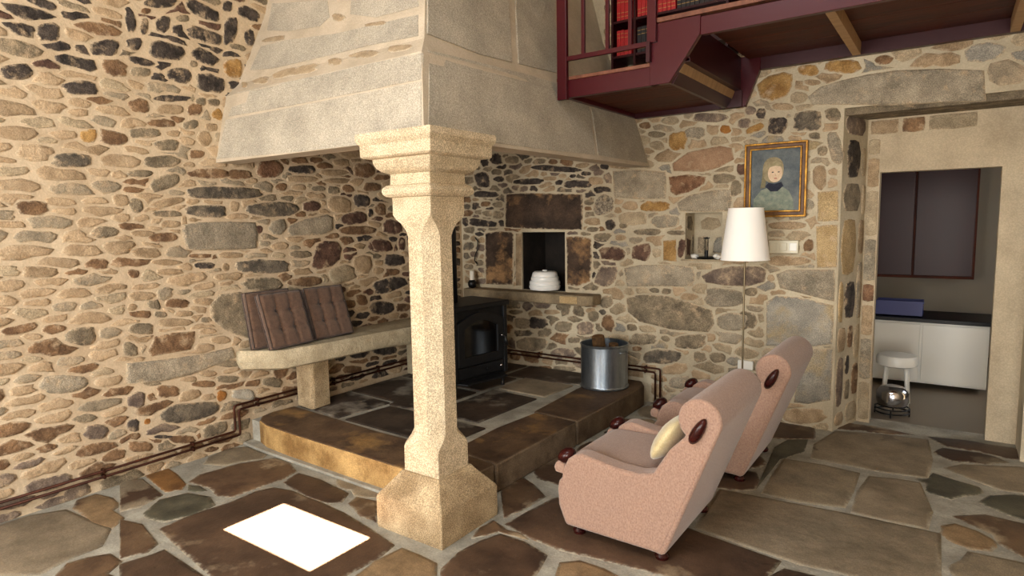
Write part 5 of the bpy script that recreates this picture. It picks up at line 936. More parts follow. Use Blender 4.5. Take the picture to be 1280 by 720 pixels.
# window frames in the wall behind the camera
def casement(name, x0, x1, z0, z1, nv):
    w = tag(thing(name, None, None), kind='structure')
    for a, b, c, d in ((x0, x1, z0, z0 + .06), (x0, x1, z1 - .06, z1), (x0, x0 + .06, z0 + .06, z1 - .06), (x1 - .06, x1, z0 + .06, z1 - .06)):
        box('frame', a, b, Y0 - .12, Y0 - .06, c, d, RED, w)
    for k in range(1, nv):
        x = x0 + (x1 - x0) * k / nv
        box('mullion', x - .03, x + .03, Y0 - .12, Y0 - .06, z0 + .06, z1 - .06, RED, w)
casement('window_1', 0.45, 2.75, 0.6, 2.7, 3)
casement('door_2', 4.25, 5.55, 0.0, 2.4, 2)

# -- left wall stones
def left3(u, v, o): return (o, u, v)
def left_blocked(P):
    B = np.zeros(len(P), bool)
    for m, p in LEFT_STONES:
        B |= in_poly(P, grow(p, 0.012))
    B |= (P[:, 0] > -2.5) & (P[:, 1] < 0.2)           # behind the hearth platform
    B |= (P[:, 0] > -2.05) & (P[:, 1] > 2.3)          # inside the hood, out of sight
    return B
rs = random.Random(5)
def left_size(p, r):
    if p[1] > 2.55: return r.uniform(.026, .05)
    return r.uniform(.022, .046)
polys = fill_cells(-5.8, -0.02, 0.0, 3.6, 0.0125, left_blocked, lambda pts: dart(pts, left_size, rs, 2.7, 12000), 2.7, 0.008, n=10, min_size=0.022)
def left_choose(p):
    u = sum(q[0] for q in p) / len(p); v = sum(q[1] for q in p) / len(p)
    if v > 2.5: w = 'DDDGBMMR'
    elif u > -1.7: w = 'TMBBRDGDT'
    elif v < 0.5: w = 'MTBNPGB'
    elif u < -2.3: w = 'MMMMMTNNLB'
    else: w = 'MMMTBBNNLG'
    return {'L': 'LT', 'M': 'TM', 'N': 'GM'}.get(*[rs.choice(w)] * 2)
def hgt(a): return min(0.011, 0.003 + 0.022 * math.sqrt(a)) * rnd.uniform(.6, 1.35)
lay(wall_left, [(m, grow(p, .007)) for m, p in LEFT_STONES], polys, ST, left_choose, left3, (1, 0, 0), hgt)

# -- back wall stones
def back3(u, v, o): return (u, -o, v)
rects = [(NICHE_OVEN, .02), (NICHE_SMALL, .025), (DOOR, .02)]
def back_blocked(P):
    B = np.zeros(len(P), bool)
    for m, p in BACK_STONES:
        B |= in_poly(P, grow(p, 0.010))
    for (a, b, c, d), g in rects:
        B |= (P[:, 0] > a - g) & (P[:, 0] < b + g) & (P[:, 1] > c - g) & (P[:, 1] < d + g)
    B |= (P[:, 0] < 2.1) & (P[:, 1] < 0.2)
    B |= (P[:, 0] < 1.65) & (P[:, 1] > 2.25)
    B |= (P[:, 0] < 1.62) & (P[:, 1] > 0.82) & (P[:, 1] < 0.95)   # the mantel shelf bears on the wall here
    return B
rs2 = random.Random(9)
def back_size(p, r):
    if p[0] > 3.5: return r.uniform(.05, .09)
    if p[1] < .82: return r.uniform(.04, .08)
    return r.uniform(.026, .05) if p[0] < 1.7 else r.uniform(.030, .07)
polys = fill_cells(0.02, 5.4, 0.0, 3.6, 0.0125, back_blocked, lambda pts: dart(pts, back_size, rs2, 1.9, 9000), 1.9, 0.007, n=10, min_size=0.025)
def back_choose(p):
    u = sum(q[0] for q in p) / len(p); v = sum(q[1] for q in p) / len(p)
    if u < 1.7: w = ['D', 'G', 'B', 'G', 'DG', 'T', 'P'] if v > 1 else ['G', 'G', 'DG', 'T', 'P', 'B']
    else: w = ['LT', 'TM', 'GM', 'LG', 'TM', 'LT', 'LT', 'GM', 'T', 'BG']
    return rs2.choice(w)
traced_back = []
for m, p in BACK_STONES:
    traced_back.append((m, grow(p, .006)))
lay(wall_back, traced_back, polys, ST, back_choose, back3, (0, -1, 0), lambda a: hgt(a) * .9)

# -- recess linings and the door reveal
def lining(nm, hole, depth, mat):
    a, b, c, d = hole
    bm = bmesh.new()
    t = .03
    add_box(bm, a, b, depth, depth + t, c, d)
    bo = bm_obj(nm, bm, mat, wall_back)
    return bo
OVEN_DARK = grain('oven_dark_render', (26, 22, 19), (44, 37, 31), scale=5, speck=0.1, bump=0.5, vary=0.0)  # near-black tone for the back, cheeks, vault and sill of the oven
lining('oven_back', NICHE_OVEN, .42, OVEN_DARK)
a, b, c, d = NICHE_OVEN
for x in (a, b - .006):
    box('oven_cheek', x, x + .006, .02, .42, c, d, OVEN_DARK, wall_back)
box('oven_vault', a, b, .02, .42, d - .006, d, OVEN_DARK, wall_back)
box('oven_sill', a, b, .02, .42, c, c + .006, OVEN_DARK, wall_back)
lining('niche_back', NICHE_SMALL, .22, MORTAR_BACK)
a, b, c, d = NICHE_SMALL
def nich3(u, v, o): return (u, .22 - o, v)
for (m, q) in (('LT', [(2.45, 1.50), (2.55, 1.49), (2.62, 1.53), (2.60, 1.59), (2.50, 1.61), (2.44, 1.57)]), ('G', [(2.42, 1.30), (2.50, 1.29), (2.52, 1.40), (2.48, 1.45), (2.42, 1.44)]), ('BG', [(2.55, 1.30), (2.66, 1.30), (2.66, 1.45), (2.58, 1.44), (2.55, 1.38)])):
    vs, fs = fix_winding(*stone_mesh(q, nich3, .008), (0, -1, 0))
    mesh_obj('niche_stone', vs, fs, ST[m], wall_back, smooth=True, rim=rim_of(vs))
def nichL(u, v, o): return (2.39 + o, u, v)
for (m, q) in (('G', [(.02, 1.50), (.15, 1.49), (.18, 1.56), (.14, 1.62), (.02, 1.62)]), ('R', [(.02, 1.28), (.12, 1.28), (.13, 1.42), (.02, 1.44)]), ('LG', [(.14, 1.29), (.2, 1.29), (.2, 1.46), (.15, 1.46)])):
    vs, fs = fix_winding(*stone_mesh(q, nichL, .006), (1, 0, 0))
    mesh_obj('niche_stone', vs, fs, ST[m], wall_back, smooth=True, rim=rim_of(vs))
box('niche_sill', a - .03, b + .05, -.012, .22, c - .012, c + .002, ST['LT'], wall_back)

# splayed reveal of the doorway (x 3.53 -> 3.645 over 0.36 m), then the thin inner wall with the kitchen door opening
RD = 0.36
J0, J1 = 3.53, 3.645
jamb = mesh_obj('jamb', [(J0, 0, -.05), (J1, RD, -.05), (J1, RD, 2.4), (J0, 0, 2.4), (J0 - .1, .02, -.05), (J0 - .1, RD, -.05), (J0 - .1, RD, 2.4), (J0 - .1, .02, 2.4)],
                [(0, 1, 2, 3), (4, 7, 6, 5), (0, 4, 5, 1), (3, 2, 6, 7), (1, 5, 6, 2), (0, 3, 7, 4)], MORTAR_BACK, wall_back)
jl = math.hypot(J1 - J0, RD)
jn = Vector((RD, -(J1 - J0), 0)).normalized()
def jamb3(u, v, o):
    k = u / jl
    return (J0 + (J1 - J0) * k + jn.x * o, RD * k + jn.y * o, v)
JS = [('P', 2.17, 2.33, .02, .34), ('D', 1.86, 2.15, .06, .27), ('LT', 1.88, 2.10, .285, .36), ('G', 1.62, 1.84, .02, .30), ('LT', 1.60, 1.83, .31, .37), ('Y2', 1.15, 1.58, .015, .26), ('T', 1.30, 1.57, .28, .37),
      ('D', .82, 1.12, .10, .27), ('LG', .80, 1.26, .285, .37), ('Y2', .80, 1.12, .015, .085), ('B', .60, .78, .17, .26), ('T', .58, .78, .02, .15), ('LT', .50, .78, .27, .37),
      ('P', .16, .56, .02, .13), ('D', .40, .56, .15, .22), ('G', .20, .37, .15, .24), ('B', .22, .48, .26, .37), ('T', .02, .13, .02, .16), ('LT', .02, .18, .18, .37)]
for m, z0, z1, ua, ub in JS:
    n = 10
    p = []
    for k in range(n):
        t = 2 * math.pi * (k + .5) / n
        c_, s_ = math.cos(t), math.sin(t)
        q = (abs(c_) ** 4 + abs(s_) ** 4) ** -.25 * rnd.uniform(.92, 1.0)
        p.append(((ua + ub) / 2 + c_ * q * (ub - ua) / 2, (z0 + z1) / 2 + s_ * q * (z1 - z0) / 2))
    vs, fs = fix_winding(*stone_mesh(p, jamb3, .008, edge=.012), tuple(jn))
    mesh_obj('jamb_stone', vs, fs, ST[m], wall_back, smooth=True, rim=rim_of(vs))
# inner wall (second plane), with its own doorway
kd = (3.735, 4.45, 0.0, 1.91)
wall_inner = holed_wall('wall_inner', 'y', RD, 3.4, 5.4, 0.0, 2.6, [kd], PLASTER, .12, 1)
def inner3(u, v, o): return (u, RD - o, v)
for m, z0, z1 in (('LT', .02, .32), ('LG', .34, .66), ('T', .68, .92), ('RB', .94, 1.08), ('LG', 1.10, 1.42), ('LT', 1.44, 1.78), ('T', 1.80, 2.02), ('LT', 2.04, 2.16)):
    p = [(3.655, z0 + .01), (3.69, z0), (3.728, z0 + .01), (3.730, (z0 + z1) / 2), (3.728, z1 - .01), (3.69, z1), (3.655, z1 - .01), (3.652, (z0 + z1) / 2)]
    vs, fs = fix_winding(*stone_mesh(p, inner3, .006, edge=.008), (0, -1, 0))
    mesh_obj('door_jamb_stone', vs, fs, ST[m], wall_inner, smooth=True, rim=rim_of(vs))
box('door_head', 3.53, 4.62, .02, RD, 2.30, 2.352, ST['G'], wall_back, bevel=.006)
for m, u0_, u1_ in (('T', 3.66, 3.84), ('B', 3.86, 4.0), ('LT', 4.02, 4.3)):
    p = [(u0_, 2.19), ((u0_ + u1_) / 2, 2.18), (u1_, 2.19), (u1_ + .005, 2.24), (u1_, 2.29), ((u0_ + u1_) / 2, 2.295), (u0_, 2.29), (u0_ - .004, 2.24)]
    vs, fs = fix_winding(*stone_mesh(p, inner3, .008), (0, -1, 0))
    mesh_obj('lintel_stone', vs, fs, ST[m], wall_inner, smooth=True, rim=rim_of(vs))

# kitchen beyond the doorway
KW = plain('kitchen_wall_paint', (150, 142, 128), rough=.8)
KT = plain('kitchen_floor_tile', (120, 108, 92), rough=.5)
tag(box('floor_kitchen', 3.2, 7.0, .5, 3.6, -.2, -.01, KT), kind='structure')
tag(box('wall_kitchen_back', 3.2, 7.0, 3.6, 3.7, -.1, 2.7, KW), kind='structure')
tag(box('wall_kitchen_left', 3.1, 3.2, .5, 3.7, -.1, 2.7, KW), kind='structure')
tag(box('wall_kitchen_right', 7.0, 7.1, .4, 3.7, -.1, 2.7, KW), kind='structure')
tag(box('ceiling_kitchen', 3.1, 7.1, .48, 3.7, 2.6, 2.7, KW), kind='structure')

# -- floor slabs
def fl3(u, v, o): return (u, v, o)
def floor_blocked(P):
    B = np.zeros(len(P), bool)
    for m, p in FLOOR_SLABS:
        B |= in_poly(P, grow(p, 0.02))
    B |= (P[:, 0] < 2.10) & (P[:, 1] > -2.58)
    B |= (np.abs(P[:, 0] - 2.0) < .24) & (np.abs(P[:, 1] + 2.66) < .24)
    return B
rs3 = random.Random(21)
polys = fill_cells(0.02, 6.35, -7.4, 0.3, 0.03, floor_blocked, lambda pts: dart(pts, lambda p, r: r.uniform(.15, .32), rs3, 1.5, 3000), 1.5, 0.014, n=12, min_size=0.06)
lay(floor, [(m, grow(p, .012)) for m, p in FLOOR_SLABS], polys, FL, lambda p: rs3.choice(['K', 'KB', 'G', 'G', 'B', 'LG', 'KB', 'DG']), fl3, (0, 0, 1), lambda a: 0.006, piece='slab')

# ---------------------------------------------------------------- hearth platform
hearth = thing('hearth_platform', 'raised dark stone hearth platform in the corner under the chimney hood', 'hearth')
PH = 0.186
box('core', 0.02, 1.74, -2.50, -0.01, 0.0, PH - .014, GROUT, hearth)
def irregular(name, pts, z0, z1, mat, parent, bevel=.014):
    o = prism(name, pts, 'z', z0, z1, mat, parent, bevel=bevel)
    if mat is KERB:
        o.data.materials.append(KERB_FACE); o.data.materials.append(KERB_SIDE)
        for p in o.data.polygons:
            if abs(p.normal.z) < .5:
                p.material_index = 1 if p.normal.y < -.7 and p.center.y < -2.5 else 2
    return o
# front kerb (faces the camera's left), right kerb, inner slabs
irregular('mortar_skirt', [(.012, -2.2), (.012, -2.58), (.3, -2.60), (1.74, -2.62), (1.74, -2.4), (.3, -2.4)], 0, .022, GROUT, hearth, bevel=.008)
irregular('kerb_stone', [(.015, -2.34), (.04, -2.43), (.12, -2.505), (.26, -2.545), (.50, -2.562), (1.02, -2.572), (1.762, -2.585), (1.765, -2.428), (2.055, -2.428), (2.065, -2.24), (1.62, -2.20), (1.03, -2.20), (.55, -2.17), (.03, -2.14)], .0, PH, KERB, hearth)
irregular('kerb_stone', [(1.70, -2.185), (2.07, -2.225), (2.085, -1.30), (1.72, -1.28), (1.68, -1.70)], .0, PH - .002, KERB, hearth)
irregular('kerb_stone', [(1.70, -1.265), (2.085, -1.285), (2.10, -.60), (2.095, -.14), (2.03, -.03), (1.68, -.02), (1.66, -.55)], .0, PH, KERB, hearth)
inner = [('K', [(.04, -2.10), (.55, -2.14), (.60, -1.66), (.05, -1.62)]), ('H', [(.62, -2.14), (1.60, -2.17), (1.62, -1.74), (.66, -1.72)]),
         ('H', [(.04, -1.58), (.60, -1.62), (.62, -1.70), (.98, -1.68), (1.0, -1.06), (.05, -1.02)]), ('H', [(1.05, -1.66), (1.50, -1.68), (1.53, -.95), (1.06, -.92)]),
         ('K', [(.05, -.98), (1.0, -1.0), (1.02, -.50), (.05, -.48)]), ('G', [(1.08, -.86), (1.55, -.88), (1.58, -.45), (1.07, -.44)]), ('K', [(.05, -.44), (.80, -.46), (.82, -.03), (.05, -.03)]), ('K', [(.86, -.46), (1.62, -.40), (1.62, -.03), (.86, -.03)])]
for k, p in inner:
    irregular('hearth_slab', p, PH - .05, PH - .004, {'K': HEARTH, 'H': HEARTH, 'G': FL['G']}[k], hearth, bevel=.01)

# ---------------------------------------------------------------- stone column
column = thing('stone_column', 'cream granite column with moulded capital carrying the corner of the chimney hood', 'column', (2.0, -2.665, 0), 0)
def ring_stack(name, rings, mat, parent, n_side=4, bevel=0.0):
    """rings: (half, chamfer, z) -> square or chamfered square sections"""
    bm = bmesh.new()
    prev = None
    for h, c, z in rings:
        pts = []
        for (sx, sy) in ((1, -1), (1, 1), (-1, 1), (-1, -1)):
            a = (sx * (h - c) if sx * sy < 0 else sx * h, sy * h if sx * sy < 0 else sy * (h - c))
            b = (sx * h if sx * sy < 0 else sx * (h - c), sy * (h - c) if sx * sy < 0 else sy * h)
            pts += [a, b]
        R_ = [bm.verts.new((x, y, z)) for x, y in pts]
        if prev:
            for k in range(8):
                bm.faces.new((prev[k], prev[(k + 1) % 8], R_[(k + 1) % 8], R_[k]))
        else:
            bm.faces.new(R_[::-1])
        prev = R_
    bm.faces.new(prev)
    o = bm_obj(name, bm, mat, parent, bevel=0)
    auto_smooth(o, 24)
    return o
E_ = .004
ring_stack('base', [(.226, E_, 0), (.230, E_, .02), (.229, E_, .165), (.224, .006, .180), (.190, E_, .222), (.150, E_, .272), (.131, E_, .300)], GRANITE_DARK, column)
ring_stack('shaft', [(.121, E_, .298), (.120, E_, .43), (.118, .014, .450), (.113, .044, .480), (.110, .064, .510), (.110, .066, 1.53), (.112, .056, 1.56), (.117, .034, 1.595), (.126, .012, 1.62), (.130, E_, 1.64), (.130, E_, 1.728)], GRANITE, column)
cap = [(.128, E_, 1.726), (.150, E_, 1.730), (.163, E_, 1.742), (.168, .006, 1.757), (.164, E_, 1.772), (.150, E_, 1.786), (.136, E_, 1.790), (.134, E_, 1.842),
       (.148, E_, 1.848), (.166, E_, 1.856), (.182, E_, 1.872), (.192, E_, 1.893), (.195, E_, 1.915), (.226, E_, 1.919), (.236, E_, 1.927), (.237, E_, 1.982), (.246, E_, 1.992), (.253, .006, 2.006), (.253, E_, 2.024), (.250, E_, 2.038)]
ring_stack('capital', cap, GRANITE, column)

# ---------------------------------------------------------------- chimney hood
hood = thing('chimney_hood', 'big tapering granite chimney hood in the room corner resting on the column', 'chimney hood')
PZ = [2.035, 2.50, 2.60, 3.12, 4.59]
PY = [-2.64, -2.53, -2.43, -2.19, -1.75]
PXC = [1.96, 1.86, 1.79, 1.60, 1.25]
PXB = [2.075, 1.925, 1.86, 1.64, 1.25]
vs, fs = [], []
for k in range(5):
    vs += [(0.0, PY[k], PZ[k]), (PXC[k], PY[k], PZ[k]), (PXB[k], 0.0, PZ[k])]
T_ = .16
for k in range(5):
    vs += [(0.0, PY[k] + T_, PZ[k]), (PXC[k] - T_, PY[k] + T_, PZ[k]), (PXB[k] - T_, 0.0, PZ[k])]
for k in range(4):
    a = 3 * k
    fs += [(a, a + 1, a + 4, a + 3), (a + 1, a + 2, a + 5, a + 4)]
    b = 15 + 3 * k
    fs += [(b + 1, b, b + 3, b + 4), (b + 2, b + 1, b + 4, b + 5)]
fs += [(0, 15, 16, 1), (1, 16, 17, 2), (12, 13, 28, 27), (13, 14, 29, 28)]
mesh_obj('shell', vs, fs, HOODMORTAR, hood)
def interp(z, X): return float(np.interp(z, PZ, X))
def hl3(u, v, o): return (u, interp(v, PY) - o, v)
def hr3(u, v, o): return (interp(v, PXC) + (interp(v, PXB) - interp(v, PXC)) * (u + 2.6) / 2.6 + o, u, v)
def chaikin(p):
    out = []
    for i in range(len(p)):
        a, b = p[i - 1], p[i]
        out += [(a[0] * .8 + b[0] * .2, a[1] * .8 + b[1] * .2), (a[0] * .2 + b[0] * .8, a[1] * .2 + b[1] * .8)]
    return out
def hood_slab(p, f3, out_dir, mat, nm='course_stone', h=.003):
    """thin raised slab following the hood face: gridded so it keeps to the folded profile"""
    us = [q[0] for q in p]; vs_ = [q[1] for q in p]
    V, F = [], []
    cx, cy = sum(us) / len(us), sum(vs_) / len(vs_)
    rings = (1.0, .992, .7, .4)
    P = []
    for i in range(len(p)):
        a, b = p[i - 1], p[i]
        m = max(1, int(math.hypot(b[0] - a[0], b[1] - a[1]) / .12))
        for k in range(m):
            P.append((a[0] + (b[0] - a[0]) * k / m, a[1] + (b[1] - a[1]) * k / m))
    n = len(P)
    for k, s in enumerate(rings):
        for (u, v) in P:
            V.append(f3(cx + (u - cx) * s, cy + (v - cy) * s, -.01 if k == 0 else h))
    V.append(f3(cx, cy, h))
    for k in range(len(rings) - 1):
        for i in range(n):
            j = (i + 1) % n
            F.append((k * n + i, k * n + j, (k + 1) * n + j, (k + 1) * n + i))
    for i in range(n):
        F.append(((len(rings) - 1) * n + i, (len(rings) - 1) * n + (i + 1) % n, len(rings) * n))
    V, F = fix_winding(V, F, out_dir)
    o = mesh_obj(nm, V, F, mat, hood)
    return o
for tab, f3, od in ((HOOD_LEFT, hl3, (0, -1, .2)), (HOOD_RIGHT, hr3, (1, 0, .2))):
    for m, p in tab:
        if m == 'H':
            hood_slab(p, f3, od, HOODSTONE)
        else:
            vs, fs = fix_winding(*stone_mesh(p, f3, .006), od)
            mesh_obj('infill_stone', vs, fs, HOODSMALL, hood, smooth=True, rim=rim_of(vs))

# ---------------------------------------------------------------- stone bench and cushions
bench = thing('stone_bench', 'rough stone slab bench along the left wall beside the column', 'bench')
bp = [(0.0, -2.585), (.05, -2.60), (.26, -2.47), (.31, -2.40), (.36, -1.95), (.38, -1.50), (.42, -1.2), (.40, -.70), (0.0, -.70)]
bm = bmesh.new()
n = len(bp)
lv = []
for k, (dz, ins) in enumerate(((.560, .050), (.575, .018), (.620, .0), (.685, .004), (.703, .022))):
    cx, cy = .15, -1.7
    ring = []
    for (x, y) in bp:
        d = math.hypot(x - cx, y - cy)
        s = (d - ins) / d
        xx = cx + (x - cx) * s if x > .01 else 0.005
        ring.append(bm.verts.new((xx, cy + (y - cy) * s, dz + rnd.uniform(-.004, .004))))
    lv.append(ring)
for A, B in zip(lv, lv[1:]):
    for i in range(n):
        bm.faces.new((A[i], A[(i + 1) % n], B[(i + 1) % n], B[i]))
bm.faces.new(lv[0][::-1]); bm.faces.new(lv[-1])
sb = bm_obj('seat_slab', bm, BENCHSTONE, bench); auto_smooth(sb, 35)
for y0, y1 in ((-2.13, -1.96), (-.92, -.76)):
    prism('support', [(.045, y0 + .01), (.225, y0 - .005), (.25, y0 + .02), (.245, y1), (.045, y1)], 'z', PH, .565, GRANITE_DARK if y0 < -2 else BENCHSTONE, bench, bevel=.008)

def tufted(name, label, y, xb, lean, turn=0.0, W=.355, H=.405, Th=.072):
    t = thing(name, label, 'cushion', (xb, y, .716), turn, 'brown tufted cushions on the bench')
    bm = bmesh.new()
    nu, nv = 24, 24
    tilt = Matrix.Rotation(-lean, 4, 'Y')
    def height(u, v):
        # pads between 3 x 3 tufts
        e = min(u, 1 - u, v, 1 - v)
        base = Th * .5 * min(1.0, (e / .05 + .55))
        d = 1.0
        for a in (1 / 3, 2 / 3):
            for b in (1 / 3, 2 / 3):
                d = min(d, math.hypot(u - a, v - b))
        crease = min(min(abs(u - a) for a in (1 / 3, 2 / 3)), min(abs(v - b) for b in (1 / 3, 2 / 3)))
        return base - .026 * math.exp(-(d / .06) ** 2) - .011 * math.exp(-(crease / .035) ** 2)
    for s in (1, -1):
        g = []
        for i in range(nu + 1):
            row = []
            for j in range(nv + 1):
                u, v = i / nu, j / nv
                q = tilt @ Vector((s * height(u, v), (u - .5) * W, v * H))
                row.append(bm.verts.new(q))
            g.append(row)
        for i in range(nu):
            for j in range(nv):
                f = (g[i][j], g[i + 1][j], g[i + 1][j + 1], g[i][j + 1])
                bm.faces.new(f if s > 0 else f[::-1])
        if s > 0: g1 = g
    bmesh.ops.remove_doubles(bm, verts=bm.verts, dist=1e-6)
    # side walls
    def rim(g):
        return [g[i][0] for i in range(nu + 1)] + [g[nu][j] for j in range(1, nv + 1)] + [g[i][nv] for i in range(nu - 1, -1, -1)] + [g[0][j] for j in range(nv - 1, 0, -1)]
    A, B = rim(g1), rim(g)
    for i in range(len(A)):
        j = (i + 1) % len(A)
        bm.faces.new((A[i], A[j], B[j], B[i]))
    o = bm_obj('pad', bm, TAUPE, t, smooth=False); auto_smooth(o, 60)
    for s in (1, -1):
        bm = bmesh.new()
        x = s * Th * .29
        pts = [(x, -W / 2, 0), (x, W / 2, 0), (x, W / 2, H), (x, -W / 2, H), (x, -W / 2, 0)]
        add_tube(bm, [tilt @ Vector(p) for p in pts], .006, 6)
        tag(bm_obj('piping', bm, TAUPEDARK, t, smooth=True), 'darker raised seam')
    for a in (1 / 3, 2 / 3):
        for b in (1 / 3, 2 / 3):
            bm = bmesh.new()
            bmesh.ops.create_icosphere(bm, subdivisions=1, radius=.009, matrix=Matrix.Translation(tilt @ Vector((Th * .5 - .026, (a - .5) * W, b * H))))
            bm_obj('button', bm, TAUPEDARK, t, smooth=True)
    return t
tufted('tufted_cushion', 'taupe tufted cushion in front of another, nearest the bench end', -2.285, .25, .34, .03)
tufted('tufted_cushion', 'taupe cushion mostly hidden behind the left tufted cushion', -2.345, .125, .20, .0)
tufted('tufted_cushion', 'single taupe tufted cushion leaning on the wall nearer the column', -1.875, .215, .34, -.03)

# ---------------------------------------------------------------- copper heating pipes
def arc_path(pts, r=.03, n=4):
    pts = [Vector(p) for p in pts]
    out = [pts[0]]
    for a, b, c in zip(pts, pts[1:], pts[2:]):
        d1, d2 = (a - b).normalized(), (c - b).normalized()
        for k in range(n + 1):
            t = k / n
            p = (b + d1 * r) * (1 - t) ** 2 + b * 2 * t * (1 - t) + (b + d2 * r) * t ** 2
            out.append(p)
    out.append(pts[-1])
    return out
def pipe(name, label, pts, clips):
    t = thing(name, label, 'pipe', group='heating pipes along the walls')
    bm = bmesh.new()
    add_tube(bm, arc_path(pts, .022), .0085, 8)
    bm_obj('tube', bm, COPPER, t, smooth=True)
    for (p, ax) in clips:
        bm = bmesh.new()
        if ax == 'y': add_box(bm, .0, p[0] + .012, p[1] - .007, p[1] + .007, p[2] - .014, p[2] + .014)
        else: add_box(bm, p[0] - .007, p[0] + .007, p[1] - .012, .0, p[2] - .014, p[2] + .014)
        bm_obj('clip', bm, COPPER, t, bevel=.003)
    return t
o1, o2 = .030, .030
pipe('heating_pipe', 'upper of the two dark copper pipes running along both walls',
     [(o1, -4.6, .125), (o1, -2.64, .125), (o1, -2.64, .312), (o1, -o1, .312), (2.195, -o1, .312), (2.195, -o1, .02)],
     [((o1, y, .125), 'y') for y in (-4.2, -3.5, -2.95)] + [((o1, y, .312), 'y') for y in (-2.45, -1.75, -1.25)] + [((x, -o1, .312), 'x') for x in (.95, 1.45, 2.06)])
pipe('heating_pipe', 'lower of the two dark copper pipes running along both walls',
     [(o1, -4.6, .090), (o1, -2.605, .090), (o1, -2.605, .277), (o1, -o1, .277), (2.150, -o1, .277), (2.150, -o1, .02)],
     [((o1, y, .090), 'y') for y in (-4.2, -3.5, -2.95)] + [((o1, y, .277), 'y') for y in (-2.45, -1.75, -1.25)] + [((x, -o1, .277), 'x') for x in (.95, 1.45, 2.06)])

# ---------------------------------------------------------------- cast-iron stove
stove = thing('wood_stove', 'black cast-iron wood stove with arched glass door behind the column', 'stove', (1.08, -.73, PH), math.radians(-8))
SD, SW, SH = .44, .62, .744     # local: front faces +x, far edge at y=0, near edge at y=-SW
bm = bmesh.new(); add_box(bm, -SD, -.012, -SW, 0, .13, .70)
bm_obj('firebox', bm, IRON, stove, bevel=.008)
prism('top_plate', [(-SD - .015, -SW - .02), (.022, -SW - .02), (.028, -SW + .03), (.028, -.03), (.022, .022), (-SD - .015, .022)], 'z', .70, SH, IRON, stove, bevel=.010)
# corner pilasters
for y in (-SW + .022, -.022):
    bm = bmesh.new(); add_box(bm, -.03, .012, y - .02, y + .02, .12, .70); bm_obj('corner_post', bm, IRON, stove, bevel=.006)
# door leaf with an arched window
def arch(y0, y1, z0, z1, rise, n=12):
    pts = [(y0, z0), (y1, z0), (y1, z1)]
    for k in range(1, n):
        t = k / n
        y = y1 + (y0 - y1) * t
        pts.append((y, z1 + rise * math.sin(math.pi * t)))
    pts.append((y0, z1))
    return pts
outer = arch(-SW + .05, -.05, .245, .60, .075)
innr = arch(-SW + .12, -.12, .315, .545, .060)
bm = bmesh.new()
nO = len(outer)
layers = []
for (pp, x) in ((outer, -.012), (outer, .012), (innr, .012), (innr, -.006)):
    layers.append([bm.verts.new((x, y, z)) for y, z in pp])
for A, B in zip(layers, layers[1:]):
    for i in range(nO):
        bm.faces.new((A[i], A[(i + 1) % nO], B[(i + 1) % nO], B[i]))
door = bm_obj('door', bm, IRON, stove, bevel=.004)
prism('glass', innr, 'x', -.010, -.004, GLASSDARK, door)
bm = bmesh.new(); add_tube(bm, [(.012, -.065, .44), (.045, -.065, .44)], .008, 8); add_tube(bm, [(.045, -.065, .445), (.05, -.058, .40), (.05, -.05, .355)], [.010, .014, .010], 8)
tag(bm_obj('door_handle', bm, BLACK, door, smooth=True), 'black curved lever')
bm = bmesh.new(); add_tube(bm, [(.012, -.085, .45), (.034, -.085, .45)], .007, 8); tag(bm_obj('latch', bm, CHROME, door, smooth=True), 'small chrome latch')
bm = bmesh.new(); add_box(bm, -.012, .008, -SW + .05, -.05, .145, .232)
ad = bm_obj('ash_drawer', bm, IRON, stove, bevel=.004)
bm = bmesh.new(); add_tube(bm, [(.008, -.10, .19), (.03, -.10, .19)], [.008, .012], 10); tag(bm_obj('knob', bm, CHROME, ad, smooth=True), 'small chrome knob')
bm = bmesh.new(); add_tube(bm, [(.008, -.25, .19), (.022, -.25, .19)], [.007, .009], 10); bm_obj('knob', bm, BLACK, ad, smooth=True)
prism('ash_ledge', [(-.01, -SW + .04), (.09, -SW + .07), (.10, -.10), (-.01, -.05)], 'z', .105, .120, IRON, stove, bevel=.004)
bm = bmesh.new(); add_box(bm, -SD + .01, -.01, -SW + .01, -.01, .115, .135); bm_obj('base_plate', bm, IRON, stove, bevel=.004)
for x in (-.03, -SD + .04):
    for y in (-.03, -SW + .03):
        bm = bmesh.new(); add_tube(bm, [(x, y, .12), (x + .006, y, .06), (x, y, .012), (x, y, 0)], [.024, .016, .014, .022], 8)
        bm_obj('leg', bm, IRON, stove, smooth=True)
# flue pipe going back into the hood
bm = bmesh.new(); add_tube(bm, [(-.24, -.42, SH), (-.24, -.42, 2.3)], .06, 20)
fp = bm_obj('flue_pipe', bm, IRON, stove, smooth=True)

# ---------------------------------------------------------------- mantel shelf and what stands on it
shelf = thing('mantel_shelf', 'weathered stone ledge slab projecting below the dark wall recess', 'shelf')
LEDGE = grain('ledge_stone', (118, 104, 82), (162, 144, 114), scale=5, speck=.18, bump=.7, bump_scale=24, vary=0)
prism('slab', [(.14, .0), (.14, -.17), (.6, -.19), (1.1, -.20), (1.57, -.205), (1.62, -.17), (1.62, .0)], 'z', .835, .928, LEDGE, shelf, bevel=.012)
prism('patch', [(1.30, -.207), (1.48, -.207), (1.48, -.19), (1.30, -.19)], 'z', .85, .915, ST['Y2'], shelf, bevel=.004)
tag(shelf.children[-1], 'paler sandy patch on the front edge')

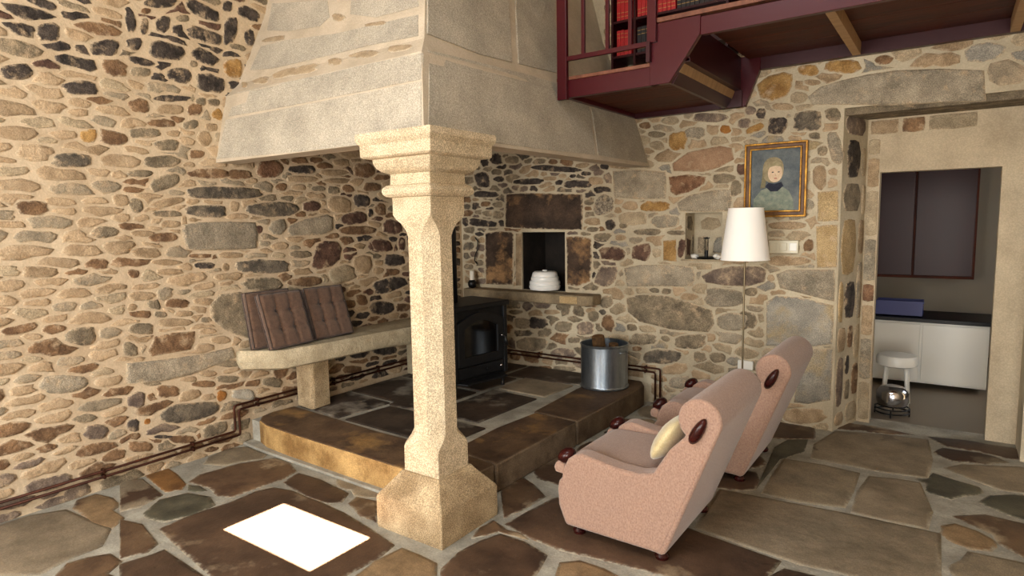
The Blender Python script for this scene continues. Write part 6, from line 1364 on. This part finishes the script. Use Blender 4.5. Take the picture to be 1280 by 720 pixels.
pot = thing('casserole_pot', 'white ribbed ceramic casserole in the dark wall recess', 'pot', (1.03, -.02, .94), 0)
lathe('bowl', [(.105, 0), (.140, .006), (.150, .026), (.150, .044), (.142, .050), (.148, .058), (.146, .082), (.138, .092)], CERAMIC, pot, n=32)
lathe('lid', [(.130, .092), (.134, .10), (.130, .125), (.122, .131), (.124, .138), (.116, .165), (.100, .178), (.03, .182), (.0005, .182)], CERAMIC, pot, n=32)
lathe('lid_knob', [(.018, .180), (.024, .184), (.022, .192), (.0005, .194)], CERAMIC, pot, n=20)

ch = thing('candle_holder', 'round black holder with a short white candle at the left end of the ledge', 'candle holder', (.205, -.10, .928), 0)
lathe('holder', [(.022, 0), (.036, .008), (.046, .035), (.044, .06), (.03, .078), (.020, .082)], BLACK, ch, n=20)
lathe('candle', [(.022, .080), (.023, .082), (.023, .170), (.020, .174), (.0005, .172)], WAX, ch, n=16)

# wrought-iron curl on the wall above the candle
hook = thing('fire_hook', 'thin black curved iron hook on the wall by the candle', 'hook')
bm = bmesh.new(); add_tube(bm, [(.20, -.03, 1.44), (.24, -.035, 1.40), (.235, -.035, 1.32), (.20, -.035, 1.26), (.19, -.035, 1.20), (.21, -.02, 1.17)], .006, 6)
bm_obj('rod', bm, BLACK, hook, smooth=True)

# ---------------------------------------------------------------- log bucket
bk = thing('log_bucket', 'galvanised steel tub holding firewood on the hearth corner', 'bucket', (1.82, -.34, PH), 0)
bm = bmesh.new()
add_lathe(bm, [(.196, 0), (.206, .004), (.208, .012), (.200, .020), (.198, .028), (.199, .355), (.205, .362), (.206, .372), (.200, .376), (.194, .370), (.193, .028), (.19, .024), (.0005, .022)], 48, caps=False)
bo = bm_obj('tub', bm, ZINC, bk); auto_smooth(bo, 40)
for s in (-1, 1):
    bm = bmesh.new()
    c0 = Vector((.206 * math.cos(.3) * s, .206 * math.sin(.3) * s * -1, .32))
    tdir = Vector((-c0.y, c0.x, 0)).normalized(); nd = Vector((c0.x, c0.y, 0)).normalized()
    add_tube(bm, [c0 - tdir * .04, c0 - tdir * .035 + nd * .022, c0 + tdir * .035 + nd * .022, c0 + tdir * .04], .005, 6)
    bm_obj('handle', bm, ZINC, bk, smooth=True)
def log(label, p0, p1, r):
    t = thing('firewood_log', label, 'log', p0, 0, 'logs in the steel tub')
    d = Vector(p1) - Vector(p0)
    bm = bmesh.new(); add_tube(bm, [(0, 0, 0), d * .5 + Vector((.004, 0, 0)), d], [r, r * 1.05, r * .96], 12)
    bm_obj('bark', bm, BARK, t, smooth=True)
    bm = bmesh.new(); dn = d.normalized(); add_tube(bm, [d, d + dn * .004], [r * .9, r * .88], 12)
    bm_obj('cut_end', bm, LOGEND, t)
zb = PH + .03
log('round brown log standing highest in the steel tub', (1.80, -.33, zb), (1.79, -.40, zb + .405), .056)
log('thinner reddish log lower at the right of the tub', (1.90, -.33, zb), (1.915, -.36, zb + .345), .042)
log('log lying low at the back of the steel tub', (1.84, -.23, zb), (1.86, -.22, zb + .29), .045)

# ---------------------------------------------------------------- armchairs
CW = .69
def roll_profile(cx, cz, r, a0, a1, n):
    return [(cx + r * math.cos(a0 + (a1 - a0) * k / n), cz + r * math.sin(a0 + (a1 - a0) * k / n)) for k in range(n + 1)]
def make_armchair(label, loc):
    """local frame: x from 0 (front) to the rolled back, y from 0 (near side) to CW; feet on z=0"""
    t = thing('armchair', label, 'armchair', loc, 0, 'pair of rose-brown armchairs')
    side = [(.035, .055), (-.005, .15), (-.012, .235), (-.003, .280), (.014, .30), (.02, .345), (.05, .405), (.085, .432), (.13, .445), (.22, .430), (.32, .415), (.43, .412), (.495, .428), (.545, .465), (.585, .520), (.625, .585), (.735, .592), (.755, .560), (.545, .050)]
    for k, (y0, y1) in enumerate(((0, .105), (CW - .105, CW))):
        prism('side_panel', side, 'y', y0, y1, PINK, t, bevel=.016, seg=3)
    prism('apron', [(.04, .06), (.008, .15), (.0, .235), (.012, .285), (.52, .285), (.52, .06)], 'y', .10, CW - .10, PINK, t, bevel=.012, seg=3)
    prism('seat_cushion', [(-.005, .30), (-.012, .345), (.01, .385), (.06, .40), (.30, .405), (.50, .385), (.53, .34), (.52, .29), (.02, .285)], 'y', .108, CW - .108, PINK, t, bevel=.014, seg=3)
    # back: leaning slab with a rolled top
    cx, cz, r = .715, .715, .098
    roll = roll_profile(cx, cz, r, math.radians(-28), math.radians(232), 22)
    back = roll + [(.58, .56), (.47, .38), (.42, .20), (.42, .06), (.545, .045), (.565, .055)]
    prism('backrest', back, 'y', 0.002, CW - .002, PINK, t, bevel=.014, seg=3, smooth=True)
    # mahogany trims: arm-front knobs, teardrop bosses at the ends of the roll, turned feet
    for y in (.05, CW - .05):
        bm = bmesh.new()
        bmesh.ops.create_uvsphere(bm, u_segments=16, v_segments=10, radius=1.0)
        for v in bm.verts:
            v.co = Vector((v.co.x * .052, v.co.y * .050, v.co.z * .036))
        bmesh.ops.transform(bm, matrix=Matrix.Translation((.020, y, .405)) @ Matrix.Rotation(math.radians(-38), 4, 'Y'), verts=bm.verts)
        tag(bm_obj('arm_knob', bm, MAHOG, t, smooth=True), 'dark mahogany knob on the arm front')
        prism('arm_lip', [(-.022, .325), (-.03, .35), (-.02, .375), (.0, .385), (.03, .37), (.03, .32)], 'y', y - .05, y + .05, PINK, t, bevel=.008)
    for y, s in ((0.0, -1), (CW, 1)):
        bm = bmesh.new()
        bmesh.ops.create_uvsphere(bm, u_segments=16, v_segments=10, radius=1.0)
        for v in bm.verts:
            k = 1.0 - .25 * max(0, v.co.x)
            v.co = Vector((v.co.x * .070, v.co.y * .030, v.co.z * .024 * (1.25 - .35 * (v.co.x + 1) / 2)))
        bmesh.ops.transform(bm, matrix=Matrix.Translation((.712, y + s * .004, .672)) @ Matrix.Rotation(math.radians(-62), 4, 'Y'), verts=bm.verts)
        tag(bm_obj('roll_boss', bm, MAHOG, t, smooth=True), 'dark mahogany teardrop on the end of the back roll')
    for (x, y) in ((.085, .06), (.085, CW - .06), (.53, .055), (.53, CW - .055)):
        o = lathe('foot', [(.018, 0), (.030, .006), (.034, .022), (.024, .038), (.028, .046), (.028, .058)], MAHOG, t, n=16, cx=x, cy=y)
        tag(o, 'turned dark wooden bun foot')
    return t
chair = make_armchair('nearer rose-brown armchair with mahogany knobs and a gold pillow on it', (2.618, -2.43, 0))
chair2 = copy_tree(chair)
chair2.location = (2.675, -1.33, 0)
chair2['label'] = 'farther rose-brown armchair without a pillow, beside the floor lamp'

pil = thing('satin_pillow', 'small pale gold satin pillow tucked in the nearer armchair', 'pillow', (3.11, -2.17, .418), 0)
bm = bmesh.new()
bmesh.ops.create_uvsphere(bm, u_segments=28, v_segments=18, radius=1.0)
for v in bm.verts:
    c = v.co.copy()
    a = math.atan2(c.z, c.y); rr = math.hypot(c.y, c.z)
    k = (abs(math.cos(a)) ** 3.2 + abs(math.sin(a)) ** 3.2) ** (-1 / 3.2)
    v.co = Vector((c.x * .055 * (1 - .25 * rr ** 4), c.y * k * .15, c.z * k * .125))
bmesh.ops.transform(bm, matrix=Matrix.Translation((0, 0, .115)) @ Matrix.Rotation(math.radians(32), 4, 'Y'), verts=bm.verts)
bm_obj('cover', bm, SATIN, pil, smooth=True)

# ---------------------------------------------------------------- floor lamp
lamp = thing('floor_lamp', 'floor lamp with a plain white tapered shade beside the picture', 'lamp', (2.95, -.30, 0), 0)
lathe('base', [(.125, 0), (.13, .006), (.128, .018), (.02, .026), (.012, .03)], CHROME, lamp, n=32)
lathe('pole', [(.007, .02), (.007, 1.40), (.005, 1.41)], BRASS, lamp, n=12)
lathe('bulb_holder', [(.018, 1.36), (.020, 1.37), (.020, 1.42), (.014, 1.43)], WHITE, lamp, n=16)
lathe('bulb', [(.014, 1.43), (.03, 1.47), (.032, 1.50), (.02, 1.53), (.0005, 1.54)], CERAMIC, lamp, n=16)
bm = bmesh.new()
add_lathe(bm, [(.172, 1.285), (.122, 1.665), (.120, 1.665), (.170, 1.285), (.172, 1.285)], 48, caps=False)
bmesh.ops.remove_doubles(bm, verts=bm.verts, dist=1e-6)
sh = bm_obj('lamp_shade', bm, SHADE, lamp); auto_smooth(sh, 60)
for z, r in ((1.287, .172), (1.663, .122)):
    bm = bmesh.new(); add_tube(bm, [(r * math.cos(a * math.pi / 16), r * math.sin(a * math.pi / 16), z) for a in range(33)], .003, 6, closed_ends=False)
    bm_obj('shade_ring', bm, SHADE, sh, smooth=True)
bm = bmesh.new()
for a in range(3):
    add_tube(bm, [(0, 0, 1.425), (.118 * math.cos(a * 2.1), .118 * math.sin(a * 2.1), 1.66)], .002, 5)
bm_obj('shade_carrier', bm, CHROME, sh)
sock = thing('wall_socket', 'small white power socket low on the wall behind the lamp', 'socket', (2.90, 0, .43))
box('plate', -.06, .06, -.028, .0, -.035, .035, WHITE, sock, bevel=.006)

# ---------------------------------------------------------------- framed painting
pic = thing('framed_painting', 'gilt-framed portrait of a pale-faced child above the lamp shade', 'picture', (3.085, -.014, 1.872))
PW, PHH = .222, .277       # half sizes outside the frame
def frame_ring(name, w0, w1, y0, y1, mat, parent, lb=None):
    """mitred picture-frame bar of outer half size w0, inner w1"""
    bm = bmesh.new()
    (a, b), (c, d) = w0, w1
    V = []
    for yy in (y0, y1):
        for (hx, hz) in ((a, b), (c, d)):
            V.append([bm.verts.new((sx * hx, yy, sz * hz)) for sx, sz in ((-1, -1), (1, -1), (1, 1), (-1, 1))])
    for i in range(4):
        j = (i + 1) % 4
        bm.faces.new((V[0][i], V[0][j], V[1][j], V[1][i]))
        bm.faces.new((V[2][i], V[3][i], V[3][j], V[2][j]))
        bm.faces.new((V[0][i], V[2][i], V[2][j], V[0][j]))
        bm.faces.new((V[1][i], V[1][j], V[3][j], V[3][i]))
    o = bm_obj(name, bm, mat, parent, bevel=.003)
    if lb: tag(o, lb)
    return o
DGOLD = grain('dark_gilt', (74, 44, 16), (110, 72, 28), scale=14, speck=.1, rough=.4, bump=.2, vary=0)
frame_ring('outer_frame', (PW, PHH), (PW - .014, PHH - .014), -.030, .0, GOLD, pic, 'bright gilt outer moulding')
frame_ring('middle_frame', (PW - .014, PHH - .014), (PW - .038, PHH - .038), -.022, .0, DGOLD, pic, 'dark gilt hollow')
frame_ring('inner_frame', (PW - .038, PHH - .038), (PW - .050, PHH - .050), -.028, .0, GOLD, pic, 'bright gilt slip')
CANV = grain('painted_canvas', (84, 92, 96), (122, 126, 124), scale=9, speck=.1, bump=.3, vary=0, bump_scale=120)
cv = box('canvas', -PW + .048, PW - .048, -.012, .0, -PHH + .048, PHH - .048, CANV, pic)
def paint(name, pts, layer, rgb1, rgb2):
    m = grain('paint_' + name, rgb1, rgb2, scale=30, speck=.08, bump=.3, vary=0, bump_scale=140)
    o = prism(name, pts, 'y', -.0125 - layer * .0006, -.012, m, cv)
    return o
def ell(cx, cz, rx, rz, n=20, p=2.0):
    return [(cx + rx * math.copysign(abs(math.cos(2 * math.pi * k / n)) ** (2 / p), math.cos(2 * math.pi * k / n)), cz + rz * math.copysign(abs(math.sin(2 * math.pi * k / n)) ** (2 / p), math.sin(2 * math.pi * k / n))) for k in range(n)]
paint('painted_coat', [(-.155, -.228), (-.15, -.14), (-.10, -.075), (-.04, -.05), (.05, -.05), (.10, -.085), (.13, -.15), (.135, -.228)], 1, (112, 124, 112), (146, 150, 132))
paint('painted_hair', ell(-.015, .075, .075, .095, p=2.3), 2, (132, 120, 92), (164, 150, 118))
paint('painted_hair_fall', [(-.06, .08), (-.06, .02), (-.07, -.055), (-.105, -.06), (-.095, .0), (-.088, .09)], 1.5, (116, 108, 82), (140, 130, 100))
paint('painted_face', ell(.0, .05, .052, .068), 3, (204, 176, 146), (222, 198, 168))
paint('painted_fringe', [(-.055, .085), (-.04, .125), (.0, .14), (.04, .125), (.055, .09), (.03, .10), (.0, .105), (-.03, .098)], 4, (140, 128, 98), (168, 156, 122))
for s in (-1, 1):
    paint('painted_eye', ell(.004 + s * .021, .058, .008, .0045, n=10), 4, (70, 66, 68), (84, 80, 80))
paint('painted_nose', [(.0, .052), (.006, .035), (.010, .030), (-.001, .029)], 4, (184, 150, 124), (196, 162, 134))
paint('painted_mouth', ell(.004, .012, .012, .0045, n=10), 4, (170, 104, 92), (182, 116, 102))
paint('painted_collar', [(-.07, -.045), (-.045, -.02), (.0, -.03), (.045, -.015), (.06, -.045), (.02, -.085), (-.03, -.085)], 3, (38, 40, 52), (56, 58, 70))

# ---------------------------------------------------------------- switch plate
sw = thing('switch_plate', 'wide cream light-switch plate on the wall right of the lamp shade', 'switch', (3.155, -.010, 1.37))
CREAM = plain('cream_plastic', (206, 198, 172), rough=.35)
box('plate', -.105, .105, -.012, .008, -.048, .048, CREAM, sw, bevel=.004)
for k, x in enumerate((-.07, 0, .07)):
    box('rocker', x - .026, x + .026, -.018, -.010, -.030, .030, CREAM if k < 2 else WHITE, sw, bevel=.003)

# ---------------------------------------------------------------- candlestick in the small recess
cs = thing('iron_candlestick', 'black metal candlestick with a dish foot in the small wall recess', 'candlestick', (2.545, .07, 1.263))
lathe('dish', [(.05, .0), (.075, .006), (.082, .016), (.078, .016), (.05, .010), (.0005, .010)], BLACK, cs, n=28)
bm = bmesh.new()
for s in (-1, 1):
    add_tube(bm, [(s * .012, 0, .01), (s * .013, 0, .10), (s * .012, 0, .165)], .0035, 6)
add_tube(bm, [(0, 0, .01), (0, 0, .07)], .010, 10)
bm_obj('stem', bm, BLACK, cs)
lathe('drip_pan', [(.012, .163), (.026, .168), (.027, .173), (.012, .173), (.010, .178)], BLACK, cs, n=20)
for nm, lb, x, y, s in (('crumpled_paper', 'crumpled white paper left of the candlestick foot', 2.455, .05, .032), ('crumpled_paper', 'crumpled white paper right of the candlestick foot', 2.64, .05, .030)):
    bm = bmesh.new()
    bmesh.ops.create_icosphere(bm, subdivisions=2, radius=1.0)
    for v in bm.verts:
        k = rnd.uniform(.7, 1.1)
        v.co = Vector((v.co.x * s * 1.25 * k, v.co.y * s * k, v.co.z * s * .75 * k))
    o = bm_obj(nm, bm, WHITE)
    o.location = (x, y, 1.262 + s * .68)
    tag(o, lb, 'paper', 'papers by the candlestick')

# ---------------------------------------------------------------- gallery
gal = thing('wooden_gallery', 'dark red timber gallery with a stepped landing above the door wall', 'gallery')
GY = -1.20
# lower landing
box('fascia', 1.93, 2.64, GY - .02, GY + .02, 2.435, 2.55, RED, gal, bevel=.003)
box('end_beam', 1.93, 1.965, GY + .02, -.0, 2.445, 2.55, RED, gal, bevel=.003)
box('wall_beam', 1.965, 2.84, -.06, -.0, 2.435, 2.56, REDDARK, gal, bevel=.003)
box('landing_edge', 1.90, 2.585, GY - .02, GY + .02, 2.552, 2.575, EDGEWOOD, gal, bevel=.003)
nb = 8
for k in range(nb):
    y0 = GY + .03 + (1.11) * k / nb
    box('floor_board', 1.966, 2.74, y0, y0 + 1.11 / nb - .004, 2.475 + (k % 2) * .001, 2.50, UNDER, gal)
# stepped stringers
def stringer(y0, y1):
    prism('stringer', [(2.585, 2.435), (2.715, 2.435), (2.905, 2.70), (2.905, 2.805), (2.635, 2.805), (2.585, 2.74)], 'y', y0, y1, RED, gal, bevel=.003)
stringer(GY - .024, GY + .02)
prism('stringer', [(2.66, 2.435), (2.86, 2.435), (2.965, 2.70), (2.965, 2.80), (2.70, 2.80)], 'y', -.05, -.005, RED, gal, bevel=.003)
prism('riser_board', [(2.735, 2.50), (2.765, 2.50), (2.785, 2.555), (2.755, 2.555)], 'y', GY + .02, -.05, TANWOOD, gal)
box('upper_riser', 2.80, 2.825, GY + .02, -.05, 2.56, 2.80, REDDARK, gal)
prism('step_tread', [(2.70, 2.556), (2.83, 2.556), (2.83, 2.575), (2.70, 2.575)], 'y', GY + .02, -.05, REDDARK, gal)
prism('step_bearer', [(2.70, 2.436), (2.725, 2.436), (2.765, 2.499), (2.735, 2.499)], 'y', GY + .02, -.05, REDDARK, gal)
# upper level
box('fascia', 2.906, 6.3, GY - .02, GY + .02, 2.69, 2.795, RED, gal, bevel=.003)
box('floor_edge', 2.62, 6.3, GY - .035, GY + .02, 2.807, 2.835, EDGEWOOD, gal, bevel=.003)
box('wall_beam', 2.967, 6.3, -.06, -.0, 2.69, 2.80, REDDARK, gal, bevel=.003)
for k in range(nb):
    y0 = GY + .022 + (1.12) * k / nb
    box('floor_board', 2.88, 6.3, y0, y0 + 1.12 / nb - .004, 2.775 + (k % 2) * .001, 2.806, UNDER, gal)
for x in (3.60, 4.45, 5.30):
    box('joist', x - .025, x + .025, GY + .02, -.06, 2.69, 2.776, TANWOOD, gal, bevel=.002)
# railing
for x, w, z0, nm in ((1.962, .037, 2.42, 'newel_post'), (2.607, .029, 2.69, 'newel_post')):
    box(nm, x - w, x + w, GY - .055, GY - .021, z0, 3.55, RED, gal, bevel=.003)
box('bottom_rail', 1.99, 2.58, GY - .05, GY - .026, 2.672, 2.702, RED, gal, bevel=.003)
box('top_rail', 1.92, 2.64, GY - .06, GY - .016, 3.55, 3.59, RED, gal, bevel=.004)
for x in (2.122, 2.30, 2.46):
    box('baluster', x - .012, x + .012, GY - .048, GY - .028, 2.70, 3.55, RED, gal, bevel=.002)
box('corner_block', 2.575, 2.60, GY - .06, GY - .024, 2.575, 2.70, REDDARK, gal)

# ---------------------------------------------------------------- bookcase with books
case = thing('bookcase', 'dark red open bookcase full of bound books up on the gallery', 'bookcase')
BX0, BX1 = 1.885, 3.50
box('back_panel', BX0, BX1, -.035, -.022, 2.90, 3.62, REDDARK, case)
for z in (2.905, 3.175, 3.445):
    box('shelf_board', BX0, BX1, -.30, -.035, z - .018, z, REDDARK, case)
box('top_board', BX0, BX1, -.30, -.035, 3.60, 3.62, REDDARK, case)
for x in (BX0 - .018, 2.06, 2.78, BX1):
    box('upright', x, x + .018, -.305, -.03, 2.575 if x < 2.5 else 2.836, 3.62, REDDARK, case)
BK = {'red': plain('red_book_cloth', (168, 22, 26), rough=.5), 'dark': plain('black_book_cloth', (24, 20, 24), rough=.5), 'wine': plain('wine_book_cloth', (112, 20, 28), rough=.5)}
BAND = plain('gilt_band', (176, 140, 80), rough=.4, metal=.3)
def book(x, z, w, h, kind, lb, gr):
    t = thing('book', lb, 'book', (x, -.28, z), 0, gr)
    box('cover', 0, w, 0, .16, 0, h, BK[kind], t, bevel=.003)
    bm = bmesh.new()
    for f in (.15, .3, .7, .85):
        add_box(bm, .002, w - .002, -.0015, .002, h * f, h * f + .004)
    o = bm_obj('spine_bands', bm, BAND, t); o['kind'] = 'stuff'
rb = random.Random(3)
ORD = ['leftmost', 'second', 'third', 'fourth', 'fifth', 'sixth', 'seventh', 'eighth', 'ninth', 'tenth', 'eleventh', 'twelfth']
def row(x0, x1, z, kind, what, where, gr):
    x = x0; i = 0
    while x < x1 - .03:
        w = rb.uniform(.028, .036)
        lb = f'leftmost {what} {where}' if i == 0 else f'{ORD[i]} {what} from the left {where}'
        book(x, z, w, rb.uniform(.195, .205), kind, lb, gr)
        x += w + .002; i += 1
row(1.905, 2.055, 2.906, 'red', 'red book', 'on the lowest gallery shelf', 'red books on the lowest shelf')
row(2.082, 2.25, 2.906, 'dark', 'black gilt-banded book', 'on the lowest gallery shelf', 'black books on the lowest shelf')
row(1.905, 2.055, 3.176, 'red', 'red book', 'on the second shelf, left bay', 'red books on the second shelf, left bay')
row(2.082, 2.40, 3.176, 'red', 'red book', 'on the second shelf, middle bay', 'red books on the second shelf, middle bay')
row(2.405, 2.77, 3.176, 'dark', 'black book', 'on the second shelf, middle bay', 'black books on the second shelf')

# ---------------------------------------------------------------- things seen through the doorway
cab = thing('kitchen_cabinet', 'white kitchen unit with dark worktop seen through the doorway', 'cabinet', (3.95, 1.75, -.01))
box('carcass', -.45, .55, 0, .55, .05, .62, WHITE, cab, bevel=.004)
box('worktop', -.48, .58, -.03, .58, .62, .655, BLACK, cab, bevel=.004)
box('door', -.44, .04, -.018, 0, .07, .60, WHITE, cab, bevel=.004)
box('door', .06, .54, -.018, 0, .07, .60, WHITE, cab, bevel=.004)
crate = thing('blue_crate', 'blue plastic crate on the kitchen worktop through the doorway', 'crate', (3.78, 1.80, .646))
bm = bmesh.new()
add_box(bm, -.16, .22, 0, .26, 0, .01)
for a in ((-.16, .22, 0, .012), (-.16, .22, .248, .26)): add_box(bm, a[0], a[1], a[2], a[3], 0, .14)
for a in ((-.16, -.148), (.208, .22)): add_box(bm, a[0], a[1], .012, .248, 0, .14)
bm_obj('tray', bm, BLUE, crate)
box('rim', -.17, .23, -.01, .0, .13, .145, BLUE, crate)
cup = thing('wall_cupboard', 'dark wooden cupboard on the kitchen wall through the doorway', 'cupboard', (3.9, 3.1, .9))
box('carcass', -.6, .5, 0, .45, 0, 1.25, UNDER, cup, bevel=.004)
box('door', -.58, -.06, -.02, 0, .03, 1.22, REDDARK, cup, bevel=.004)
box('door', -.04, .48, -.02, 0, .03, 1.22, REDDARK, cup, bevel=.004)
st = thing('white_stool', 'white round-topped stool just inside the kitchen doorway', 'stool', (3.86, 1.05, -.01))
lathe('seat', [(.13, .34), (.15, .35), (.155, .40), (.14, .43), (.06, .445), (.0005, .447)], WHITE, st, n=32)
for k in range(4):
    a = math.pi / 4 + k * math.pi / 2
    bm = bmesh.new(); add_tube(bm, [(.10 * math.cos(a), .10 * math.sin(a), .345), (.13 * math.cos(a), .13 * math.sin(a), 0)], .014, 8)
    bm_obj('leg', bm, WHITE, st, smooth=True)
kt = thing('steel_pot', 'shiny steel pot on a low black rack inside the doorway', 'pot', (3.86, .72, -.01))
lathe('body', [(.06, .07), (.10, .078), (.115, .12), (.115, .19), (.09, .225), (.05, .24), (.0005, .243)], CHROME, kt, n=32)
bm = bmesh.new()
for z in (.03, .062):
    add_tube(bm, [(.12 * math.cos(a * math.pi / 10), .12 * math.sin(a * math.pi / 10), z) for a in range(21)], .006, 6, closed_ends=False)
for k in range(4):
    a = k * math.pi / 2
    add_tube(bm, [(.12 * math.cos(a), .12 * math.sin(a), 0), (.12 * math.cos(a), .12 * math.sin(a), .07)], .006, 6)
tag(bm_obj('rack', bm, BLACK, kt), 'black wire rack')
